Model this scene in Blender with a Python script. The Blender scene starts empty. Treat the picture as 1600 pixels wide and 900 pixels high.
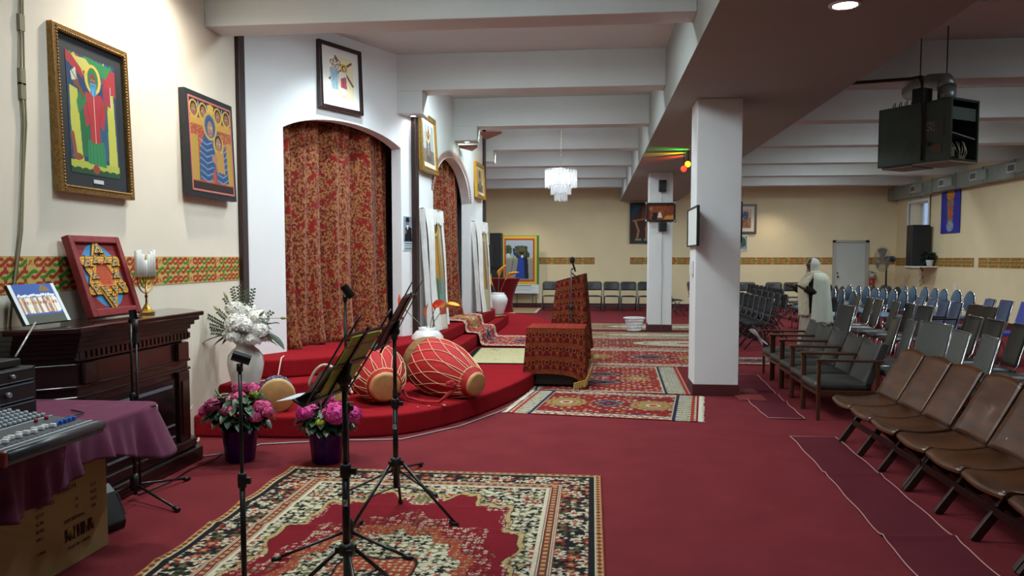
import bpy, math, random
import numpy as np
from mathutils import Vector, Matrix, Euler
PI = math.pi
R = math.radians
SC = bpy.context.scene
COL = SC.collection
random.seed(7)
RNG = np.random.RandomState(5)

# ------------------------------------------------------------------ camera
cam_data = bpy.data.cameras.new('camera')
cam_data.sensor_width = 36.0
cam_data.lens = 27.45
cam_data.shift_y = 0.01875
cam_data.clip_end = 100
cam = bpy.data.objects.new('camera', cam_data)
COL.objects.link(cam)
cam.location = (0, 0, 1.45)
cam.rotation_euler = (R(90 - 3.6114), 0, R(5.8385))
SC.camera = cam

# ------------------------------------------------------------------ world, exposure
SC.view_settings.view_transform = 'Standard'
SC.view_settings.look = 'None'
SC.view_settings.exposure = 0.12
SC.view_settings.gamma = 1.0
SC.view_settings.use_curve_mapping = False
world = bpy.data.worlds.new('world')
SC.world = world
world.use_nodes = True
world.node_tree.nodes['Background'].inputs[0].default_value = (0.55, 0.68, 0.95, 1)
world.node_tree.nodes['Background'].inputs[1].default_value = 1.2


def lamp(name, kind, loc, energy, color=(1, 1, 1), rot=(0, 0, 0), size=0.3, size_y=None, spot=60, blend=0.6):
    l = bpy.data.lights.new(name, kind)
    l.energy = energy
    l.color = color
    if kind == 'AREA':
        l.shape = 'RECTANGLE'
        l.size = size
        l.size_y = size_y or size
    else:
        l.shadow_soft_size = size
    if kind == 'SPOT':
        l.spot_size = R(spot)
        l.spot_blend = blend
    o = bpy.data.objects.new(name, l)
    COL.objects.link(o)
    o.location = loc
    o.rotation_euler = rot
    return o


COOL = (0.80, 0.95, 1.0)
WARM = (1.0, 0.88, 0.72)
# tubes in the ceiling bays (light of the ceiling fixtures built below)
BAY_Y = [1.9, 4.35, 6.95, 9.45, 11.95, 14.45, 16.95, 19.45]
LEFT_E = [36, 54, 70, 62, 52, 58, 62, 56]
RIGHT_E = [4, 8, 16, 32, 46, 58, 66, 56]
for i, y in enumerate(BAY_Y):
    lamp('bay_light', 'AREA', (-0.9, y, 3.62), LEFT_E[i], COOL, size=1.25, size_y=0.14)
    lamp('bay_light', 'AREA', (5.2, y, 3.62), RIGHT_E[i], COOL, size=1.25, size_y=0.14)
# recessed downlights and wall washers
lamp('downlight', 'SPOT', (1.62, 5.40, 3.05), 34, COOL, size=0.07, spot=125, blend=0.8)
lamp('downlight', 'SPOT', (-2.70, 5.35, 3.70), 170, (1, 0.93, 0.82), size=0.10, spot=150, blend=0.9)
lamp('downlight', 'SPOT', (-2.15, 7.65, 3.70), 130, COOL, size=0.06, spot=120, blend=0.9)
lamp('downlight', 'SPOT', (-2.0, 21.9, 3.25), 60, WARM, size=0.06, spot=120, blend=0.9)
lamp('downlight', 'SPOT', (5.0, 22.2, 3.25), 60, WARM, size=0.06, spot=120, blend=0.9)


# ------------------------------------------------------------------ materials
def lin(c):
    if isinstance(c, str):
        c = c.lstrip('#')
        c = [int(c[i:i + 2], 16) / 255 for i in (0, 2, 4)]
    return tuple((x / 12.92 if x <= 0.04045 else ((x + 0.055) / 1.055) ** 2.4) for x in c)


MATS = {}


def mat(name, col, rough=0.6, metal=0.0, var=0.0, scale=12.0, bump=0.0, bscale=None, stretch=None, emit=None,
        alpha=1.0, spec=0.5, sheen=0.0, trans=0.0, coat=0.0):
    if name in MATS:
        return MATS[name]
    m = bpy.data.materials.new(name)
    m.use_nodes = True
    nt = m.node_tree
    b = nt.nodes['Principled BSDF']
    c = lin(col)
    b.inputs['Base Color'].default_value = (*c, 1)
    b.inputs['Roughness'].default_value = rough
    b.inputs['Metallic'].default_value = metal
    b.inputs['Specular IOR Level'].default_value = spec
    if sheen:
        b.inputs['Sheen Weight'].default_value = sheen
    if trans:
        b.inputs['Transmission Weight'].default_value = trans
    if coat:
        b.inputs['Coat Weight'].default_value = coat
    if alpha < 1:
        b.inputs['Alpha'].default_value = alpha
    if emit:
        b.inputs['Emission Color'].default_value = (*lin(emit[0]), 1)
        b.inputs['Emission Strength'].default_value = emit[1]
    if var or bump:
        tc = nt.nodes.new('ShaderNodeTexCoord')
        mp = nt.nodes.new('ShaderNodeMapping')
        nt.links.new(tc.outputs['Object'], mp.inputs[0])
        if stretch:
            mp.inputs['Scale'].default_value = stretch
        if var:
            n = nt.nodes.new('ShaderNodeTexNoise')
            n.inputs['Scale'].default_value = scale
            n.inputs['Detail'].default_value = 5
            nt.links.new(mp.outputs[0], n.inputs[0])
            r = nt.nodes.new('ShaderNodeValToRGB')
            r.color_ramp.elements[0].position = 0.3
            r.color_ramp.elements[1].position = 0.7
            r.color_ramp.elements[0].color = (*[max(0, x * (1 - var)) for x in c], 1)
            r.color_ramp.elements[1].color = (*[min(1, x * (1 + var)) for x in c], 1)
            nt.links.new(n.outputs['Fac'], r.inputs[0])
            nt.links.new(r.outputs[0], b.inputs['Base Color'])
        if bump:
            n2 = nt.nodes.new('ShaderNodeTexNoise')
            n2.inputs['Scale'].default_value = bscale or scale
            n2.inputs['Detail'].default_value = 3
            nt.links.new(mp.outputs[0], n2.inputs[0])
            bp = nt.nodes.new('ShaderNodeBump')
            bp.inputs['Strength'].default_value = bump
            bp.inputs['Distance'].default_value = 0.01
            nt.links.new(n2.outputs['Fac'], bp.inputs['Height'])
            nt.links.new(bp.outputs[0], b.inputs['Normal'])
    MATS[name] = m
    return m


def two_tone(name, c1, c2, scale, thr=0.5, soft=0.04, rough=0.8, stretch=(1, 1, 1), detail=3, c3=None, thr3=0.62,
             sheen=0.0, voro=False):
    """fabric with a woven pattern: noise cut into two (or three) flat colours"""
    if name in MATS:
        return MATS[name]
    m = bpy.data.materials.new(name)
    m.use_nodes = True
    nt = m.node_tree
    b = nt.nodes['Principled BSDF']
    b.inputs['Roughness'].default_value = rough
    b.inputs['Sheen Weight'].default_value = sheen
    b.inputs['Specular IOR Level'].default_value = 0.2
    tc = nt.nodes.new('ShaderNodeTexCoord')
    mp = nt.nodes.new('ShaderNodeMapping')
    mp.inputs['Scale'].default_value = stretch
    nt.links.new(tc.outputs['Object'], mp.inputs[0])
    n = nt.nodes.new('ShaderNodeTexNoise')
    n.inputs['Scale'].default_value = scale
    n.inputs['Detail'].default_value = detail
    n.inputs['Distortion'].default_value = 0.6
    nt.links.new(mp.outputs[0], n.inputs[0])
    r = nt.nodes.new('ShaderNodeValToRGB')
    e = r.color_ramp.elements
    e[0].position = thr - soft
    e[0].color = (*lin(c1), 1)
    e[1].position = thr + soft
    e[1].color = (*lin(c2), 1)
    nt.links.new(n.outputs['Fac'], r.inputs[0])
    out = r.outputs[0]
    if c3:
        n3 = nt.nodes.new('ShaderNodeTexNoise')
        n3.inputs['Scale'].default_value = scale * 0.28
        n3.inputs['Detail'].default_value = 2
        nt.links.new(mp.outputs[0], n3.inputs[0])
        r3 = nt.nodes.new('ShaderNodeValToRGB')
        r3.color_ramp.elements[0].position = thr3 - 0.02
        r3.color_ramp.elements[1].position = thr3 + 0.02
        nt.links.new(n3.outputs['Fac'], r3.inputs[0])
        mx = nt.nodes.new('ShaderNodeMix')
        mx.data_type = 'RGBA'
        nt.links.new(r3.outputs[0], mx.inputs[0])
        nt.links.new(out, mx.inputs[6])
        mx.inputs[7].default_value = (*lin(c3), 1)
        out = mx.outputs[2]
    nt.links.new(out, b.inputs['Base Color'])
    MATS[name] = m
    return m


def painted(name, rough=0.7, spec=0.3, coat=0.0):
    """a material that shows a mesh's own painted pattern"""
    if name in MATS:
        return MATS[name]
    m = bpy.data.materials.new(name)
    m.use_nodes = True
    nt = m.node_tree
    b = nt.nodes['Principled BSDF']
    b.inputs['Roughness'].default_value = rough
    b.inputs['Specular IOR Level'].default_value = spec
    b.inputs['Coat Weight'].default_value = coat
    b.inputs['Coat Roughness'].default_value = 0.05
    a = nt.nodes.new('ShaderNodeAttribute')
    a.attribute_name = 'paint'
    nt.links.new(a.outputs['Color'], b.inputs['Base Color'])
    MATS[name] = m
    return m


# ------------------------------------------------------------------ mesh building
class MB:
    def __init__(s):
        s.v = []
        s.f = []
        s.s = []

    def add(s, vs, fs, smooth=False, M=None):
        o = len(s.v)
        if M is not None:
            vs = [M @ Vector(p) for p in vs]
        s.v.extend([tuple(p) for p in vs])
        for f in fs:
            s.f.append([i + o for i in f])
            s.s.append(smooth)
        return s

    def box(s, lo, hi, M=None):
        x0, y0, z0 = lo
        x1, y1, z1 = hi
        vs = [(x0, y0, z0), (x1, y0, z0), (x1, y1, z0), (x0, y1, z0), (x0, y0, z1), (x1, y0, z1), (x1, y1, z1), (x0, y1, z1)]
        fs = [(0, 3, 2, 1), (4, 5, 6, 7), (0, 1, 5, 4), (1, 2, 6, 5), (2, 3, 7, 6), (3, 0, 4, 7)]
        return s.add(vs, fs, False, M)

    def bar(s, p0, p1, w, h, up=(0, 0, 1)):
        p0 = Vector(p0)
        p1 = Vector(p1)
        d = (p1 - p0)
        L = d.length
        d.normalize()
        u = Vector(up)
        if abs(d.dot(u)) > 0.98:
            u = Vector((1, 0, 0))
        a = d.cross(u).normalized()
        b = a.cross(d).normalized()
        M = Matrix((a, d, b)).transposed().to_4x4()
        M.translation = p0
        return s.box((-w / 2, 0, -h / 2), (w / 2, L, h / 2), M)

    def tube(s, pts, r, n=8, cap=True, closed=False):
        pts = [Vector(p) for p in pts]
        rs = r if isinstance(r, (list, tuple)) else [r] * len(pts)
        N = len(pts)
        vs = []
        prev = None
        for i, p in enumerate(pts):
            if closed:
                t = (pts[(i + 1) % N] - pts[(i - 1) % N])
            else:
                t = pts[min(i + 1, N - 1)] - pts[max(i - 1, 0)]
            if t.length < 1e-9:
                t = Vector((0, 0, 1))
            t.normalize()
            if prev is None:
                u = Vector((0, 0, 1)) if abs(t.z) < 0.9 else Vector((1, 0, 0))
                a = t.cross(u).normalized()
            else:
                a = (prev - t * prev.dot(t))
                if a.length < 1e-6:
                    a = t.cross(Vector((0.3, 0.5, 0.8)))
                a.normalize()
            prev = a
            b = t.cross(a)
            for k in range(n):
                an = 2 * PI * k / n
                vs.append(p + (a * math.cos(an) + b * math.sin(an)) * rs[i])
        fs = []
        M = N if closed else N - 1
        for i in range(M):
            j = (i + 1) % N
            for k in range(n):
                l = (k + 1) % n
                fs.append((i * n + k, j * n + k, j * n + l, i * n + l))
        s.add(vs, fs, True)
        if cap and not closed:
            o = len(s.v) - len(vs)
            s.f.append([o + k for k in range(n)])
            s.s.append(False)
            s.f.append([o + (N - 1) * n + k for k in reversed(range(n))])
            s.s.append(False)
        return s

    def cyl(s, p0, p1, r0, r1=None, n=20):
        return s.tube([p0, p1], [r0, r0 if r1 is None else r1], n)

    def lathe(s, prof, c=(0, 0, 0), n=24, M=None, smooth=True, wob=None):
        vs = []
        for r, z in prof:
            for k in range(n):
                a = 2 * PI * k / n
                rr = r * (1 if wob is None else wob(a, z))
                vs.append((c[0] + rr * math.cos(a), c[1] + rr * math.sin(a), c[2] + z))
        fs = []
        for i in range(len(prof) - 1):
            for k in range(n):
                l = (k + 1) % n
                fs.append((i * n + k, i * n + l, (i + 1) * n + l, (i + 1) * n + k))
        s.add(vs, fs, smooth, M)
        if prof[0] == prof[-1]:
            return s
        o = len(s.v) - len(vs)
        if prof[0][0] > 1e-4:
            s.f.append([o + k for k in reversed(range(n))])
            s.s.append(False)
        if prof[-1][0] > 1e-4:
            s.f.append([o + (len(prof) - 1) * n + k for k in range(n)])
            s.s.append(False)
        return s

    def ball(s, c, r, nu=14, nv=9, M=None):
        if not isinstance(r, (list, tuple)):
            r = (r, r, r)
        prof = []
        vs = [(c[0], c[1], c[2] - r[2])]
        for i in range(1, nv):
            t = PI * i / nv
            for k in range(nu):
                a = 2 * PI * k / nu
                vs.append((c[0] + r[0] * math.sin(t) * math.cos(a), c[1] + r[1] * math.sin(t) * math.sin(a), c[2] - r[2] * math.cos(t)))
        vs.append((c[0], c[1], c[2] + r[2]))
        fs = []
        for k in range(nu):
            fs.append((0, 1 + (k + 1) % nu, 1 + k))
        for i in range(nv - 2):
            for k in range(nu):
                l = (k + 1) % nu
                fs.append((1 + i * nu + k, 1 + i * nu + l, 1 + (i + 1) * nu + l, 1 + (i + 1) * nu + k))
        e = len(vs) - 1
        o = 1 + (nv - 2) * nu
        for k in range(nu):
            fs.append((e, o + k, o + (k + 1) % nu))
        return s.add(vs, fs, True, M)

    def prism(s, poly, z0, z1, M=None, smooth=False):
        n = len(poly)
        vs = [(x, y, z0) for x, y in poly] + [(x, y, z1) for x, y in poly]
        s.add(vs, [tuple(reversed(range(n))), tuple(range(n, 2 * n))], False, M)
        o = len(s.v) - 2 * n
        for k in range(n):
            l = (k + 1) % n
            s.f.append([o + k, o + l, o + n + l, o + n + k])
            s.s.append(smooth)
        return s

    def sheet(s, fn, nu, nv, thick=None, smooth=True):
        """fn(u,v)->point for u,v in 0..1; optional thickness as vector-valued offset"""
        P = [[Vector(fn(i / nu, j / nv)) for i in range(nu + 1)] for j in range(nv + 1)]
        vs = [p for row in P for p in row]
        W = nu + 1
        fs = [(j * W + i, j * W + i + 1, (j + 1) * W + i + 1, (j + 1) * W + i) for j in range(nv) for i in range(nu)]
        if thick is None:
            return s.add(vs, fs, smooth)
        T = Vector(thick) if not callable(thick) else None
        vs2 = [p + (T if T is not None else Vector(thick(p))) for p in vs]
        K = len(vs)
        fs2 = [tuple(K + q for q in reversed(f)) for f in fs]
        rim = [i for i in range(W)] + [j * W + nu for j in range(1, nv + 1)] + [nv * W + i for i in range(nu - 1, -1, -1)] + [j * W for j in range(nv - 1, 0, -1)]
        fr = []
        for a in range(len(rim)):
            p, q = rim[a], rim[(a + 1) % len(rim)]
            fr.append((q, p, K + p, K + q))
        s.add(vs + vs2, fs + fs2, smooth)
        o = len(s.v) - 2 * K
        for f in fr:
            s.f.append([i + o for i in f])
            s.s.append(False)
        return s

    def build(s, name, m, parent=None, bevel=0.0, seg=2, label=None):
        me = bpy.data.meshes.new(name)
        me.from_pydata(s.v, [], s.f)
        me.polygons.foreach_set('use_smooth', s.s)
        if m is not None:
            me.materials.append(m)
        me.update()
        o = bpy.data.objects.new(name, me)
        COL.objects.link(o)
        if parent is not None:
            o.parent = parent
        if bevel:
            b = o.modifiers.new('bevel', 'BEVEL')
            b.width = bevel
            b.segments = seg
            b.limit_method = 'ANGLE'
            b.angle_limit = R(40)
        if label:
            o['label'] = label
        return o


def thing(name, label, cat, loc=(0, 0, 0), rz=0.0, group=None):
    o = bpy.data.objects.new(name, None)
    o.empty_display_size = 0.1
    COL.objects.link(o)
    o.location = loc
    o.rotation_euler = (0, 0, rz)
    return tag(o, label, cat, group)


def tag(o, label, cat, group=None):
    o['label'] = label
    o['category'] = cat
    if group:
        o['group'] = group
    return o


def struct(o):
    o['kind'] = 'structure'
    return o


def dup(root, loc, rz, label, group=None):
    r = root.copy()
    COL.objects.link(r)
    r.location = loc
    r.rotation_euler = (0, 0, rz)
    r['label'] = label
    if group:
        r['group'] = group
    for ch in list(root.children):
        c = ch.copy()
        COL.objects.link(c)
        c.parent = r
        for g in list(ch.children):
            d = g.copy()
            COL.objects.link(d)
            d.parent = c
    return r


# ------------------------------------------------------------------ painted patterns
class Art:
    """small raster painter; x 0..1 left to right, y 0..1 bottom to top"""

    def __init__(s, W, H, bg):
        s.W, s.H = W, H
        s.a = np.zeros((H, W, 3))
        s.a[:] = s.c(bg)
        s.X, s.Y = np.meshgrid((np.arange(W) + 0.5) / W, (np.arange(H) + 0.5) / H)
        s.asp = H / W

    def c(s, col):
        if isinstance(col, str):
            col = col.lstrip('#')
            return np.array([int(col[i:i + 2], 16) / 255 for i in (0, 2, 4)])
        return np.array(col)

    def put(s, m, col):
        s.a[m] = s.c(col)
        return s

    def rect(s, x0, y0, x1, y1, col):
        return s.put((s.X >= x0) & (s.X <= x1) & (s.Y >= y0) & (s.Y <= y1), col)

    def ell(s, cx, cy, rx, ry, col):
        return s.put(((s.X - cx) / rx) ** 2 + ((s.Y - cy) / ry) ** 2 <= 1, col)

    def ring(s, cx, cy, rx, ry, w, col):
        q = np.sqrt(((s.X - cx) / rx) ** 2 + ((s.Y - cy) / ry) ** 2)
        return s.put((q <= 1) & (q >= 1 - w), col)

    def poly(s, pts, col):
        m = np.zeros(s.X.shape, bool)
        n = len(pts)
        j = n - 1
        for i in range(n):
            xi, yi = pts[i]
            xj, yj = pts[j]
            if yi != yj:
                m ^= ((yi > s.Y) != (yj > s.Y)) & (s.X < (xj - xi) * (s.Y - yi) / (yj - yi) + xi)
            j = i
        return s.put(m, col)

    def line(s, pts, w, col):
        m = np.zeros(s.X.shape, bool)
        for (x0, y0), (x1, y1) in zip(pts[:-1], pts[1:]):
            dx, dy = x1 - x0, (y1 - y0) * s.asp
            L = dx * dx + dy * dy + 1e-12
            t = np.clip(((s.X - x0) * dx + (s.Y - y0) * s.asp * dy) / L, 0, 1)
            m |= (s.X - x0 - t * dx) ** 2 + ((s.Y - y0) * s.asp - t * dy) ** 2 <= (w / 2) ** 2
        return s.put(m, col)

    def speckle(s, x0, y0, x1, y1, col, p, seed=1):
        r = np.random.RandomState(seed).rand(s.H, s.W)
        return s.put((s.X >= x0) & (s.X <= x1) & (s.Y >= y0) & (s.Y <= y1) & (r < p), col)


def painted_mesh(name, arr, w, h, m, parent=None, fn=None, thick=0.0):
    """grid mesh w x h carrying arr (H,W,3 sRGB). local x right, z up, faces -y; fn(x,z)->(x,y,z) bends it"""
    H, W = arr.shape[:2]
    xs = np.linspace(-w / 2, w / 2, W)
    zs = np.linspace(0, h, H)
    X, Z = np.meshgrid(xs, zs)
    if fn is None:
        P = np.stack([X, np.zeros_like(X), Z], -1).reshape(-1, 3)
    else:
        P = np.stack(fn(X, Z), -1).reshape(-1, 3)
    i = np.arange(H * W).reshape(H, W)
    F = np.stack([i[:-1, :-1], i[:-1, 1:], i[1:, 1:], i[1:, :-1]], -1).reshape(-1, 4)
    me = bpy.data.meshes.new(name)
    nf = len(F)
    V = P
    me.vertices.add(len(V))
    me.vertices.foreach_set('co', V.astype(np.float32).ravel())
    me.loops.add(nf * 4)
    me.loops.foreach_set('vertex_index', F.astype(np.int32).ravel())
    me.polygons.add(nf)
    me.polygons.foreach_set('loop_start', (np.arange(nf) * 4).astype(np.int32))
    try:
        me.polygons.foreach_set('loop_total', np.full(nf, 4, np.int32))
    except Exception:
        pass
    me.update(calc_edges=True)
    me.validate()
    at = me.color_attributes.new('paint', 'FLOAT_COLOR', 'POINT')
    a = arr.reshape(-1, 3)
    l = np.where(a <= 0.04045, a / 12.92, ((a + 0.055) / 1.055) ** 2.4)
    at.data.foreach_set('color', np.concatenate([l, np.ones((len(l), 1))], 1).astype(np.float32).ravel())
    me.materials.append(m)
    me.polygons.foreach_set('use_smooth', np.ones(nf, bool))
    o = bpy.data.objects.new(name, me)
    COL.objects.link(o)
    if parent is not None:
        o.parent = parent
    if thick:
        sm = o.modifiers.new('thickness', 'SOLIDIFY')
        sm.thickness = thick
        sm.offset = -1
    return o


def text_mesh(name, body, size, m, parent, M, label=None):
    cu = bpy.data.curves.new(name, 'FONT')
    cu.body = body
    cu.size = size
    cu.extrude = 0.0004
    cu.resolution_u = 2
    t = bpy.data.objects.new(name, cu)
    COL.objects.link(t)
    bpy.context.view_layer.update()
    me = bpy.data.meshes.new_from_object(t.evaluated_get(bpy.context.evaluated_depsgraph_get()))
    bpy.data.objects.remove(t)
    me.materials.clear()
    me.materials.append(m)
    me.transform(M)
    o = bpy.data.objects.new(name, me)
    COL.objects.link(o)
    o.parent = parent
    return o


# materials of the place
m_cream = mat('cream_wall_paint', '#E2D9C8', 0.75, var=0.03, scale=3, bump=0.05, bscale=60)
m_back = mat('warm_cream_wall_paint', '#E2CFA8', 0.75, var=0.03, scale=2, bump=0.05, bscale=60)
m_white = mat('white_wall_paint', '#E4E6E8', 0.6, var=0.02, scale=2)
m_ceil = mat('ceiling_paint', '#CDD0CF', 0.8, var=0.02, scale=2)
m_girder = mat('shaded_girder_grey', '#9C9F9A', 0.8, var=0.02, scale=2)  # shade put into the colour: darker than the ceiling, cooled against red floor bounce
m_pillar = mat('pillar_paint', '#DCDCDC', 0.55, var=0.02, scale=2)
m_carpet = mat('red_carpet', '#702B30', 0.95, var=0.10, scale=3.0, bump=0.5, bscale=220, spec=0.05)
m_dais = mat('bright_red_carpet', '#8C1A22', 0.95, var=0.08, scale=5, bump=0.6, bscale=150, spec=0.05)
m_base = mat('dark_maroon_trim', '#4A1219', 0.6, var=0.08, scale=8)
m_dkwood = mat('dark_brown_wood', '#2A1612', 0.35, var=0.25, scale=6, stretch=(6, 1, 1))
m_black = mat('black_plastic', '#111213', 0.45)
m_blackmetal = mat('black_metal', '#0D0D0E', 0.35, spec=0.6)
m_chrome = mat('chrome', '#C8C8C8', 0.18, metal=1.0)
m_gold = mat('brass', '#B08A3C', 0.3, metal=1.0, var=0.1)
m_paint = painted('painted_picture', 0.6)
m_glossy = painted('picture_under_glass', 0.5, coat=0.6)
m_rug = painted('woven_rug', 0.95, spec=0.1)
# ================================================================== STRUCTURE
ZC = 3.77
XL, XR, YB = -3.2, 8.5, 23.0
A0 = Vector((-3.2, 6.95, 0))
D1 = Vector((0.4432, 0.8964, 0))
ROT1 = math.atan2(D1.y, D1.x)
B0 = Vector((-2.1, 9.16, 0))
D2 = Vector((0.17, 4.74, 0)).normalized()
ROT2 = math.atan2(D2.y, D2.x)

b = MB()
b.box((-5.6, -2.5, -0.1), (XR + 0.2, YB + 0.2, 0))
struct(b.build('floor', m_carpet))
b = MB()
b.box((-5.6, -2.5, ZC), (XR + 0.2, YB + 0.2, ZC + 0.1))
struct(b.build('ceiling', m_ceil))
b = MB()
b.box((XL - 0.15, -2.5, 0), (XL, 6.93, ZC))
struct(b.build('wall_left', m_cream))
b = MB()
b.box((-5.6, 6.0, 0), (-5.45, 14.2, ZC))
struct(b.build('wall_sanctuary', m_white))
b = MB()
b.box((-3.75, YB, 0), (XR + 0.2, YB + 0.15, ZC))
struct(b.build('wall_back', m_back))
b = MB()
b.box((-5.6, -2.5, 0), (XR + 0.2, -2.35, ZC))
struct(b.build('wall_rear', m_cream))
b = MB()
b.box((-5.6, 13.93, 0), (-1.95, 14.08, ZC))
b.box((-3.75, 14.08, 0), (-3.6, YB, ZC))
b.box((-5.6, 5.9, 0), (-3.36, 6.0, ZC))
struct(b.build('wall_left_far', m_white))
# right wall with the window opening
WY0, WY1, WZ0, WZ1 = 20.9, 22.15, 1.25, 2.91
b = MB()
b.box((XR, -2.5, 0), (XR + 0.4, WY0, ZC))
b.box((XR, WY1, 0), (XR + 0.4, YB, ZC))
b.box((XR, WY0, 0), (XR + 0.4, WY1, WZ0))
b.box((XR, WY0, WZ1), (XR + 0.4, WY1, ZC))
struct(b.build('wall_right', m_back))
wf = MB()
for lo, hi in (((XR - 0.03, WY0 - 0.06, WZ0 - 0.06), (XR + 0.02, WY0, WZ1 + 0.06)),
               ((XR - 0.03, WY1, WZ0 - 0.06), (XR + 0.02, WY1 + 0.06, WZ1 + 0.06)),
               ((XR - 0.03, WY0, WZ1), (XR + 0.02, WY1, WZ1 + 0.06)),
               ((XR - 0.05, WY0, WZ0 - 0.06), (XR + 0.36, WY1, WZ0))):
    wf.box(lo, hi)
for y in (WY0 + 0.0, WY1 - 0.05, (WY0 + WY1) / 2 - 0.025):
    wf.box((XR + 0.33, y, WZ0), (XR + 0.38, y + 0.05, WZ1))
wf.box((XR + 0.33, WY0, 2.0), (XR + 0.38, WY1, 2.05))
win = struct(wf.build('window_1', m_white))
g = MB()
g.box((XR + 0.345, WY0, WZ0), (XR + 0.35, WY1, WZ1))
g.build('window_pane', mat('window_glass', '#DDE8F2', 0.25, trans=1.0), win)

# arch walls
def arch_wall(name, origin, rot, length, holes, top, m, thick=0.14):
    b = MB()
    x = 0.0
    for (s0, s1, fn) in holes:
        b.box((x, 0, 0), (s0, thick, top))
        n = 40
        for i in range(n):
            a = s0 + (s1 - s0) * i / n
            c = s0 + (s1 - s0) * (i + 1) / n
            za, zc = fn(a), fn(c)
            b.add([(a, 0, za), (c, 0, zc), (c, thick, zc), (a, thick, za), (a, 0, top), (c, 0, top), (c, thick, top), (a, thick, top)],
                  [(0, 3, 2, 1), (4, 5, 6, 7), (0, 1, 5, 4), (2, 3, 7, 6)])
        x = s1
    b.box((x, 0, 0), (length, thick, top))
    o = b.build(name, m)
    o.location = origin
    o.rotation_euler = (0, 0, rot)
    return struct(o)


def arch1(s):
    c, hw = 1.36, 0.873
    q = max(0.0, 1 - ((s - c) / (hw * 1.25)) ** 2)
    q0 = 1 - (1 / 1.25) ** 2
    return 2.715 + 0.17 * (math.sqrt(q) - math.sqrt(q0)) / (1 - math.sqrt(q0))


def arch2(s):
    c, hw = 2.2, 1.26
    q = max(0.0, 1 - ((s - c) / (hw * 1.03)) ** 2)
    q0 = 1 - (1 / 1.03) ** 2
    return 2.33 + 0.56 * (math.sqrt(q) - math.sqrt(q0)) / (1 - math.sqrt(q0))


arch_wall('wall_altar_left', A0, ROT1, 2.47, [(0.487, 2.233, arch1)], ZC, m_white)
arch_wall('wall_altar_right', B0, ROT2, 4.76, [(0.94, 3.46, arch2)], ZC, m_white)

# scalloped edging round the second arch
b = MB()
N = 46
for i in range(N):
    t0 = PI * (i + 0.1) / N
    t1 = PI * (i + 0.9) / N
    tm = (t0 + t1) / 2

    def ap(t, off):
        return (2.2 - (1.26 + off) * math.cos(t), -0.012, 2.33 + (0.56 + off) * math.sin(t))
    b.add([ap(t0, 0.01), ap(t1, 0.01), ap(t1, 0.06), ap(tm, 0.11), ap(t0, 0.06)], [(0, 1, 2, 3, 4)])
    b.add([Vector(p) + Vector((0, 0.012, 0)) for p in (ap(t0, 0.01), ap(t0, 0.06), ap(tm, 0.11), ap(t1, 0.06), ap(t1, 0.01))], [(0, 1, 2, 3, 4)])
o = b.build('trim_1', mat('dusty_pink_edging', '#B98A80', 0.8))
o.location = B0
o.rotation_euler = (0, 0, ROT2)
struct(o)

# dark posts at the corners of the altar walls
def post(name, x, y, z0, z1, w=0.1, rot=0.0):
    b = MB()
    b.box((-w / 2, -0.03, z0), (w / 2, 0.03, z1))
    o = b.build(name, m_dkwood, bevel=0.006)
    o.location = (x, y, 0)
    o.rotation_euler = (0, 0, rot)
    return struct(o)


post('trim_2', -3.19, 6.9, 0.18, ZC, 0.12, R(90))
post('trim_3', B0.x + 0.01, B0.y - 0.0, 0.53, ZC, 0.1, R(80))
post('trim_4', B0.x + D2.x * 4.68 + 0.02, B0.y + D2.y * 4.68, 0.36, ZC, 0.08, ROT2)

# girder and pillars
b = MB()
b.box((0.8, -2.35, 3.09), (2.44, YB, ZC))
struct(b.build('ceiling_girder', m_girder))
for nm, x0, x1, y0, y1 in (('pillar', 1.075, 1.535, 8.33, 8.79), ('pillar', 1.09, 1.535, 15.3, 15.75)):
    b = MB()
    b.box((x0, y0, 0), (x1, y1, 3.09))
    p = struct(b.build(nm, m_pillar, bevel=0.008))
    b = MB()
    b.box((x0 - 0.012, y0 - 0.012, 0), (x1 + 0.012, y1 + 0.012, 0.12 if y0 < 10 else 0.16))
    struct(b.build('baseboard_pillar', m_base, bevel=0.004))

# beams
BEAM_Y = [1.35, 3.85, 6.3, 8.9, 11.4, 13.9, 16.4, 18.9, 21.4]
for i, y in enumerate(BEAM_Y):
    x0 = XL if y < 7 else (-2.3 if y < 10 else (-2.08 if y < 13 else -3.6))
    t = 0.3
    b = MB()
    b.box((x0, y, 3.36), (0.8, y + t, ZC))
    if 8 < y < 10:
        b.box((x0, y, 3.10), (-1.94, y + t, 3.36))
    if 10 < y < 13:
        b.box((x0, y, 3.16), (-1.68, y + t, 3.36))
    if 13 < y < 15:
        b.box((-1.95, y, 3.16), (-1.75, y + t, 3.36))
    struct(b.build('ceiling_beam', m_ceil, bevel=0.006))
    b = MB()
    b.box((2.44, y, 3.36), (XR, y + t, ZC))
    struct(b.build('ceiling_beam', m_ceil, bevel=0.006))
# brown wooden wedges on the second and third beam ends
b = MB()
b.prism([(-1.68, 11.7), (-1.35, 11.7), (-1.68, 12.3)], 3.30, 3.33)
b.prism([(-2.0, 11.72), (-1.72, 11.72), (-1.86, 12.1)], 3.10, 3.14)
struct(b.build('trim_5', mat('reddish_wood_slats', '#8A4B33', 0.6, var=0.3, scale=20, stretch=(8, 1, 1))))

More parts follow.
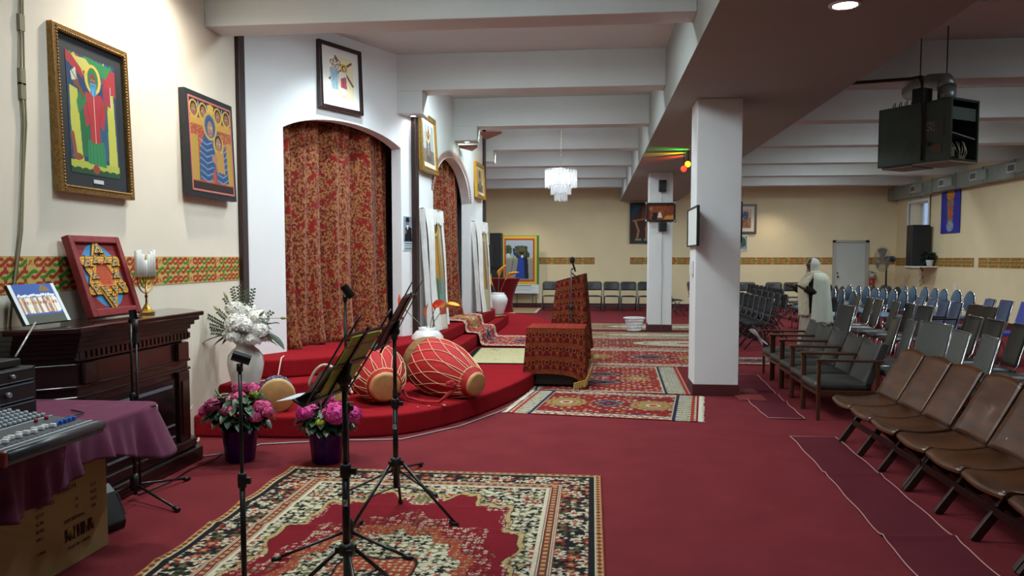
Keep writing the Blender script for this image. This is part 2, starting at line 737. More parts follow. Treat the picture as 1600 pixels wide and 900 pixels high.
# ceiling tube fixtures in the bays
f0 = None
for y in BAY_Y:
    for x in (-0.9, 5.2):
        if f0 is None:
            b = MB()
            b.box((-0.65, -0.09, -0.05), (0.65, 0.09, 0.0))
            f0 = struct(b.build('ceiling_light', mat('fixture_white', '#E8E8E8', 0.5)))
            b = MB()
            for s in (-0.04, 0.04):
                b.cyl((-0.6, s, -0.07), (0.6, s, -0.07), 0.014, n=10)
            b.build('lamp_tube', mat('lit_tube', '#FFFFFF', 0.4, emit=('#F4FAFF', 6.0)), f0)
            f0.location = (x, y, ZC)
        else:
            r = f0.copy()
            COL.objects.link(r)
            r.location = (x, y, ZC)
            c = f0.children[0].copy()
            COL.objects.link(c)
            c.parent = r


# downlights (trim ring with a glowing lens)
def downlight(label, loc, r=0.09, e=30.0, cat='ceiling light'):
    t = thing('downlight', label, cat, loc)
    b = MB()
    b.lathe([(r * 0.82, -0.001), (r * 1.15, -0.001), (r * 1.15, -0.008), (r * 0.86, -0.012), (r * 0.82, -0.001)], n=28)
    b.build('trim_ring', mat('downlight_ring', '#E6E6E6', 0.4), t)
    b = MB()
    b.lathe([(0.0001, -0.004), (r * 0.84, -0.004)], n=28)
    b.build('lens', mat('lit_lens', '#FFFFFF', 0.4, emit=('#FFFFFF', e)), t)
    return t


downlight('round recessed white downlight shining in the lowered ceiling beside the heater', (1.62, 5.36, 3.09))
downlight('tiny unlit round spotlight under the stepped end of the second beam', (-2.07, 9.02, 3.10), r=0.035, e=0.0)
downlight('tiny glowing round spotlight under the stepped end of the third beam', (-1.84, 11.5, 3.16), r=0.04, e=8.0)

# baseboards
b = MB()
b.box((-3.6, YB - 0.02, 0), (6.72, YB, 0.12))
struct(b.build('baseboard_back', m_base))
b = MB()
b.box((XR - 0.02, -2.3, 0), (XR, YB, 0.12))
struct(b.build('baseboard_right', m_base))

# ---------------------------------------------------------------- altar platform (three carpeted tiers)
def smooth_outline(pts, n=6, r=0.35):
    """chaikin corner cutting of an open polyline"""
    for _ in range(2):
        q = [pts[0]]
        for a, c in zip(pts[:-1], pts[1:]):
            q.append((a[0] * 0.75 + c[0] * 0.25, a[1] * 0.75 + c[1] * 0.25))
            q.append((a[0] * 0.25 + c[0] * 0.75, a[1] * 0.25 + c[1] * 0.75))
        q.append(pts[-1])
        pts = q
    return pts


T1 = smooth_outline([(-3.2, 5.95), (-2.05, 6.0), (-1.55, 6.15), (-1.2, 6.62), (-0.92, 7.32), (-0.66, 8.3), (-0.56, 9.6), (-0.52, 11.5),
                     (-0.55, 13.6), (-0.72, 15.5), (-1.25, 17.2), (-2.1, 18.3), (-3.6, 18.7)])
T2 = smooth_outline([(-3.2, 6.38), (-2.7, 6.42), (-2.25, 6.9), (-1.9, 7.6), (-1.68, 8.5), (-1.64, 9.6), (-1.62, 12.0), (-1.58, 14.4), (-1.62, 15.4),
                     (-1.85, 15.95), (-2.5, 16.2), (-3.6, 16.2)])
T3 = smooth_outline([(-3.2, 6.72), (-2.75, 6.78), (-2.4, 7.1), (-2.12, 7.8), (-1.9, 8.5), (-1.85, 9.2), (-1.8, 11.5), (-1.72, 13.6), (-1.75, 14.1)])


def tier(name, line, back, z0, z1):
    poly = list(line) + back
    b = MB()
    nose = 0.02
    n = len(line)
    # rounded carpeted nose: top face inset slightly
    b.prism(poly, z0, z1)
    o = b.build(name, m_dais, bevel=0.022, seg=3)
    return struct(o)


tier('altar_platform', T1, [(-3.6, 14.1), (-5.4, 14.1), (-5.4, 6.02), (-3.2, 6.02)], 0.0, 0.18)
tier('altar_step_middle', T2, [(-3.6, 14.1), (-3.2, 14.1)], 0.18, 0.36)
tier('altar_step_top', T3, [(-3.2, 14.1)], 0.36, 0.53)
# inner sanctuary floor behind the curtains
b = MB()
b.box((-5.4, 7.2, 0.18), (-3.2, 13.9, 0.53))
struct(b.build('sanctuary_floor', m_dais))


# ---------------------------------------------------------------- painted interlace border
def braid(length, h, res):
    W, H = int(length / res) + 1, int(h / res) + 1
    X, Y = np.meshgrid(np.linspace(0, length, W), np.linspace(0, h, H))
    yel, red, grn = (0.76, 0.64, 0.36), (0.60, 0.20, 0.14), (0.22, 0.48, 0.17)
    a = np.zeros((H, W, 3))
    a[:] = yel
    per = 0.15                       # one knot
    row = h / 3
    block = 3 * per                  # two knots and a cross
    ub = (X % block)
    for k in range(3):
        cy = (k + 0.5) * row
        amp = row * 0.27
        cols = (red, grn) if k != 1 else (grn, red)
        for order in (0, 1):
            for ph in (0, 1):
                t = 2 * PI * X / per + ph * PI + (PI / 2 if k == 1 else 0)
                cur = cy + amp * np.sin(t)
                d = np.abs(Y - cur) / np.sqrt(1 + (amp * 2 * PI / per * np.cos(t)) ** 2)
                over = (np.cos(t) > 0) if order == 1 else (np.cos(t) <= 0)
                a[over & (d < row * 0.21)] = yel
                c = cols[ph]
                a[over & (d < row * 0.155)] = c
                if k != 1:
                    a[over & (d < row * 0.155) & (np.floor(X / per) % 2 == 0)] = red
    # posts joining the rows, crosses in the gaps
    m = np.abs((X % per) - per * 0.5) < 0.011
    for yb in (row, 2 * row):
        a[m & (np.abs(Y - yb) < 0.014)] = red
    g = (ub > 2.62 * per) & (ub < 2.98 * per)
    xc = 2.8 * per
    for cy in (row * 0.5, row * 2.5):
        gg = g & (np.abs(Y - cy) < row * 0.5)
        a[gg] = yel
        q = np.minimum(np.abs((ub - xc) - (Y - cy)), np.abs((ub - xc) + (Y - cy)))
        a[gg & (q < 0.005) & (np.abs(Y - cy) < 0.017)] = red
    return a


m_border = painted('painted_border', 0.75)


def border(name, length, h, loc, rz, res):
    o = painted_mesh(name, braid(length, h, res), length, h, m_border)
    o.location = loc
    o.rotation_euler = (0, 0, rz)
    return struct(o)


def border_along(name, p0, p1, z0, h, rz, res):
    L = (Vector(p1) - Vector(p0)).length
    c = (Vector(p0) + Vector(p1)) / 2
    border(name, L, h, (c.x, c.y, z0), rz, res)


border_along('trim_6', (XL + 0.004, 2.4, 0), (XL + 0.004, 6.83, 0), 1.25, 0.21, R(90), 0.006)
for i, (x0, x1) in enumerate(((-1.6, 0.08), (1.1, 6.78), (7.76, 8.49))):
    border_along('trim_%d' % (7 + i), (x0, YB - 0.004, 0), (x1, YB - 0.004, 0), 1.262, 0.205, 0, 0.012)
for i, (y0, y1) in enumerate(((22.98, 22.24), (20.8, 18.45), (18.25, 8.0))):
    border_along('trim_%d' % (10 + i), (XR - 0.004, y0, 0), (XR - 0.004, y1, 0), 1.235, 0.22, R(-90), 0.014)

# door in the back wall
b = MB()
b.box((6.86, YB - 0.03, 0.02), (7.66, YB - 0.005, 1.88))
d = b.build('door_1', mat('grey_door_paint', '#B9BAB2', 0.5, var=0.02, scale=2))
struct(d)
b = MB()
b.box((6.78, YB - 0.06, 0), (6.86, YB, 1.95))
b.box((7.66, YB - 0.06, 0), (7.76, YB, 1.95))
b.box((6.78, YB - 0.06, 1.88), (7.76, YB, 1.95))
b.build('door_frame', mat('door_frame_paint', '#A9A296', 0.5), d, bevel=0.004)
b = MB()
b.cyl((6.92, YB - 0.03, 0.92), (6.92, YB - 0.08, 0.92), 0.012, n=10)
b.ball((6.92, YB - 0.09, 0.92), 0.028)
b.ball((6.92, YB - 0.05, 1.02), 0.022)
b.build('door_knob', m_blackmetal, d)
# ================================================================== PICTURES
def picture(name, label, cat, loc, rz, w, h, fw, fmat, depth=0.03, art=None, board=None, bw=0.0, tilt=0.0, roll=0.0, glass=False,
            group=None, ornate=False):
    """framed picture; loc is the middle of its back, it faces local -y"""
    t = thing(name, label, cat, loc, rz, group)
    t.rotation_euler = (tilt, roll, rz)
    y0 = -depth
    b = MB()
    if fw > 0:
        for lo, hi in (((-w / 2, y0, -h / 2), (-w / 2 + fw, 0, h / 2)), ((w / 2 - fw, y0, -h / 2), (w / 2, 0, h / 2)),
                       ((-w / 2 + fw, y0, -h / 2), (w / 2 - fw, 0, -h / 2 + fw)), ((-w / 2 + fw, y0, h / 2 - fw), (w / 2 - fw, 0, h / 2))):
            b.box(lo, hi)
        if ornate:
            n = int(h / 0.02)
            for i in range(n):
                z = -h / 2 + fw * 0.5 + (h - fw) * i / (n - 1)
                for x in (-w / 2 + fw * 0.78, w / 2 - fw * 0.78):
                    b.ball((x, y0, z), 0.008, 6, 4)
            n = int(w / 0.02)
            for i in range(n):
                x = -w / 2 + fw + (w - 2 * fw) * i / (n - 1)
                for z in (-h / 2 + fw * 0.78, h / 2 - fw * 0.78):
                    b.ball((x, y0, z), 0.008, 6, 4)
        b.build('frame', fmat, t, bevel=0.004)
    b = MB()
    b.box((-w / 2 + fw * 0.5, -depth * 0.55 if fw else -depth, -h / 2 + fw * 0.5), (w / 2 - fw * 0.5, -0.001, h / 2 - fw * 0.5))
    b.build('backing_board' if board is None else 'mat_board', board or fmat, t)
    iw, ih = w - 2 * fw - 2 * bw, h - 2 * fw - 2 * bw
    if art is not None:
        a = painted_mesh('painting', art.a, iw, ih, m_glossy if glass else m_paint, t)
        a.location = (0, -depth * (0.55 if fw else 1.0) - 0.002, -ih / 2)
    return t


def small_face(A, cx, cy, r, skin='#8A5A3A', hair='#1A1210', halo=None, asp=1.0):
    if halo:
        A.ell(cx, cy, r * 1.75, r * 1.75 * asp, halo)
        A.ring(cx, cy, r * 1.75, r * 1.75 * asp, 0.08, '#3A2A10')
    A.ell(cx, cy + r * 0.25 * asp, r * 1.12, r * 1.2 * asp, hair)
    A.ell(cx, cy, r * 0.82, r * 1.05 * asp, skin)
    for s in (-1, 1):
        A.ell(cx + s * r * 0.33, cy + r * 0.15 * asp, r * 0.22, r * 0.12 * asp, '#F4EEE0')
        A.ell(cx + s * r * 0.33, cy + r * 0.15 * asp, r * 0.1, r * 0.11 * asp, '#101010')
    A.line([(cx, cy + r * 0.2 * asp), (cx - r * 0.08, cy - r * 0.3 * asp)], r * 0.08, '#4A2A18')
    A.line([(cx - r * 0.25, cy - r * 0.55 * asp), (cx + r * 0.25, cy - r * 0.55 * asp)], r * 0.1, '#6A2A20')


# --- large winged saint
A = Art(150, 220, '#1F3F66')
for k in range(7):
    c = ['#2C7A46', '#C8C24A', '#B2323A', '#24508C'][k % 4]
    A.poly([(0.5, 0.75), (0.02 + 0.05 * k, 0.98 - 0.02 * k), (0.10 + 0.07 * k, 1.0)], c)
    A.poly([(0.5, 0.72), (0.98 - 0.05 * k, 0.93 - 0.02 * k), (0.9 - 0.07 * k, 1.0)], ['#2C7A46', '#24508C', '#C8C24A', '#B2323A'][k % 4])
A.poly([(0, 1), (0.28, 0.93), (0.32, 0.8), (0, 0.92)], '#B2323A')
A.poly([(0.12, 0.97), (0.5, 0.98), (0.45, 0.86), (0.3, 0.88)], '#D6D06A')
A.poly([(0.72, 0.93), (1, 0.95), (1, 0.72), (0.74, 0.78)], '#B2323A')
A.poly([(0.35, 1.0), (0.9, 0.97), (0.8, 0.86), (0.55, 0.9)], '#2C8A4E')
A.poly([(0.05, 0.72), (0.2, 0.70), (0.26, 0.1), (0.1, 0.05), (0.04, 0.4)], '#C9CC52')
A.poly([(0.8, 0.72), (0.94, 0.74), (0.97, 0.1), (0.78, 0.08)], '#C9CC52')
A.poly([(0.2, 0.66), (0.4, 0.7), (0.42, 0.16), (0.24, 0.14)], '#1E6A40')
A.poly([(0.62, 0.7), (0.8, 0.66), (0.76, 0.14), (0.6, 0.16)], '#245A7C')
A.rect(0.0, 0.0, 1.0, 0.11, '#B7C24A')
for k in range(8):
    A.ell(k / 7, 0.02, 0.09, 0.035, '#1E4A2E')
A.poly([(0.36, 0.3), (0.68, 0.3), (0.72, 0.08), (0.34, 0.1)], '#2C8A52')
for k in range(5):
    A.line([(0.40 + 0.06 * k, 0.3), (0.38 + 0.075 * k, 0.1)], 0.008, '#175A34')
A.poly([(0.36, 0.70), (0.68, 0.70), (0.76, 0.56), (0.70, 0.40), (0.62, 0.44), (0.62, 0.28), (0.42, 0.28), (0.42, 0.44), (0.34, 0.40), (0.3, 0.56)], '#B8303C')
A.line([(0.52, 0.7), (0.52, 0.28)], 0.008, '#E8C0A0')
A.line([(0.36, 0.62), (0.42, 0.44)], 0.008, '#7A1A24')
A.line([(0.68, 0.62), (0.62, 0.44)], 0.008, '#7A1A24')
A.poly([(0.30, 0.62), (0.38, 0.68), (0.36, 0.60), (0.20, 0.50), (0.17, 0.60), (0.24, 0.70)], '#2C7A46')
A.ell(0.18, 0.77, 0.055, 0.05, '#7A4A32')
A.line([(0.18, 0.77), (0.32, 0.66)], 0.05, '#7A4A32')
A.poly([(0.08, 0.83), (0.18, 0.88), (0.2, 0.78), (0.1, 0.76)], '#D8DCC8')
A.line([(0.1, 0.84), (0.19, 0.78)], 0.012, '#1E5A3A')
A.poly([(0.72, 0.80), (0.88, 0.78), (0.88, 0.62), (0.72, 0.64)], '#A82C40')
A.line([(0.88, 0.80), (0.88, 0.61)], 0.012, '#E8D8D8')
A.ell(0.76, 0.61, 0.05, 0.03, '#7A4A32')
A.ell(0.52, 0.82, 0.165, 0.125, '#E8CB5A')
A.ell(0.52, 0.82, 0.11, 0.1, '#2C7A46')
A.ell(0.52, 0.80, 0.075, 0.07, '#7A4A32')
for s in (-1, 1):
    A.ell(0.52 + s * 0.03, 0.81, 0.018, 0.008, '#F0EAD8')
    A.ell(0.52 + s * 0.03, 0.81, 0.008, 0.008, '#101010')
A.poly([(0.455, 0.79), (0.585, 0.79), (0.58, 0.70), (0.52, 0.67), (0.46, 0.70)], '#3E9AC8')
A.line([(0.49, 0.765), (0.55, 0.765)], 0.01, '#5A2018')
A.line([(0.51, 0.74), (0.51, 0.69)], 0.004, '#CFE8F4')
A.ell(0.14, 0.14, 0.1, 0.03, '#8A4A38')
A.line([(0.06, 0.32), (0.1, 0.15)], 0.07, '#8A4A38')
A.ell(0.5, 0.055, 0.07, 0.04, '#9A4038')
m_gfr = mat('aged_gold_frame', '#8C6A3A', 0.4, metal=0.6, var=0.35, scale=60)
A.a = A.a * 0.84 + 0.07
pt = picture('framed_painting', 'large gold framed painting of a winged saint in red and green with a blue beard', 'framed painting',
             (-3.2, 4.755, 2.345), R(90), 0.75, 1.0, 0.045, m_gfr, 0.05, A, mat('dark_mat_board', '#20262C', 0.7), 0.085, tilt=R(-1.5), glass=True, ornate=True)
b = MB()
b.box((-0.04, -0.033, -0.422), (0.06, -0.028, -0.398))
b.build('caption_plate', mat('caption_silver', '#C8CCD0', 0.4), pt)

# --- icon of a mother and child on a dark panel
A = Art(110, 110, '#A8442A')
A.rect(0, 0.0, 1, 0.09, '#2A1A16')
A.speckle(0, 0.1, 1, 0.72, '#D8B060', 0.10, 3)
A.rect(0, 0.72, 1, 0.80, '#C89A3C')
A.rect(0, 0.80, 1, 1, '#231C1E')
for k, x in enumerate((0.1, 0.32, 0.68, 0.9)):
    A.ell(x, 0.88, 0.11, 0.10, '#D8AA48')
    small_face(A, x, 0.87, 0.065, '#9A6A4A')
    A.line([(x + 0.11, 0.97), (x + 0.13, 0.82)], 0.02, '#8AB0D0')
A.rect(0.0, 0.1, 0.16, 0.6, '#B8923A')
A.rect(0.86, 0.1, 1.0, 0.6, '#B8923A')
A.poly([(0.16, 0.12), (0.88, 0.12), (0.84, 0.5), (0.68, 0.7), (0.36, 0.7), (0.2, 0.45)], '#27497A')
for k in range(7):
    A.line([(0.2, 0.15 + 0.07 * k), (0.36, 0.10 + 0.07 * k), (0.5, 0.14 + 0.07 * k)], 0.012, '#7FA0C8')
    A.line([(0.6, 0.14 + 0.07 * k), (0.74, 0.11 + 0.07 * k), (0.86, 0.16 + 0.07 * k)], 0.012, '#7FA0C8')
A.poly([(0.44, 0.97), (0.5, 1.0), (0.58, 0.97), (0.56, 0.84), (0.42, 0.84)], '#D8B048')
A.ell(0.47, 0.74, 0.17, 0.16, '#C8A04A')
A.ell(0.47, 0.74, 0.13, 0.13, '#2F5A84')
small_face(A, 0.47, 0.71, 0.085, '#A8785A', '#27497A')
A.ell(0.66, 0.55, 0.13, 0.12, '#C8A04A')
small_face(A, 0.66, 0.55, 0.08, '#A8785A')
A.poly([(0.56, 0.46), (0.78, 0.46), (0.8, 0.22), (0.58, 0.24)], '#B88A40')
A.ell(0.55, 0.38, 0.07, 0.05, '#A8785A')
A.line([(0.55, 0.38), (0.62, 0.24)], 0.04, '#A8785A')
A.poly([(0.46, 0.12), (0.58, 0.12), (0.54, 0.3)], '#B84A2C')
m_navy = mat('painted_dark_panel', '#1E2024', 0.5, var=0.1, scale=10)
A.a = A.a * 0.82 + 0.06
t = picture('icon_painting', 'dark bordered icon of mother and child in blue robes below four heads', 'icon painting',
            (-3.183, 6.245, 2.355), R(90), 0.80, 0.83, 0.0, m_navy, 0.05, A, None, 0.0, tilt=R(-2))
for c in t.children:
    if c.name.startswith('painting'):
        c.scale = (0.86, 1, 0.86)
        c.location.z = -0.83 * 0.43
b = MB()
for lo, hi in (((-0.36, -0.054, -0.37), (-0.345, -0.05, 0.37)), ((0.345, -0.054, -0.37), (0.36, -0.05, 0.37)),
               ((-0.345, -0.054, -0.372), (0.345, -0.05, -0.357)), ((-0.345, -0.054, 0.357), (0.345, -0.05, 0.372))):
    b.box(lo, hi)
b.build('pink_border', mat('pink_painted_line', '#B86A64', 0.6), t)

# --- picture of the cross bearer over the first arch
A = Art(90, 120, '#F2EEE4')
A.rect(0.12, 0.08, 0.92, 0.95, '#EFE4BE')
A.poly([(0.12, 0.95), (0.4, 0.95), (0.32, 0.08), (0.12, 0.08)], '#F4F0E4')
A.line([(0.34, 0.93), (0.9, 0.40)], 0.06, '#7A5A48')
A.line([(0.14, 0.45), (0.86, 0.86)], 0.06, '#7A5A48')
for x, y in ((0.22, 0.80), (0.33, 0.84), (0.45, 0.82), (0.28, 0.72), (0.4, 0.73)):
    A.ell(x, y, 0.06, 0.05, '#6E5A50')
    A.ell(x, y - 0.005, 0.045, 0.038, '#E8CDB8')
A.poly([(0.15, 0.68), (0.42, 0.68), (0.42, 0.25), (0.2, 0.25)], '#A8C4D4')
A.line([(0.28, 0.66), (0.26, 0.26)], 0.008, '#4A5A6A')
A.line([(0.36, 0.66), (0.35, 0.26)], 0.008, '#4A5A6A')
A.ell(0.62, 0.72, 0.12, 0.10, '#E0C45A')
A.ell(0.62, 0.72, 0.08, 0.065, '#7A5038')
A.ell(0.63, 0.715, 0.05, 0.045, '#E0B89A')
A.poly([(0.46, 0.64), (0.68, 0.64), (0.72, 0.5), (0.66, 0.3), (0.5, 0.32), (0.46, 0.5)], '#F0EAE4')
A.poly([(0.5, 0.5), (0.68, 0.56), (0.7, 0.3), (0.5, 0.32)], '#C05A66')
A.line([(0.58, 0.52), (0.58, 0.32)], 0.008, '#7A2A34')
A.poly([(0.5, 0.32), (0.66, 0.3), (0.64, 0.16), (0.52, 0.16)], '#E8E4E0')
for x in (0.24, 0.38, 0.58):
    A.ell(x, 0.15, 0.06, 0.025, '#D8B8A0')
pp = A0 + D1 * 1.245
picture('framed_picture', 'dark framed pale picture of a cross bearer hanging above the first arch', 'framed picture',
        (pp.x + 0.002, pp.y, 3.315), ROT1, 0.62, 0.68, 0.04, mat('dark_walnut_frame', '#2A1414', 0.35), 0.05, A,
        mat('white_mat_board', '#F0F0EE', 0.7), 0.05, tilt=R(-2))

# --- small photo card on the pier
A = Art(30, 66, '#7E95A8')
A.rect(0, 0, 1, 0.26, '#B8C4CC')
for k in range(4):
    A.line([(0.15, 0.21 - 0.05 * k), (0.85, 0.21 - 0.05 * k)], 0.05, '#3A4452')
A.poly([(0.1, 0.28), (0.9, 0.28), (0.82, 0.66), (0.5, 0.72), (0.2, 0.66)], '#15161A')
A.ell(0.42, 0.78, 0.17, 0.10, '#8A5E44')
A.poly([(0.22, 0.84), (0.66, 0.84), (0.6, 0.97), (0.28, 0.97)], '#101014')
A.poly([(0.3, 0.74), (0.55, 0.74), (0.44, 0.6)], '#E0DCD6')
A.ell(0.25, 0.55, 0.09, 0.05, '#8A5E44')
pp = A0 + D1 * 2.35
picture('photo_card', 'small printed card of a bearded person in black pinned on white pier', 'photo card',
        (pp.x, pp.y, 1.735), ROT1, 0.165, 0.40, 0.0, m_white, 0.004, A)

# --- gold framed pictures on the second wall
def robed_art(W, H, bg, robe, seed=0):
    A = Art(W, H, bg)
    A.rect(0, 0, 1, 0.35, '#6E6A60')
    A.poly([(0.28, 0.05), (0.72, 0.05), (0.66, 0.55), (0.5, 0.68), (0.34, 0.55)], robe)
    small_face(A, 0.5, 0.72, 0.12, '#8A6044', '#2A2420', '#C8B070', H and W / H)
    A.line([(0.5, 0.6), (0.42, 0.2)], 0.02, '#D8D0C0')
    A.line([(0.5, 0.6), (0.58, 0.2)], 0.02, '#D8D0C0')
    return A


m_goldb = mat('bright_gold_frame', '#A8823E', 0.35, metal=0.7, var=0.25, scale=40)
pp = B0 + D2 * 0.56
A = robed_art(60, 60, '#9CA4A8', '#5C4A44')
for k in range(3):
    A.line([(0.2 + 0.25 * k, 0.95), (0.2 + 0.25 * k, 0.82)], 0.08, '#EEF0EC')
    A.line([(0.14 + 0.25 * k, 0.88), (0.26 + 0.25 * k, 0.88)], 0.03, '#EEF0EC')
picture('framed_picture', 'gold framed grey picture between the dark post and the second arch', 'framed picture',
        (pp.x + 0.005, pp.y, 2.87), ROT2, 0.80, 0.72, 0.06, m_goldb, 0.05, A, mat('cream_mat_board', '#D8D2C0', 0.7), 0.06, tilt=R(-3), ornate=True)
pp = B0 + D2 * 4.18
picture('framed_picture', 'yellow gold framed picture past the second arch at the end of the white wall', 'framed picture',
        (pp.x + 0.005, pp.y, 2.76), ROT2, 0.78, 0.60, 0.06, mat('yellow_gold_frame', '#C8962E', 0.35, metal=0.6), 0.05,
        robed_art(50, 40, '#B8B0A0', '#6A6258'), mat('cream_mat_board', '#D8D2C0', 0.7), 0.05, tilt=R(-3))

# --- back wall pictures
A = Art(60, 110, '#4A2A22')
A.poly([(0, 1), (0.55, 1), (0.1, 0.6), (0, 0.62)], '#23425E')
A.poly([(0.55, 1), (1, 1), (1, 0.6), (0.5, 0.62)], '#6A4434')
A.poly([(0.05, 0.58), (0.95, 0.66), (0.95, 0.61), (0.05, 0.53)], '#8A6844')
A.line([(0.2, 0.55), (0.36, 0.3), (0.3, 0.12)], 0.1, '#9A805E')
A.line([(0.82, 0.62), (0.72, 0.35), (0.74, 0.1)], 0.1, '#9A805E')
A.rect(0, 0, 1, 0.1, '#2E3A34')
A.rect(0.2, 0.04, 0.5, 0.09, '#8A8C80')
A.rect(0.62, 0.04, 0.9, 0.09, '#8A8C80')
picture('large_painting', 'tall dark brown and blue painting on the back wall left of the far pillar', 'painting',
        (1.42, 22.99, 2.455), 0, 0.68, 1.17, 0.045, mat('dark_green_frame', '#2A2A20', 0.5), 0.05, A)
A = Art(40, 50, '#C8A890')
A.rect(0.05, 0.05, 0.95, 0.55, '#8A5A44')
A.ell(0.55, 0.7, 0.25, 0.18, '#2E4E86')
A.speckle(0.05, 0.05, 0.95, 0.95, '#E8D8B0', 0.15, 5)
A.speckle(0.05, 0.05, 0.95, 0.5, '#9A2E28', 0.2, 6)
picture('framed_picture', 'brown framed colourful icon print on the back wall right of the near pillar', 'framed picture',
        (4.33, 22.99, 2.56), 0, 0.66, 0.84, 0.06, mat('brown_wood_frame', '#4E3222', 0.4), 0.05, A, mat('cream_mat_board', '#D8D2C0', 0.7), 0.09)
A = Art(30, 40, '#B8C0BC')
A.speckle(0, 0, 1, 1, '#22303A', 0.4, 8)
A.ell(0.6, 0.55, 0.3, 0.35, '#3E5A48')
A.rect(0.1, 0.05, 0.5, 0.35, '#6A70A0')
picture('poster_print', 'small white edged black and green print below the brown framed icon', 'print',
        (4.25, 22.99, 1.88), 0, 0.36, 0.43, 0.02, m_white, 0.02, A)

# --- picture on the far pillar
A = Art(60, 36, '#6E2E1E')
A.speckle(0, 0, 1, 1, '#A85A2A', 0.35, 9)
A.poly([(0.15, 0.0), (0.35, 0.0), (0.4, 0.45), (0.2, 0.5)], '#1E1A1C')
A.poly([(0.38, 0.15), (0.56, 0.15), (0.5, 0.5), (0.42, 0.5)], '#D8D0C4')
A.ell(0.12, 0.72, 0.07, 0.12, '#9A7450')
A.poly([(0.6, 0), (1, 0), (1, 0.3), (0.7, 0.25)], '#C88A3A')
fp = picture('framed_picture', 'silver cornered framed brown icon hanging across the far pillar', 'framed picture',
             (1.305, 15.3, 2.325), 0, 0.56, 0.36, 0.04, mat('dark_silver_frame', '#3A3434', 0.35, metal=0.5), 0.06, A)
for x in (-0.27, 0.27):
    for z in (-0.17, 0.17):
        b = MB()
        b.ball((x, -0.055, z), (0.03, 0.02, 0.03), 8, 6)
        b.build('corner_ornament', mat('tarnished_silver', '#8A8480', 0.35, metal=0.8), fp)

# --- framed notices on the near pillar
A = Art(50, 30, '#D8DAD6')
for k in range(8):
    A.line([(0.1, 0.9 - 0.1 * k), (0.9, 0.9 - 0.1 * k)], 0.012, '#8A8C8C')
picture('framed_notice', 'black framed white notice on the left face of the near pillar', 'framed notice',
        (1.07, 8.40, 1.775), R(-90), 0.80, 0.41, 0.015, m_black, 0.03, A).rotation_euler = (0, 0, R(90) + PI)
picture('framed_notice', 'thin dark framed notice on the right face of the near pillar', 'framed notice',
        (1.54, 8.62, 1.83), R(90), 0.24, 0.43, 0.02, m_black, 0.04, A)

# --- blue banner on the right wall
A = Art(40, 70, '#33339A')
A.ell(0.5, 0.8, 0.2, 0.12, '#C8862E')
A.poly([(0.32, 0.7), (0.68, 0.7), (0.62, 0.25), (0.38, 0.25)], '#8A7A6A')
A.rect(0.42, 0.3, 0.6, 0.58, '#C85A28')
A.ell(0.5, 0.15, 0.18, 0.11, '#8A9CB0')
A.speckle(0.3, 0.05, 0.7, 0.9, '#6A4A3A', 0.15, 12)
picture('hanging_banner', 'blue hanging banner with an orange figure high on the right wall', 'banner',
        (8.49, 19.65, 2.60), R(-90), 0.98, 1.12, 0.0, mat('blue_cloth', '#2E2E90', 0.8), 0.015, A)

# ================================================================== FIREPLACE
m_mahog = mat('dark_mahogany', '#1C0B09', 0.3, var=0.3, scale=5, stretch=(1, 1, 8), coat=0.3)
fp = thing('fireplace_mantel', 'dark mahogany fireplace mantel with canted corners against the left wall', 'fireplace', (-3.19, 4.66, 0), R(90))
# local x along the wall, local -y into the room


def cant(hw, d, ch=0.24):
    return [(-hw - ch, 0.0), (-hw - ch + 0.03, -d + ch), (-hw, -d), (hw, -d), (hw + ch - 0.03, -d + ch), (hw + ch, 0.0)]


b = MB()
b.prism(cant(0.60, 0.33), 0.16, 0.86)
b.build('body', m_mahog, fp, bevel=0.006)
b = MB()
b.prism(cant(0.66, 0.40, 0.26), 0.0, 0.10)
b.prism(cant(0.63, 0.37, 0.25), 0.10, 0.17)
b.build('plinth', m_mahog, fp, bevel=0.015, seg=3)
b = MB()
for i, (dz, e) in enumerate(((0.0, 0.30), (0.03, 0.315), (0.06, 0.33), (0.09, 0.345), (0.12, 0.365), (0.15, 0.39))):
    b.prism(cant(0.57 + (e - 0.30) * 0.9, e + 0.01, 0.24), 0.86 + dz, 0.89 + dz + 0.002)
b.build('cornice', m_mahog, fp, bevel=0.005)
b = MB()
b.prism(cant(0.68, 0.42, 0.27), 1.04, 1.072)
b.build('mantel_shelf', mat('polished_mahogany', '#2C110D', 0.18, var=0.25, scale=5, stretch=(1, 8, 1), coat=0.6), fp, bevel=0.008, seg=3)
b = MB()
b.box((-0.585, -0.335, 0.875), (0.61, -0.31, 0.935))
for i in range(26):
    x = -0.58 + i * 0.0464
    b.box((x, -0.352, 0.885), (x + 0.026, -0.33, 0.925))
b.build('dentil_moulding', m_mahog, fp)
b = MB()
for z in (0.66, 0.72):
    b.prism(cant(0.615, 0.345, 0.245), z, z + 0.018)
b.build('rail_moulding', m_mahog, fp, bevel=0.005)
for s in (-1, 1):
    b = MB()
    b.box((s * 0.5 - 0.07, -0.36, 0.17), (s * 0.5 + 0.07, -0.33, 0.66))
    b.box((s * 0.5 - 0.045, -0.37, 0.22), (s * 0.5 + 0.045, -0.35, 0.60))
    b.box((s * 0.5 - 0.07, -0.36, 0.74), (s * 0.5 + 0.07, -0.33, 0.86))
    b.build('pilaster', m_mahog, fp, bevel=0.005)
b = MB()
b.box((-0.40, -0.342, 0.17), (0.40, -0.328, 0.62))
b.build('firebox', mat('firebox_black', '#08090A', 0.25), fp)
b = MB()
b.box((-0.36, -0.35, 0.565), (0.36, -0.338, 0.585))
b.build('vent_strip', mat('grey_steel', '#7C8794', 0.35, metal=0.5), fp)
for z in (0.22, 0.30):
    b = MB()
    b.box((-0.38, -0.35, z), (0.38, -0.338, z + 0.012))
    b.build('louver_line', mat('grey_steel', '#7C8794', 0.35, metal=0.5), fp)

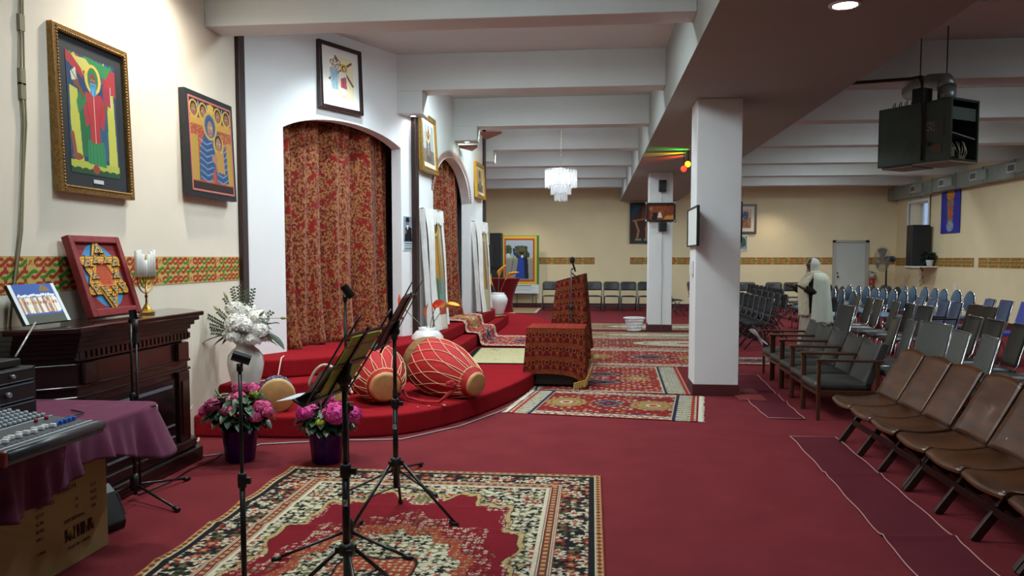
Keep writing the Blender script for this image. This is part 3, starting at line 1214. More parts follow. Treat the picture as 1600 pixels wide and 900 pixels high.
# things on the mantel ------------------------------------------------
A = Art(90, 70, '#DDE6E8')
A.rect(0.0, 0.0, 1, 0.22, '#55584F')
A.rect(0.08, 0.22, 0.92, 1.0, '#3F5FA8')
A.rect(0.08, 0.0, 0.92, 0.22, '#54564C')
A.poly([(0.62, 0.86), (0.70, 0.98), (0.82, 0.88), (0.84, 0.80), (0.6, 0.80)], '#8A7040')
rr = random.Random(3)
for k in range(30):
    x = 0.12 + 0.76 * k / 29
    A.ell(x, 0.68 + 0.05 * rr.random(), 0.02, 0.028, '#F2F0EE')
    A.poly([(x - 0.025, 0.66), (x + 0.025, 0.66), (x + 0.03, 0.25 + 0.1 * rr.random()), (x - 0.03, 0.25)], rr.choice(['#F0ECE6', '#E8E2DA', '#C89060', '#B8A890', '#F0F0F0', '#9A8070']))
for k in range(14):
    x = 0.14 + 0.72 * k / 13
    A.ell(x, 0.52, 0.02, 0.04, rr.choice(['#A87848', '#C04030', '#E8C890', '#8A5A3A']))
A.rect(0.0, 0.0, 0.08, 1.0, '#DDE6E8')
A.rect(0.92, 0.0, 1.0, 1.0, '#DDE6E8')
picture('canvas_photo', 'leaning canvas photograph of a white robed crowd on the left end of the mantel', 'photo canvas',
        (-3.06, 4.03, 1.075 + 0.115), R(90), 0.36, 0.235, 0.0, m_black, 0.02, A, tilt=R(-26))

rl = thing('carved_relief', 'red framed carved relief of a winged faced star leaning on the mantel', 'carved relief', (-3.025, 4.66, 1.078), R(90))
rl.rotation_euler = (R(-17), 0, R(90))
m_redp = mat('red_painted_wood', '#7E1F22', 0.5, var=0.2, scale=25, bump=0.2, bscale=60)
b = MB()
W2, H2 = 0.255, 0.52
for lo, hi in (((-W2, -0.05, 0), (-W2 + 0.045, 0, H2)), ((W2 - 0.045, -0.05, 0), (W2, 0, H2)), ((-W2 + 0.045, -0.05, 0), (W2 - 0.045, 0, 0.05)),
               ((-W2 + 0.045, -0.05, H2 - 0.045), (W2 - 0.045, 0, H2))):
    b.box(lo, hi)
b.build('frame', m_redp, rl, bevel=0.006)
b = MB()
b.box((-W2 + 0.04, -0.022, 0.045), (W2 - 0.04, -0.002, H2 - 0.04))
b.build('panel', m_redp, rl)
A = Art(150, 150, '#7E1F22')
HM = np.zeros((150, 150))


def relief_mask(m, h):
    HM[m] = np.maximum(HM[m], h)


A.ell(0.5, 0.5, 0.44, 0.49, '#3F7FB0')
A.speckle(0, 0, 1, 1, '#3F6F9C', 0.0, 1)
tri1 = [(0.5, 0.98), (0.09, 0.27), (0.91, 0.27)]
tri2 = [(0.5, 0.02), (0.09, 0.73), (0.91, 0.73)]
for tri in (tri1, tri2):
    before = A.a.copy()
    A.line(tri + [tri[0]], 0.145, '#1C1220')
    A.line(tri + [tri[0]], 0.115, '#C8962E')
    A.line(tri + [tri[0]], 0.05, '#B0402A')
    A.line(tri + [tri[0]], 0.022, '#E0B848')
    relief_mask(np.abs(A.a - before).sum(-1) > 0, 0.012)
before = A.a.copy()
A.ell(0.5, 0.5, 0.19, 0.2, '#B8512E')
rq = np.random.RandomState(3)
for k in range(6):
    y = 0.38 + k * 0.047
    for q in range(7):
        x = 0.37 + q * 0.04
        A.line([(x, y), (x + rq.uniform(-.012, .012), y + 0.03)], 0.012, '#6E2418')
relief_mask(np.abs(A.a - before).sum(-1) > 0, 0.006)
for i in range(12):
    an = PI / 2 + i * PI / 6
    rr_ = 0.40 if i % 2 == 0 else 0.265
    cx, cy = 0.5 + rr_ * 0.95 * math.cos(an), 0.5 + rr_ * 1.02 * math.sin(an)
    before = A.a.copy()
    up_ = 1 if math.sin(an) >= -0.01 else -1
    sz = 0.115 if i % 2 == 0 else 0.09
    A.poly([(cx, cy + up_ * sz), (cx - sz * 1.1, cy - up_ * sz * 0.75), (cx + sz * 1.1, cy - up_ * sz * 0.75)], '#1A1418')
    A.poly([(cx, cy + up_ * sz * 0.82), (cx - sz * 0.9, cy - up_ * sz * 0.62), (cx + sz * 0.9, cy - up_ * sz * 0.62)], '#CDA03A')
    A.ell(cx, cy - up_ * sz * 0.12, sz * 0.5, sz * 0.5, '#241A18')
    A.ell(cx, cy - up_ * sz * 0.12, sz * 0.38, sz * 0.38, '#C8B480')
    A.ell(cx, cy - up_ * sz * 0.12, sz * 0.27, sz * 0.29, '#5A3A28')
    A.ell(cx - sz * 0.1, cy, sz * 0.06, sz * 0.06, '#F0E8D8')
    A.ell(cx + sz * 0.1, cy, sz * 0.06, sz * 0.06, '#F0E8D8')
    relief_mask(np.abs(A.a - before).sum(-1) > 0, 0.02)
HS = HM.copy()
for _ in range(2):
    HS = (HS + np.roll(HS, 1, 0) + np.roll(HS, -1, 0) + np.roll(HS, 1, 1) + np.roll(HS, -1, 1)) / 5
o = painted_mesh('carved_star', A.a, 0.42, 0.425, m_paint, rl, fn=lambda X, Z: (X, -HS, Z))
o.location = (0, -0.024, 0.052)

mn = thing('menorah', 'brass seven branched candle holder with white candles at the right end of the mantel', 'candelabra', (-3.0, 5.0, 1.075), R(90))
b = MB()
b.lathe([(0.055, 0), (0.057, 0.008), (0.045, 0.016), (0.03, 0.03), (0.018, 0.05), (0.01, 0.065)], n=8, smooth=False)
b.lathe([(0.008, 0.06), (0.006, 0.1), (0.011, 0.115), (0.006, 0.13), (0.006, 0.2)], n=12)
b.build('base', m_gold, mn)
for k in (1, 2, 3):
    rr_ = 0.033 * k
    b = MB()
    b.tube([(rr_ * math.cos(PI + PI * i / 16), 0, 0.235 + rr_ * 0.98 * math.sin(PI + PI * i / 16)) for i in range(17)], 0.0045, 8)
    b.build('arm', m_gold, mn)
b = MB()
b.tube([(0, 0, 0.19), (0, 0, 0.24)], 0.0045, 8)
b.build('stem', m_gold, mn)
for k in range(-3, 4):
    b = MB()
    b.lathe([(0.004, 0.225), (0.012, 0.24), (0.013, 0.252), (0.009, 0.254)], c=(k * 0.033, 0, 0), n=12)
    cu = b.build('candle_cup', m_gold, mn)
    b = MB()
    h = [0.425, 0.43, 0.40, 0.36, 0.40, 0.42, 0.43][k + 3]
    b.lathe([(0.0135, 0.25), (0.013, h - 0.003), (0.010, h)], c=(k * 0.033, 0, 0), n=12)
    b.build('candle', mat('white_wax', '#E8E8E2', 0.45), cu)

# cable down the left wall
b = MB()
b.tube([(-3.188, 4.16, 3.2), (-3.188, 4.165, 2.9), (-3.185, 4.14, 2.5), (-3.188, 4.15, 2.2), (-3.186, 4.12, 1.9), (-3.188, 4.09, 1.6), (-3.188, 4.02, 1.28), (-3.188, 3.97, 1.0), (-3.18, 3.96, 0.7)], 0.007, 6)
b.tube([(-3.188, 4.175, 3.2), (-3.188, 4.18, 2.9), (-3.185, 4.165, 2.5), (-3.188, 4.17, 2.2), (-3.186, 4.13, 1.9), (-3.188, 4.105, 1.6), (-3.188, 4.03, 1.28)], 0.005, 6)
for z, y in ((2.72, 4.16), (2.42, 4.15), (2.34, 4.15)):
    b.box((-3.2, y - 0.02, z), (-3.18, y + 0.02, z + 0.09))
tag(b.build('wall_cable', mat('painted_cable', '#8A8468', 0.6)), 'grey taped cable running down the cream wall left of the saint painting', 'cable')
# ================================================================== SOUND DESK, LEFT FOREGROUND
TX0, TX1, TY0, TY1, TZ = -3.10, -2.215, 1.9, 3.80, 0.70
tb = thing('folding_table', 'folding table under a plum cloth carrying the mixing console', 'table', ((TX0 + TX1) / 2, (TY0 + TY1) / 2, 0))
hx, hy = (TX1 - TX0) / 2, (TY1 - TY0) / 2
b = MB()
b.box((-hx + 0.01, -hy + 0.01, TZ - 0.035), (hx - 0.01, hy - 0.01, TZ - 0.006))
b.build('table_top', mat('grey_laminate', '#8A8A86', 0.5), tb, bevel=0.004)
for sx in (-1, 1):
    for sy in (-1, 1):
        b = MB()
        b.cyl((sx * (hx - 0.30), sy * (hy - 0.55), 0), (sx * (hx - 0.30), sy * (hy - 0.55), TZ - 0.035), 0.013, n=10)
        b.build('leg', m_blackmetal, tb)

# draped cloth: top plus hanging skirts with folds
b = MB()
rs = random.Random(4)


def hang(u):
    """perimeter walk along back edge -> corner -> right edge (towards camera); returns x,y, outward normal, drop"""
    L1 = TX1 - TX0
    L2 = TY1 - TY0
    d = u * (L1 + L2 + 0.0)
    if d < L1:
        return TX0 + d, TY1, (0, 1), 0.2
    return TX1, TY1 - (d - L1), (1, 0), 0.2


def cloth_pt(u, v):
    L1, L2, rc = TX1 - TX0, TY1 - TY0, 0.10
    d = u * (L1 + L2 - 2 * rc + PI / 2 * rc)
    if d < L1 - rc:
        x, y, nx, ny = TX0 + d, TY1, 0, 1
        s = -(L1 - rc - d)
    elif d < L1 - rc + PI / 2 * rc:
        a = (d - (L1 - rc)) / rc
        x, y = TX1 - rc + rc * math.sin(a), TY1 - rc + rc * math.cos(a)
        nx, ny = math.sin(a), math.cos(a)
        s = 0
    else:
        q = d - (L1 - rc + PI / 2 * rc)
        x, y, nx, ny = TX1, TY1 - rc - q, 1, 0
        s = q
    corner = math.exp(-((s) / 0.22) ** 2)
    drop = 0.205 + 0.03 * math.sin(u * 21) + 0.035 * math.sin(u * 9 + 1)
    fold = 0.016 * math.sin(s * 19 + 1) + 0.014 * math.sin(s * 33) + 0.01 * math.sin(s * 61 + 2)
    out = v * (0.02 + 0.05 * corner) + v * fold * 1.3 + 0.008
    zz = TZ + 0.004 - (v ** 1.0) * (drop + 0.05 * corner)
    # soft edge
    if v < 0.06:
        zz = TZ + 0.006 - 0.3 * v * v * 10
    return (x + nx * out, y + ny * out, zz)


b.sheet(cloth_pt, 160, 14)


def top_pt(u, v):
    rc = 0.1
    x = TX0 + u * (TX1 - TX0 + 0.008)
    y = TY0 + v * (TY1 - TY0 + 0.008)
    dx, dy = x - (TX1 - rc), y - (TY1 - rc)
    if dx > 0 and dy > 0:
        m = max(dx, dy) / rc
        r_ = math.hypot(dx, dy)
        if r_ > 0:
            f = m * (rc + 0.008) / r_
            x, y = TX1 - rc + dx * f, TY1 - rc + dy * f
    return (x, y, TZ + 0.006 + 0.0015 * math.sin(x * 30) * math.sin(y * 24))


b.sheet(top_pt, 60, 60)
cl = b.build('tablecloth', mat('plum_cloth', '#642F48', 0.9, var=0.12, scale=14, bump=0.25, bscale=300, sheen=0.08, spec=0.1))
sm = cl.modifiers.new('thickness', 'SOLIDIFY')
sm.thickness = 0.003
tag(cl, 'plum purple cloth draped over the table in the left foreground', 'tablecloth')

# cardboard box under the table
m_card = mat('cardboard', '#9C8254', 0.85, var=0.06, scale=6, bump=0.1, bscale=120)
cb = thing('cardboard_box', 'large brown cardboard box with printed markings under the plum cloth', 'box', (-2.62, 3.12, 0))
b = MB()
b.box((-0.27, -0.55, 0.0), (0.19, 0.53, 0.60))
b.build('carton', m_card, cb, bevel=0.004)
b = MB()
b.box((-0.27, -0.55, 0.60), (-0.045, 0.49, 0.606))
b.box((-0.035, -0.55, 0.60), (0.19, 0.49, 0.606))
b.build('flap', m_card, cb)
m_ink = mat('black_print', '#3A2A1C', 0.8)
FM = lambda y, z: Matrix.Translation((0.192, y, z)) @ Euler((R(90), 0, R(90))).to_matrix().to_4x4()
for body, y, z, s in (('PART NO.', 0.02, 0.335, 0.028), ('A-36G14', 0.16, 0.365, 0.036), ("Q'TY", 0.02, 0.30, 0.024), ('G.W.', 0.02, 0.265, 0.024),
                      ('N.W.', 0.02, 0.23, 0.024), ('NO.', 0.02, 0.195, 0.024), ('PCS', 0.40, 0.335, 0.024), ('KGS', 0.40, 0.30, 0.024), ('KGS', 0.40, 0.265, 0.024),
                      ('CM', 0.40, 0.23, 0.024), ('14', 0.28, 0.30, 0.026), ('17', 0.28, 0.265, 0.026), ('DESCRIPTION', 0.20, 0.215, 0.024), ('MADE IN CHINA', 0.22, 0.085, 0.022), ('C/NO.', 0.02, 0.13, 0.022)):
    text_mesh('printed_text', body, s, m_ink, cb, FM(y, z))
b = MB()
b.box((0.190, 0.20, 0.125), (0.1915, 0.42, 0.185))
b.build('printed_label', two_tone('printed_bars', '#2A2018', '#A98450', 70, 0.55, 0.03, 0.8, stretch=(1, 1, 0.2)), cb)

# black monitor wedge behind the box
wd = thing('monitor_wedge', 'black wedge shaped floor monitor behind the cardboard box', 'speaker', (-2.53, 3.86, 0), R(90))
b = MB()
b.add([(-0.16, -0.06, 0), (0.13, -0.06, 0), (0.13, -0.12, 0.07), (-0.10, 0.05, 0.30), (-0.16, 0.05, 0.30),
       (-0.16, 0.06, 0), (0.13, 0.06, 0), (0.13, 0.06, 0.07)][:0], [])
prof = [(-0.16, 0), (0.15, 0), (0.17, 0.06), (0.05, 0.26), (-0.02, 0.31), (-0.16, 0.31)]
Mx = Matrix(((0, 0, 1, 0), (1, 0, 0, 0), (0, 1, 0, 0), (0, 0, 0, 1)))
b.prism([(p[0], p[1]) for p in prof], -0.13, 0.10, M=Matrix(((0, 0, 1, 0), (-1, 0, 0, 0), (0, 1, 0, 0), (0, 0, 0, 1))))
b.build('cabinet', m_black, wd, bevel=0.01)
b = MB()
b.bar((0.105, -0.150, 0.095), (0.105, -0.06, 0.245), 0.006, 0.01, up=(1, 0, 0))
b.build('grille', mat('dark_grille', '#1C1D1E', 0.7), wd)
wd.rotation_euler = (0, 0, R(75))
wd.scale = (0.62, 0.62, 0.75)
wd.location = (-2.60, 3.86, 0)

# ------------------------------------------------------------------ mixing console
mx = thing('mixing_console', 'grey mixing console with rows of knobs and white faders on the plum cloth', 'mixing console', (-2.045, 2.52, TZ + 0.014))
# local: -x runs to the back (rows of knobs), +y along the front edge away from the camera
ML, MD = 0.55, 0.44


def mz(d):     # height of the sloped face at depth d from the front edge
    return 0.045 + 0.10 * d


m_con = mat('console_grey', '#3B4047', 0.45, var=0.05, scale=20)
b = MB()
b.add([(0, 0, 0), (-MD, 0, 0), (-MD, 0, mz(MD)), (0, 0, mz(0)), (0, ML, 0), (-MD, ML, 0), (-MD, ML, mz(MD)), (0, ML, mz(0))],
      [(0, 1, 2, 3), (4, 7, 6, 5), (0, 3, 7, 4), (1, 5, 6, 2), (3, 2, 6, 7), (0, 4, 5, 1)])
b.build('case', m_con, mx, bevel=0.008)
b = MB()
b.add([(0.006, -0.025, -0.002), (-MD - 0.01, -0.025, -0.002), (-MD - 0.01, -0.025, mz(MD) + 0.012), (0.006, -0.025, mz(0) + 0.012),
       (0.006, 0.0, -0.002), (-MD - 0.01, 0.0, -0.002), (-MD - 0.01, 0.0, mz(MD) + 0.012), (0.006, 0.0, mz(0) + 0.012)],
      [(0, 1, 2, 3), (4, 7, 6, 5), (0, 3, 7, 4), (1, 5, 6, 2), (3, 2, 6, 7), (0, 4, 5, 1)])
b.build('end_cheek', mat('red_brown_cheek', '#5E1F16', 0.4, var=0.2, scale=12), mx, bevel=0.008)
b = MB()
b.tube([(-0.012, 0.0, mz(0) - 0.012), (-0.012, ML, mz(0) - 0.012)], 0.02, 12)
b.build('arm_rest', mat('console_rail', '#2C3036', 0.35), mx)
for d in (0.02, 0.05):
    b = MB()
    b.box((-d - 0.008, 0.005, mz(d) + 0.001), (-d, ML - 0.005, mz(d) + 0.003))
    b.build('white_stripe', mat('pale_stripe', '#B8C4CE', 0.4), mx)
b = MB()
b.box((-0.235, 0.005, mz(0.235) + 0.0), (-0.229, ML - 0.005, mz(0.235) + 0.003))
b.build('white_stripe', mat('pale_stripe', '#B8C4CE', 0.4), mx)
NCH = 19
for i in range(NCH):
    y = 0.03 + i * (ML - 0.06) / (NCH - 1)
    b = MB()
    b.box((-0.19, y - 0.0015, mz(0.19) - 0.012), (-0.07, y + 0.0015, mz(0.07) + 0.0015))
    b.build('fader_slot', m_black, mx)
fk = [0.10, 0.105, 0.11, 0.10, 0.115, 0.12, 0.11, 0.13, 0.12, 0.11, 0.13, 0.12, 0.125, 0.11, 0.12, 0.115]
for i in range(NCH):
    y = 0.03 + i * (ML - 0.06) / (NCH - 1)
    d = fk[i % 16] if i < 15 else 0.12
    colr = 'white_knob' if i < 14 else 'blue_knob'
    b = MB()
    b.box((-d - 0.012, y - 0.008, mz(d)), (-d + 0.012, y + 0.008, mz(d) + 0.016))
    b.build('fader_knob', mat(colr, '#D8DCDC' if i < 14 else '#2A5AB0', 0.4), mx, bevel=0.003)
kn = None
for r_ in range(5):
    for i in range(NCH):
        y = 0.03 + i * (ML - 0.06) / (NCH - 1)
        d = 0.255 + r_ * 0.038
        if kn is None:
            b = MB()
            b.lathe([(0.009, 0), (0.008, 0.012), (0.0065, 0.013)], n=10)
            kn = b.build('rotary_knob', mat('grey_knob', '#A8B0B6', 0.5), mx)
            o = kn
        else:
            o = kn.copy()
            COL.objects.link(o)
        o.location = (-d, y, mz(d))
for (y, col) in ((0.42, '#A02028'), (0.48, '#A02028')):
    b = MB()
    b.cyl((-0.21, y, mz(0.21)), (-0.21, y, mz(0.21) + 0.014), 0.008, n=10)
    b.build('red_knob', mat('red_knob', '#9A2430', 0.4), mx)
b = MB()
for k in range(8):
    y = 0.04 + 0.066 * k
    b.tube([(-MD - 0.005, y, mz(MD) - 0.02), (-MD - 0.005, y, mz(MD) + 0.035)], 0.009, 8)
b.build('jack_plug', mat('silver_plug', '#A8A49C', 0.35, metal=0.7), mx)

# cables plugged in the console
for k, (y, col, nm, lab) in enumerate(((2.62, '#B8B4A8', 'audio_cable', 'pale cable looping behind the mixing console'),
                                  (3.02, '#18181A', 'audio_cable', 'thin black cable crossing the cloth behind the console'))):
    b = MB()
    if k == 0:
        b.tube([(-2.56, 2.45, 0.86), (-2.56, 2.6, 0.93), (-2.56, 2.85, 0.96), (-2.555, 2.95, 0.92), (-2.55, 2.97, 0.88)], 0.006, 8)
    else:
        b.tube([(-2.50, 3.12, 0.722), (-2.42, 3.2, 0.728), (-2.38, 3.32, 0.722), (-2.40, 3.45, 0.716), (-2.5, 3.5, 0.716)], 0.004, 8)
    tag(b.build(nm, mat('cable_%d' % k, col, 0.5)), lab, 'cable')
b = MB()
b.lathe([(0.011, 0), (0.011, 0.075), (0.008, 0.085)], M=Matrix.Translation((-2.52, 3.10, 0.722)) @ Euler((R(90), 0, R(-60))).to_matrix().to_4x4(), n=12)
tag(b.build('marker_pen', mat('green_marker', '#2E8A4E', 0.4)), 'small green and white marker lying behind the mixing console', 'pen')

# ------------------------------------------------------------------ rack gear behind the console
rk = thing('equipment_rack', 'black audio rack of stacked amplifier units beside the fireplace', 'audio rack', (-2.66, 2.95, TZ + 0.008))
z = 0.0
for i, hh in enumerate((0.075, 0.09, 0.07)):
    b = MB()
    b.box((-0.36, -0.62, z), (0.02, 0.50, z + hh - 0.004))
    u = b.build('amplifier_unit', m_black, rk, bevel=0.004)
    b = MB()
    b.box((0.018, -0.60, z + 0.005), (0.024, 0.48, z + 0.008))
    b.box((0.018, -0.60, z + hh - 0.012), (0.024, 0.48, z + hh - 0.009))
    b.build('silver_edge', mat('grey_steel', '#7C8794', 0.35, metal=0.5), u)
    b = MB()
    for k in range(7):
        y = -0.5 + k * 0.13 + 0.03 * i
        b.cyl((0.02, y, z + hh * 0.5), (0.04, y, z + hh * 0.5), 0.012 if i == 1 else 0.009, n=12)
    b.build('dial', mat('silver_dial', '#9AA0A6', 0.35, metal=0.6), u)
    z += hh
b = MB()
b.box((-0.30, -0.55, z), (-0.02, 0.46, z + 0.035))
b.build('amplifier_unit', m_black, rk, bevel=0.006)
rc = thing('radio_receiver', 'small black wireless receivers stacked on top of the audio rack', 'receiver', (-2.84, 3.02, TZ + 0.008 + z + 0.036))
for i in range(2):
    b = MB()
    b.box((-0.10, -0.22, i * 0.05), (0.10, 0.26, i * 0.05 + 0.044))
    u = b.build('receiver_case', mat('charcoal_plastic', '#26282B', 0.5), rc, bevel=0.008)
    b = MB()
    b.box((0.099, -0.15, i * 0.05 + 0.01), (0.103, 0.05, i * 0.05 + 0.032))
    b.build('display', mat('dark_display', '#0A0D10', 0.15), u)
for y, l in ((0.24, 0.13), (-0.05, 0.15)):
    b = MB()
    b.cyl((-0.08, y, 0.09), (-0.08, y, 0.09 + l), 0.003, n=8)
    b.build('antenna', m_blackmetal, rc)
b = MB()
b.tube([(-2.70, 3.40, 0.985), (-2.79, 3.66, 1.125)], 0.0045, 8)
tag(b.build('antenna_rod', mat('pale_rod', '#B8BCB8', 0.3, metal=0.6)), 'thin silver telescopic antenna leaning up beside the rack', 'antenna')
# ================================================================== CURTAINS
m_cur = two_tone('red_gold_damask', '#581512', '#98623A', 46, 0.50, 0.07, 0.85, stretch=(1.0, 1.0, 0.85), detail=5, c3='#7A1512', thr3=0.60, sheen=0.15)


def curtain(label, origin, rot, s0, s1, z0, z1, y, seed, swell=0.0):
    rr_ = random.Random(seed)
    ph = [rr_.uniform(0, 6.28) for _ in range(5)]

    def fn(u, v):
        # v 0 bottom .. 1 top
        s = s0 + (s1 - s0) * u
        a = 0.06 * math.sin(s * 15 + ph[0] + 0.6 * math.sin(v * 2)) + 0.035 * math.sin(s * 27 + ph[1]) + 0.03 * math.sin(s * 6) + 0.01 * math.sin(s * 53 + ph[2] + v)
        a *= (0.75 + 0.5 * (1 - v))
        bulge = -0.05 * math.exp(-v * 7) * (1 + 0.6 * math.sin(s * 9 + ph[3]))
        sx = 0.02 * math.sin(v * 5 + ph[4]) * (1 - v) + swell * (1 - v) ** 3 * (u - 0.3)
        zz = z0 + (z1 - z0) * v + (0.012 * math.sin(s * 17 + ph[0]) if v == 0 else 0)
        return (s + sx, y + a + bulge, zz)
    b = MB()
    b.sheet(fn, 150, 40)
    o = b.build('curtain', m_cur)
    o.location = origin
    o.rotation_euler = (0, 0, rot)
    m_ = o.modifiers.new('thickness', 'SOLIDIFY')
    m_.thickness = 0.004
    return tag(o, label, 'curtain', None)


curtain('wide red and gold damask curtain hanging in the nearer left arch', A0, ROT1, 0.30, 2.13, 0.535, 3.02, 0.24, 1)
curtain('red and gold damask curtain hanging in the second narrower arch', B0, ROT2, 0.75, 3.60, 0.535, 3.05, 0.22, 5, 0.1)
# second leaf drawn aside at the far jamb
curtain('narrow strip of damask curtain at the dark right edge of the nearer arch', A0, ROT1, 2.10, 2.40, 0.535, 3.02, 0.33, 9)

# ================================================================== DRAPED ICONS
def draped_icon(label, clabel, s, w, h, art, tilt, seed, zb, out):
    pp = B0 + D2 * s
    base = Vector((pp.x + out, pp.y, zb))
    t = thing('leaning_icon', label, 'icon painting', base, ROT2)
    t.rotation_euler = (R(-tilt), 0, ROT2 + R(-8))
    b = MB()
    b.box((-w / 2, -0.02, 0), (w / 2, 0.01, h))
    b.build('panel', mat('pale_panel', '#C8C4BC', 0.6), t)
    a = painted_mesh('painting', art.a, w - 0.03, h - 0.04, m_paint, t)
    a.location = (0, -0.024, 0.02)
    rr_ = random.Random(seed)
    # gauze: over the top, down the near side in a wide fall, narrow strip on the far side
    b = MB()

    def near(u, v):
        x = -w / 2 - 0.03 + u * w * (0.42 + 0.05 * math.sin(v * 5 + seed))
        return (x, -0.045 - 0.018 * abs(math.sin(u * 9 + v * 2)) - 0.012 * math.sin(v * 7), h + 0.01 - v * (h + 0.0))
    b.sheet(near, 24, 60)

    def far(u, v):
        x = w / 2 + 0.025 - u * w * 0.13
        return (x, -0.04 - 0.01 * math.sin(u * 6 + v * 5), h + 0.01 - v * h * 0.97)
    b.sheet(far, 8, 50)

    def top(u, v):
        x = -w / 2 - 0.03 + u * (w + 0.055)
        return (x, -0.045 - 0.012 * math.sin(u * 14), h + 0.01 - v * (0.14 + 0.05 * abs(math.sin(u * 16))))
    b.sheet(top, 40, 8)

    def over(u, v):
        x = -w / 2 - 0.03 + u * (w + 0.055)
        return (x, -0.045 + v * 0.075, h + 0.012 + 0.012 * math.sin(v * PI))
    b.sheet(over, 40, 5)

    def side(u, v):
        return (-w / 2 - 0.03 - 0.004 * math.sin(v * 20), -0.045 + u * 0.075, h + 0.012 - v * h * 0.99)
    b.sheet(side, 4, 40)
    g = b.build('lace_drape', mat('white_gauze', '#D8D6D2', 0.9, var=0.10, scale=30, stretch=(1, 1, 0.3), bump=0.3, bscale=150, sheen=0.4))
    g.location = base
    g.rotation_euler = t.rotation_euler
    tag(g, clabel, 'cloth')


A = Art(50, 150, '#B8AE9A')
A.rect(0, 0.0, 1, 0.12, '#D8D4C4')
A.rect(0, 0.12, 1, 0.2, '#B2452E')
A.poly([(0.2, 0.18), (0.95, 0.18), (0.9, 0.45), (0.8, 0.82), (0.4, 0.82), (0.3, 0.5)], '#A88A4E')
A.poly([(0.25, 0.2), (0.6, 0.2), (0.62, 0.42), (0.35, 0.46)], '#4E6E52')
A.poly([(0.6, 0.2), (0.9, 0.2), (0.88, 0.42), (0.62, 0.42)], '#6A9A9A')
A.poly([(0.42, 0.5), (0.8, 0.5), (0.74, 0.8), (0.48, 0.8)], '#B28A3E')
A.line([(0.7, 0.3), (0.66, 0.8)], 0.06, '#8A5A34')
small_face(A, 0.6, 0.87, 0.15, '#7A5034', '#20140C', '#C8A44A', 1 / 3.0)
draped_icon('tall leaning icon panel of a robed figure between the dark post and the second arch',
            'white gauze draped over the nearer leaning icon beside the calla vase', 0.50, 0.54, 1.50, A, 4, 2, 0.54, 0.17)
A = Art(50, 150, '#C0B090')
A.rect(0, 0.0, 1, 0.25, '#B8B08A')
A.poly([(0.2, 0.25), (0.85, 0.25), (0.8, 0.8), (0.35, 0.8)], '#8A6A4A')
A.poly([(0.35, 0.25), (0.6, 0.25), (0.58, 0.75), (0.4, 0.75)], '#B8935A')
small_face(A, 0.55, 0.87, 0.15, '#7A5034', '#20140C', '#C8A44A', 1 / 3.0)
draped_icon('tall leaning icon panel past the second arch beside the speaker stack',
            'white gauze draped over the farther leaning icon beyond the second arch', 3.86, 0.58, 1.50, A, 4, 7, 0.54, 0.17)

# ================================================================== DRUMS
m_drum = mat('red_drum_cloth', '#A8161C', 0.8, var=0.15, scale=8, bump=0.25, bscale=18)
m_hide = mat('tan_drum_hide', '#B98E58', 0.6, var=0.18, scale=10)
m_cord = mat('pale_drum_cord', '#D8B48C', 0.7)
m_rim = mat('brown_hide_rim', '#7A5630', 0.85, var=0.3, scale=30, bump=0.5, bscale=60)


def aim(p0, p1):
    d = (Vector(p1) - Vector(p0)).normalized()
    q = Vector((0, 0, 1)).rotation_difference(d)
    return q


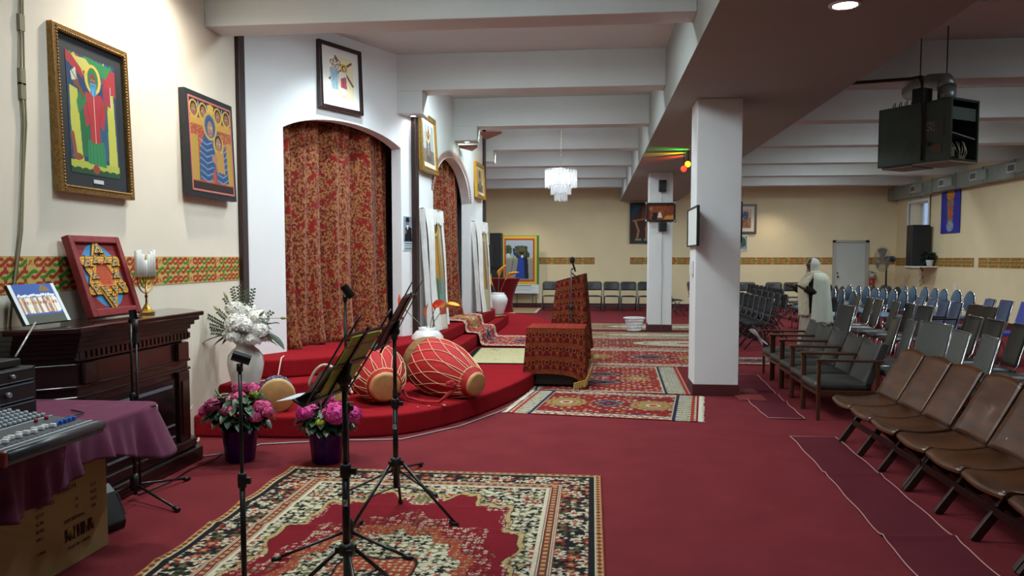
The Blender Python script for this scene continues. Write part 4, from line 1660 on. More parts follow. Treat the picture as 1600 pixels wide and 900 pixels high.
def big_drum(label, p0, p1, rb, rm, rs, seed):
    """p0 large head centre, p1 small head centre"""
    L = (Vector(p1) - Vector(p0)).length
    t = thing('drum', label, 'drum', p0)
    t.rotation_mode = 'XYZ'
    t.rotation_euler = aim(p0, p1).to_euler()

    def rad(z):
        u = z / L
        # swelling body: wide head, belly at 35%, narrow head
        if u < 0.36:
            k = u / 0.36
            return rb + (rm - rb) * math.sin(k * PI / 2)
        k = (u - 0.36) / 0.64
        return rm + (rs - rm) * (1 - math.cos(k * PI / 2)) * 0.55 + (rs - rm) * 0.45 * k * k
    prof = [(rad(L * i / 24), L * i / 24) for i in range(25)]
    b = MB()
    b.lathe(prof, n=40)
    b.build('body', m_drum, t)
    b = MB()
    b.lathe([(0.001, -0.012), (rb * 0.7, -0.014), (rb * 0.97, -0.006), (rb + 0.008, 0.01), (rad(L * 0.08) + 0.009, L * 0.08), (rad(L * 0.15) + 0.010, L * 0.15),
             (rad(L * 0.165) + 0.003, L * 0.17)], n=40, wob=lambda a, z: 1 + (0.012 * math.sin(a * 17) if z > 0.01 else 0))
    b.build('large_head', m_rim, t)
    b = MB()
    b.lathe([(rad(L * 0.90) + 0.004, L * 0.90), (rs + 0.014, L * 0.93), (rs + 0.008, L * 0.985), (rs * 0.98, L + 0.008), (rs * 0.85, L + 0.014), (0.001, L + 0.012)], n=36,
            wob=lambda a, z: 1 + (0.01 * math.sin(a * 13) if z < L * 0.95 else 0))
    b.build('small_head', m_hide, t)
    # V lacing from head to head
    n = 14
    for k in range(n):
        b = MB()
        a0 = 2 * PI * k / n
        pts = []
        for i in range(25):
            u = i / 24
            z = L * (0.15 + 0.78 * u)
            a = a0 + (PI / n) * 3.4 * u + 0.2 * math.sin(u * PI)
            rr_ = rad(z) + 0.005
            pts.append((rr_ * math.cos(a), rr_ * math.sin(a), z))
        b.tube(pts, 0.0032, 5)
        pts2 = []
        for i in range(25):
            u = i / 24
            z = L * (0.15 + 0.78 * u)
            a = a0 - (PI / n) * 3.4 * u - 0.18 * math.sin(u * PI)
            rr_ = rad(z) + 0.007
            pts2.append((rr_ * math.cos(a), rr_ * math.sin(a), z))
        b.tube(pts2, 0.0032, 5)
        b.build('lacing_cord', m_cord, t)
    # tied cloth strap
    b = MB()
    rr_ = rad(L * 0.55)

    def strap(u, v):
        ang = PI * 1.05 + 0.75 * u
        z = L * 0.22 + L * 0.62 * u + 0.035 * (v - 0.5) + 0.02 * math.sin(u * 7)
        r_ = rad(min(max(z, 0), L)) + 0.012 + 0.02 * math.sin(u * PI) + 0.006 * math.sin(v * 12)
        return (r_ * math.cos(ang), r_ * math.sin(ang), z)
    return t, rad, L


d2, rad2, L2_ = big_drum('red cord laced drum lying on its side, right one of the two big drums',
                         (-1.64, 7.34, 0.48), (-1.02, 6.86, 0.32), 0.215, 0.262, 0.105, 1)
d1, rad1, L1_ = big_drum('red cord laced drum behind the music stands, left one of the two big drums',
                         (-2.00, 6.98, 0.47), (-1.75, 6.47, 0.345), 0.19, 0.245, 0.125, 2)
m_sash = mat('red_sash_cloth', '#9A141C', 0.85, var=0.2, scale=12, bump=0.4, bscale=30)


def sash(label, pts, r):
    b = MB()
    b.tube(pts, r, 10)
    for k in range(5):
        a = k * 1.3
        p = Vector(pts[-1])
        b.ball(p + Vector((0.02 * math.cos(a), -0.015, 0.02 * math.sin(a))), (0.03, 0.02, 0.022), 8, 6)
    o = b.build('cloth_sash', m_sash)
    return tag(o, label, 'sash')


sash('twisted red cloth sash hanging from the right drum to its knot near the small head',
     [(-1.78, 6.98, 0.55), (-1.76, 6.93, 0.42), (-1.72, 6.86, 0.30), (-1.62, 6.74, 0.21), (-1.45, 6.62, 0.20), (-1.30, 6.56, 0.21), (-1.22, 6.58, 0.28), (-1.17, 6.62, 0.33), (-1.20, 6.60, 0.36)],
     [0.02, 0.018, 0.014, 0.013, 0.012, 0.014, 0.018, 0.025, 0.03])

# small drums at the left
def small_drum(label, p0, p1, r, side, name='small_drum'):
    L = (Vector(p1) - Vector(p0)).length
    t = thing(name, label, 'drum', p0)
    t.rotation_euler = aim(p0, p1).to_euler()
    b = MB()
    b.lathe([(r * 0.94, 0), (r, 0.01), (r, L - 0.012), (r * 0.96, L - 0.002)], n=36)
    b.build('shell', side, t)
    b = MB()
    b.lathe([(r + 0.004, L - 0.03), (r + 0.006, L - 0.006), (r * 0.95, L + 0.004), (0.001, L + 0.003)], n=36)
    b.build('drum_head', m_hide, t)
    b = MB()
    b.lathe([(r + 0.004, L - 0.034), (r + 0.01, L - 0.03), (r + 0.01, L - 0.02), (r + 0.004, L - 0.018)], n=36)
    b.build('hoop', mat('pale_wood_hoop', '#C8B89A', 0.6), t)
    return t


small_drum('shallow tan headed drum with blue dark shell beside the left hydrangea', (-2.64, 6.30, 0.335), (-2.56, 6.12, 0.315), 0.135, two_tone('blue_patterned_shell', '#2A2440', '#B8B0C0', 60, 0.58, 0.04))
small_drum('small woven sided drum lying behind the right hydrangea', (-2.22, 6.45, 0.30), (-2.15, 6.22, 0.29), 0.11, two_tone('woven_shell', '#B8AC98', '#4A4038', 70, 0.55, 0.05))

# white rope looped over the small drums and power cord on the steps
b = MB()
pts = []
for i in range(40):
    u = i / 39
    pts.append((-2.42 + 0.42 * u, 6.46 - 0.10 * u, 0.34 + 0.20 * math.sin(PI * min(1, u * 1.25)) ** 0.6 if u < 0.8 else 0.34 + 0.03 * math.sin(u * 30)))
b.tube(pts, 0.012, 8)
b.tube([(-2.24, 6.40, 0.42), (-2.10, 6.36, 0.50), (-1.98, 6.34, 0.50), (-1.93, 6.34, 0.46), (-2.02, 6.30, 0.40), (-2.12, 6.28, 0.42)], 0.011, 8)
tag(b.build('drum_strap', mat('pale_braided_strap', '#CFC0AE', 0.85, var=0.3, scale=60, bump=0.6, bscale=80)), 'pale braided strap looping over the small drums', 'strap')
b = MB()
b.tube([(-2.83, 6.93, 0.545), (-2.80, 6.80, 0.545), (-2.79, 6.745, 0.50), (-2.80, 6.72, 0.40), (-2.84, 6.66, 0.367), (-2.9, 6.55, 0.367), (-3.0, 6.46, 0.367)], 0.006, 8)
tag(b.build('power_cord', mat('cream_cord', '#D8C4B0', 0.6)), 'cream power cord hanging from the top step beside the curtain', 'cord')
b = MB()
b.tube([(-2.88, 5.30, 0.008), (-2.6, 5.50, 0.008), (-2.55, 5.75, 0.008), (-2.0, 5.93, 0.008), (-1.5, 6.02, 0.008), (-1.12, 6.55, 0.008), (-0.86, 7.2, 0.008), (-0.62, 8.1, 0.008), (-0.55, 8.5, 0.008)], 0.006, 6)
tag(b.build('extension_cable', mat('grey_cord', '#9A9494', 0.6)), 'grey cord running along the foot of the red platform', 'cord')
b = MB()
b.tube([(-2.74, 4.42, 0.01), (-2.70, 4.7, 0.01), (-2.72, 5.0, 0.01), (-2.68, 5.25, 0.01), (-2.72, 5.5, 0.01), (-2.62, 5.62, 0.01)], 0.005, 6)
tag(b.build('microphone_cable', m_black), 'thin black cable on the carpet in front of the fireplace', 'cable')
b = MB()
b.tube([(-3.14, 5.62, 0.20), (-3.10, 5.70, 0.26), (-3.12, 5.80, 0.30), (-3.14, 5.72, 0.20), (-3.10, 5.66, 0.10), (-3.05, 5.62, 0.02), (-3.08, 5.80, 0.012), (-3.12, 5.88, 0.012)], 0.009, 6)
b.tube([(-3.15, 5.66, 0.24), (-3.12, 5.74, 0.22), (-3.12, 5.70, 0.12), (-3.07, 5.66, 0.04), (-3.06, 5.76, 0.012)], 0.007, 6)
tag(b.build('cable_bundle', mat('pale_cables', '#C8BCA8', 0.6)), 'tangle of pale cables between fireplace and platform', 'cable')

# ================================================================== VASES AND FLOWERS
m_cer = mat('white_ceramic', '#DCDCDA', 0.25, coat=0.3)
m_crk = mat('white_textured_vase', '#D2CEC6', 0.45, var=0.08, scale=8, bump=0.4, bscale=20)
m_leaf = mat('dark_green_leaf', '#1C361E', 0.4, var=0.4, scale=14)
m_leaf2 = mat('mid_green_leaf', '#3C5A34', 0.5, var=0.3, scale=14)
m_eu = mat('grey_green_leaf', '#4E5E4C', 0.6, var=0.3, scale=14)
m_stem = mat('green_stem', '#5A6B42', 0.5)


def leaf(b, base, d, L, W, droop=0.3, up=(0, 0, 1), n=6):
    """pointed leaf with a fold and droop, two-sided strip"""
    d = Vector(d).normalized()
    side = d.cross(Vector(up))
    if side.length < 1e-3:
        side = Vector((1, 0, 0))
    side.normalize()
    nrm = side.cross(d).normalized()
    vs, fs = [], []
    base = Vector(base)
    for i in range(n + 1):
        u = i / n
        c = base + d * (L * u) - Vector((0, 0, 1)) * (droop * L * u * u)
        w = W * math.sin(PI * min(1, (u * 0.92 + 0.06))) ** 0.8 * (1 if i < n else 0.05)
        vs += [c - side * w + nrm * w * 0.25, c, c + side * w + nrm * w * 0.25]
    for i in range(n):
        a = i * 3
        fs += [(a, a + 1, a + 4, a + 3), (a + 1, a + 2, a + 5, a + 4)]
    b.add(vs, fs, True)


def floret_ball(b, c, r, n, fr, seed, squash=0.8):
    """hydrangea head: many four petalled florets on a sphere"""
    rr_ = random.Random(seed)
    c = Vector(c)
    for k in range(n):
        z = 1 - 1.6 * (k + 0.5) / n
        a = k * 2.39996 + rr_.random() * 0.3
        q = math.sqrt(max(0, 1 - z * z))
        nrm = Vector((q * math.cos(a), q * math.sin(a), z))
        p = c + Vector((nrm.x * r, nrm.y * r, nrm.z * r * squash)) * (0.86 + 0.22 * rr_.random())
        nrm = (nrm + Vector((rr_.uniform(-.35, .35), rr_.uniform(-.35, .35), rr_.uniform(-.35, .35)))).normalized()
        t = nrm.cross(Vector((0.1, 0.2, 1))).normalized()
        s = nrm.cross(t)
        rot = rr_.random() * PI
        for j in range(4):
            an = rot + j * PI / 2
            e = t * math.cos(an) + s * math.sin(an)
            f = t * math.cos(an + PI / 2) + s * math.sin(an + PI / 2)
            b.add([p, p + e * fr * 0.6 + f * fr * 0.42 + nrm * fr * 0.18, p + e * fr * 1.1 + nrm * fr * 0.05, p + e * fr * 0.6 - f * fr * 0.42 + nrm * fr * 0.18],
                  [(0, 1, 2, 3)], True)


def hydrangea(label, loc, seed, heads, rx, rz, hz, pot_h, pot_r):
    t = thing('potted_hydrangea', label, 'potted plant', loc)
    rr_ = random.Random(seed)
    b = MB()
    b.lathe([(pot_r * 0.76, 0), (pot_r * 0.8, 0.01), (pot_r, pot_h), (pot_r * 1.06, pot_h + 0.03), (pot_r * 1.0, pot_h + 0.015), (pot_r * 0.7, pot_h - 0.02)], n=30,
            wob=lambda a, z: 1 + 0.03 * math.sin(a * 9 + z * 25) + 0.02 * math.sin(a * 23))
    b.build('pot', mat('purple_foil', '#3E0A5C', 0.22, metal=0.55, bump=0.6, bscale=28, var=0.3, scale=10), t)
    b = MB()
    for k in range(9):
        a = rr_.uniform(0, 6.28)
        b.tube([(0.02 * math.cos(a), 0.02 * math.sin(a), pot_h - 0.03), (0.10 * math.cos(a), 0.10 * math.sin(a), hz + 0.05), (0.16 * math.cos(a), 0.16 * math.sin(a), hz + 0.16)], 0.005, 6)
    b.build('stems', m_stem, t)
    b = MB()
    for k in range(230):
        a = rr_.uniform(0, 6.28)
        e = rr_.uniform(-0.55, 1.1)
        q = rr_.uniform(0.45, 0.95)
        p = Vector((math.cos(a) * math.cos(e) * rx * q * 0.75, math.sin(a) * math.cos(e) * rx * q * 0.75, hz + math.sin(e) * rz * q))
        d = Vector((math.cos(a + rr_.uniform(-.5, .5)), math.sin(a + rr_.uniform(-.5, .5)), rr_.uniform(-0.5, 0.5)))
        leaf(b, p, d, rr_.uniform(0.07, 0.115), rr_.uniform(0.024, 0.036), rr_.uniform(0.2, 0.6))
    b.build('foliage', m_leaf if seed % 2 else m_leaf, t)
    b = MB()
    for k in range(30):
        a = rr_.uniform(0, 6.28)
        e = rr_.uniform(0.1, 1.3)
        p = Vector((math.cos(a) * math.cos(e) * rx * 0.6, math.sin(a) * math.cos(e) * rx * 0.6, hz + math.sin(e) * rz * 0.85))
        d = Vector((math.cos(a), math.sin(a), rr_.uniform(0, 0.7)))
        leaf(b, p, d, rr_.uniform(0.06, 0.1), rr_.uniform(0.02, 0.032), 0.3)
    b.build('young_leaves', m_leaf2, t)
    for i, (x, y, z, r, colr) in enumerate(heads):
        b = MB()
        floret_ball(b, (x, y, z), r, int(60 + r * 700), 0.012 + r * 0.12, seed * 10 + i)
        b.ball((x, y, z - 0.1 * r), (r * 0.72, r * 0.72, r * 0.55), 10, 7)
        nm, c = {'p': ('pink_petals', '#C8487E'), 'h': ('hot_pink_petals', '#D23C90'), 'w': ('pale_pink_petals', '#E0B8B4'), 'g': ('green_buds', '#A8B83C')}[colr]
        b.build('flower_head', mat(nm, c, 0.6, var=0.3, scale=20), t)
    return t


hydrangea('purple foil pot of pink hydrangeas in front of the platform, left one with smaller blooms', (-2.50, 5.30, 0), 3,
          [(-0.13, -0.13, 0.42, 0.055, 'p'), (-0.20, -0.10, 0.37, 0.045, 'p'), (-0.01, -0.16, 0.385, 0.045, 'p'), (-0.08, -0.05, 0.45, 0.045, 'w'), (0.02, -0.05, 0.46, 0.05, 'p'),
           (0.20, -0.08, 0.40, 0.065, 'p'), (0.17, -0.12, 0.345, 0.05, 'p'), (0.10, 0.02, 0.475, 0.028, 'g'), (0.06, 0.1, 0.50, 0.05, 'p'), (-0.05, 0.12, 0.50, 0.05, 'p'), (0.24, -0.10, 0.375, 0.045, 'p')],
          0.26, 0.16, 0.36, 0.22, 0.125)
hydrangea('purple foil pot of big hot pink hydrangeas behind the nearer music stand', (-1.87, 5.32, 0), 4,
          [(-0.10, -0.10, 0.375, 0.075, 'h'), (0.12, -0.12, 0.375, 0.095, 'h'), (0.20, -0.06, 0.355, 0.075, 'h'), (-0.03, 0.06, 0.44, 0.06, 'h'), (-0.10, 0.0, 0.45, 0.026, 'g'),
           (0.02, -0.17, 0.32, 0.028, 'g')],
          0.22, 0.13, 0.31, 0.23, 0.125)

# tall floor vase with the white arrangement
fv = thing('floor_vase', 'tall white urn shaped floor vase in the corner of the platform', 'vase', (-2.90, 6.28, 0.18))
b = MB()
b.lathe([(0.075, 0), (0.08, 0.012), (0.078, 0.05), (0.10, 0.16), (0.135, 0.30), (0.150, 0.38), (0.142, 0.45), (0.105, 0.50), (0.075, 0.525), (0.072, 0.545), (0.10, 0.57), (0.095, 0.57), (0.06, 0.54)], n=36)
b.build('body', m_crk, fv)
tag(fv, 'tall white urn shaped floor vase in the corner of the platform', 'vase')
ar = thing('flower_arrangement', 'white carnations and hydrangeas with grey green sprigs standing in the tall floor vase', 'flowers', (-2.90, 6.28, 0.75))
rr = random.Random(11)
for i, (x, y, z, r) in enumerate(((-0.02, -0.10, 0.16, 0.085), (0.03, -0.08, 0.03, 0.05), (-0.06, -0.04, 0.27, 0.07), (0.02, 0.0, 0.25, 0.07), (0.13, -0.04, 0.19, 0.075), (0.16, -0.08, 0.10, 0.07),
                                  (0.12, -0.10, 0.03, 0.06), (-0.09, -0.07, 0.06, 0.055), (0.07, -0.12, 0.14, 0.06), (-0.03, -0.14, 0.05, 0.05), (0.19, -0.03, 0.04, 0.05), (0.08, 0.05, 0.2, 0.07))):
    b = MB()
    floret_ball(b, (x, y, z), r * 1.05, int(90 + r * 600), r * 0.36, 40 + i, 0.85)
    b.ball((x, y, z), r * 0.7, 12, 8)
    b.build('bloom', mat('white_petals', '#ECECE6', 0.6, var=0.08, scale=30), ar)
b = MB()
for k in range(13):
    a = rr.uniform(0, 6.28)
    d = Vector((math.cos(a), math.sin(a) * 0.8 - 0.25, rr.uniform(-0.1, 0.5)))
    leaf(b, (0.05 * math.cos(a), 0.05 * math.sin(a), 0.02 + rr.uniform(0, 0.08)), d, rr.uniform(0.16, 0.24), rr.uniform(0.03, 0.05), 0.45)
for (p, d, l, w) in (((0.16, -0.02, 0.12), (0.9, -0.2, 0.5), 0.20, 0.045), ((0.2, -0.05, 0.08), (0.9, -0.2, -0.4), 0.2, 0.05), ((-0.08, -0.1, 0.06), (-1, -0.2, 0.0), 0.24, 0.04)):
    leaf(b, p, d, l, w, 0.3)
b.build('broad_leaves', m_leaf, ar)
for (dx, dz, l, dens) in ((-1.0, 0.55, 0.36, 12), (-0.8, 0.8, 0.30, 10), (-0.55, 1.2, 0.36, 10), (-0.3, 1.5, 0.42, 10), (-0.1, 1.6, 0.43, 9), (0.35, 1.3, 0.42, 9), (0.95, 0.75, 0.34, 8), (-1.0, 0.3, 0.30, 10), (0.15, 1.5, 0.40, 8), (-1.0, 0.12, 0.28, 9)):
    b = MB()
    d = Vector((dx, -0.12, dz)).normalized()
    p0 = Vector((0.0, -0.02, 0.05))
    pts = [p0 + d * (l * i / 6) + Vector((0, 0, -0.02 * (i / 6) ** 2)) for i in range(7)]
    b.tube(pts, 0.003, 5)
    for i in range(dens * 2):
        u = 0.42 + 0.58 * i / (dens * 2)
        p = p0 + d * (l * u)
        s = 1 if i % 2 else -1
        dd = Vector((d.z * s, rr.uniform(-.4, .4), -d.x * s)) + d * 0.5
        leaf(b, p, dd, 0.030, 0.009, 0.1, up=(0, 1, 0), n=3)
    b.build('leafy_sprig', m_eu, ar)
for (x, z, dx, dz) in ((0.05, 0.20, 1.0, 0.02), (-0.05, 0.28, -0.35, 0.6), (-0.1, 0.2, -0.6, 0.5), (0.1, 0.15, 0.3, 0.3)):
    b = MB()
    p0 = Vector((x, -0.1, z))
    l = 0.30 if dx == 1.0 else 0.10
    p1 = p0 + Vector((dx, 0, dz)).normalized() * l
    b.tube([p0, p1], 0.003, 6)
    q = aim(p0, p1).to_matrix().to_4x4()
    q.translation = p1
    b.lathe([(0.001, -0.005), (0.012, 0.015), (0.011, 0.04), (0.001, 0.062)], M=q, n=10)
    b.build('bud', mat('pale_green_bud', '#8A8F5E', 0.5), ar)


def calla(b_cup, b_stem, p0, p1, r, L, tip):
    p0, p1 = Vector(p0), Vector(p1)
    mid = (p0 + p1) / 2 + Vector(((p1.x - p0.x) * -0.15, 0, 0.02))
    b_stem.tube([p0, mid, p1], 0.0045, 6)
    d = Vector(tip).normalized()
    M = Vector((0, 0, 1)).rotation_difference(d).to_matrix().to_4x4()
    M.translation = p1
    vs, fs = [], []
    n, m_ = 16, 8
    for i in range(m_ + 1):
        u = i / m_
        for k in range(n + 1):
            a = 2 * PI * k / n
            flare = r * (0.14 + 0.86 * u ** 1.8)
            z = L * u * (0.75 + 0.35 * math.cos(a)) if u > 0.2 else L * u
            vs.append((flare * math.cos(a) * (1 + 0.25 * u * math.cos(a)), flare * math.sin(a), z))
    for i in range(m_):
        for k in range(n):
            a = i * (n + 1) + k
            fs.append((a, a + 1, a + n + 2, a + n + 1))
    b_cup.add(vs, fs, True, M)


def calla_vase(vlabel, flabel, loc, prof, flowers, scale=1.0):
    v = thing('round_vase', vlabel, 'vase', loc)
    b = MB()
    b.lathe(prof, n=36)
    b.build('body', m_cer, v)
    top = max(z for r, z in prof)
    f = thing('calla_lilies', flabel, 'flowers', (loc[0], loc[1], loc[2] + top * 0.6))
    for (x0, x, y, z, r, L, tip, colr) in flowers:
        c, s = MB(), MB()
        calla(c, s, (x0, 0, 0), (x, y, z), r * 0.95, L * 1.35, tip)
        st = s.build('stem', m_stem, f)
        nm, cc = {'r': ('flame_petals', '#C8452A'), 'y': ('golden_petals', '#DFA028'), 'o': ('orange_petals', '#D8742A')}[colr]
        c.build('petal_cup', mat(nm, cc, 0.5, var=0.35, scale=9), f)
        q = MB()
        p1 = Vector((x, y, z))
        q.tube([p1, p1 + Vector(tip).normalized() * L * 0.7], 0.006, 6)
        q.build('spadix', mat('yellow_spadix', '#C89A30', 0.5), f)


calla_vase('squat round white vase on the middle step in front of the draped icon', 'orange and yellow calla lilies in the squat white vase',
           (-1.86, 8.72, 0.36),
           [(0.08, 0), (0.085, 0.01), (0.15, 0.06), (0.185, 0.14), (0.18, 0.20), (0.13, 0.26), (0.095, 0.275), (0.105, 0.30), (0.095, 0.30), (0.08, 0.27)],
           [(-0.02, -0.23, -0.02, 0.30, 0.055, 0.14, (-0.7, 0, 0.8), 'r'), (0.0, -0.02, 0.0, 0.24, 0.035, 0.10, (-0.05, 0, 1), 'o'), (0.02, 0.09, -0.03, 0.33, 0.065, 0.12, (0.3, -0.6, 0.45), 'r'),
            (0.02, 0.18, 0.0, 0.33, 0.06, 0.13, (0.8, -0.2, 0.5), 'y')])
calla_vase('white ovoid vase at the far right end of the step', 'yellow calla lilies in the far ovoid vase before the red cocktail table',
           (-1.80, 14.95, 0.36),
           [(0.10, 0), (0.11, 0.02), (0.13, 0.08), (0.18, 0.22), (0.19, 0.30), (0.15, 0.38), (0.12, 0.40), (0.13, 0.42), (0.12, 0.42), (0.1, 0.38)],
           [(-0.02, -0.10, 0, 0.30, 0.07, 0.16, (-0.4, -0.1, 0.9), 'y'), (0, 0.02, -0.02, 0.45, 0.08, 0.20, (0.2, -0.3, 0.9), 'y'), (0.02, 0.14, 0, 0.42, 0.08, 0.2, (0.7, -0.1, 0.7), 'y'), (-0.03, -0.16, 0, 0.2, 0.06, 0.16, (-0.6, 0, 0.8), 'o')])

# brass plates and crumpled cloth on the steps
for (x, y, z, r, lab) in ((-1.95, 9.6, 0.36, 0.16, 'flat brass plate on the step behind the right drum'), (-1.78, 14.35, 0.36, 0.2, 'flat copper plate on the step in front of the far vase')):
    b = MB()
    b.lathe([(r * 0.7, 0), (r * 0.72, 0.004), (r, 0.022), (r * 0.98, 0.026), (r * 0.7, 0.008), (0.001, 0.008)], c=(x, y, z), n=32)
    tag(b.build('brass_plate', m_gold), lab, 'plate')
b = MB()
rr = random.Random(2)
for k in range(14):
    b.ball((-1.92 + rr.uniform(-.12, .12), 13.3 + rr.uniform(-.2, .2), 0.40 + rr.uniform(0, .06)), (rr.uniform(.05, .09), rr.uniform(.05, .1), rr.uniform(.03, .05)), 10, 7)
tag(b.build('crumpled_cloth', mat('white_cloth', '#D8D6D4', 0.9, bump=0.6, bscale=20)), 'crumpled white cloth on the step below the farther draped icon', 'cloth')

# small items by the wall left of the hydrangeas
b = MB()
b.lathe([(0.03, 0), (0.03, 0.09), (0.014, 0.12), (0.014, 0.135)], c=(-3.08, 6.10, 0.18), n=16)
b.lathe([(0.016, 0.135), (0.016, 0.15), (0.001, 0.15)], c=(-3.08, 6.10, 0.18), n=12)
tag(b.build('water_bottle', mat('clear_plastic', '#C8D0D4', 0.15, trans=0.6)), 'small clear water bottle on the platform by the cream wall', 'bottle')
b = MB()
b.box((-2.98, 6.02, 0.18), (-2.78, 6.08, 0.27))
tag(b.build('tissue_box', mat('white_card', '#C8CCCC', 0.6), bevel=0.004), 'small white box beside the water bottle on the platform', 'box')
# petals fallen in front of the right drum
rr = random.Random(8)
for k in range(3):
    b = MB()
    x, y = -1.48 + 0.12 * k, 6.47 + rr.uniform(-.05, .06)
    leaf(b, (x, y, 0.186), (rr.uniform(-1, 1), rr.uniform(-1, 1), 0.15), 0.035, 0.012, 0.0)
    tag(b.build('fallen_petal', mat('dry_petal', '#A8A070', 0.7)), ['leftmost', 'middle', 'rightmost'][k] + ' of the dry yellow green petals fallen before the right drum', 'petal', 'fallen petals before the drum')
# ================================================================== STANDS
def clutch(b, x, y, z, r=0.02, h=0.05):
    b.lathe([(r * 0.8, 0), (r, 0.006), (r, h - 0.006), (r * 0.8, h)], c=(x, y, z), n=14)
    b.box((x + r * 0.6, y - 0.008, z + h * 0.3), (x + r * 2.0, y + 0.008, z + h * 0.7))


def mic_clip(t, x, y, z, tilt=0.5, rz=0.0):
    b = MB()
    b.cyl((x, y, z), (x, y, z + 0.03), 0.012, n=12)
    M = Matrix.Translation((x, y, z + 0.035)) @ Euler((0, tilt, rz)).to_matrix().to_4x4()
    # open C shaped clip
    vs = []
    n = 12
    for k in range(n + 1):
        a = -PI * 0.75 + 1.5 * PI * k / n + PI
        for rr_ in (0.017, 0.022):
            for zz in (-0.035, 0.035):
                vs.append((zz, rr_ * math.sin(a), rr_ * math.cos(a) + 0.02))
    fs = []
    for k in range(n):
        a = k * 4
        fs += [(a, a + 1, a + 5, a + 4), (a + 2, a + 6, a + 7, a + 3), (a, a + 4, a + 6, a + 2), (a + 1, a + 3, a + 7, a + 5)]
    fs += [(0, 2, 3, 1), (n * 4, n * 4 + 1, n * 4 + 3, n * 4 + 2)]
    b.add(vs, fs, False, M)
    b.build('microphone_clip', m_blackmetal, t)


def mic_stand(label, loc, h, angs, flen=0.36, hub=0.10, clip=True, tilt=0.5, crz=0.0, r=0.0095, name='microphone_stand'):
    t = thing(name, label, 'microphone stand', loc)
    b = MB()
    b.cyl((0, 0, 0.03), (0, 0, h * 0.58), r * 1.15, n=14)
    b.build('lower_pole', m_blackmetal, t)
    b = MB()
    b.cyl((0, 0, h * 0.55), (0, 0, h), r * 0.75, n=12)
    b.build('upper_pole', m_blackmetal, t)
    b = MB()
    clutch(b, 0, 0, h * 0.55, 0.017, 0.06)
    b.build('clutch', m_black, t)
    b = MB()
    b.lathe([(0.014, hub - 0.05), (0.028, hub - 0.04), (0.03, hub + 0.03), (0.02, hub + 0.05), (0.013, hub + 0.06)], n=16)
    b.build('hub', m_black, t)
    for a in angs:
        d = Vector((math.cos(R(a)), math.sin(R(a)), 0))
        b = MB()
        b.tube([d * 0.02 + Vector((0, 0, hub - 0.01)), d * flen + Vector((0, 0, 0.018))], 0.008, 8)
        l = b.build('leg', m_blackmetal, t)
        b = MB()
        b.tube([d * (flen - 0.03) + Vector((0, 0, 0.02)), d * (flen + 0.015) + Vector((0, 0, 0.0135))], 0.013, 8)
        b.build('rubber_foot', m_black, l)
    if clip:
        mic_clip(t, 0, 0, h, tilt, crz)
    return t


def logo(t, y, z, rz=0.0):
    b = MB()
    b.box((-0.011, y, z), (0.011, y + 0.001, z + 0.026))
    o = b.build('logo_sticker', mat('white_sticker', '#C8C8C4', 0.5), t)
    b = MB()
    b.bar((-0.009, y - 0.001, z + 0.003), (0.008, y - 0.001, z + 0.024), 0.001, 0.005, up=(0, 1, 0))
    b.bar((-0.009, y - 0.001, z + 0.022), (-0.001, y - 0.001, z + 0.013), 0.001, 0.004, up=(0, 1, 0))
    b.build('logo_mark', m_black, o)


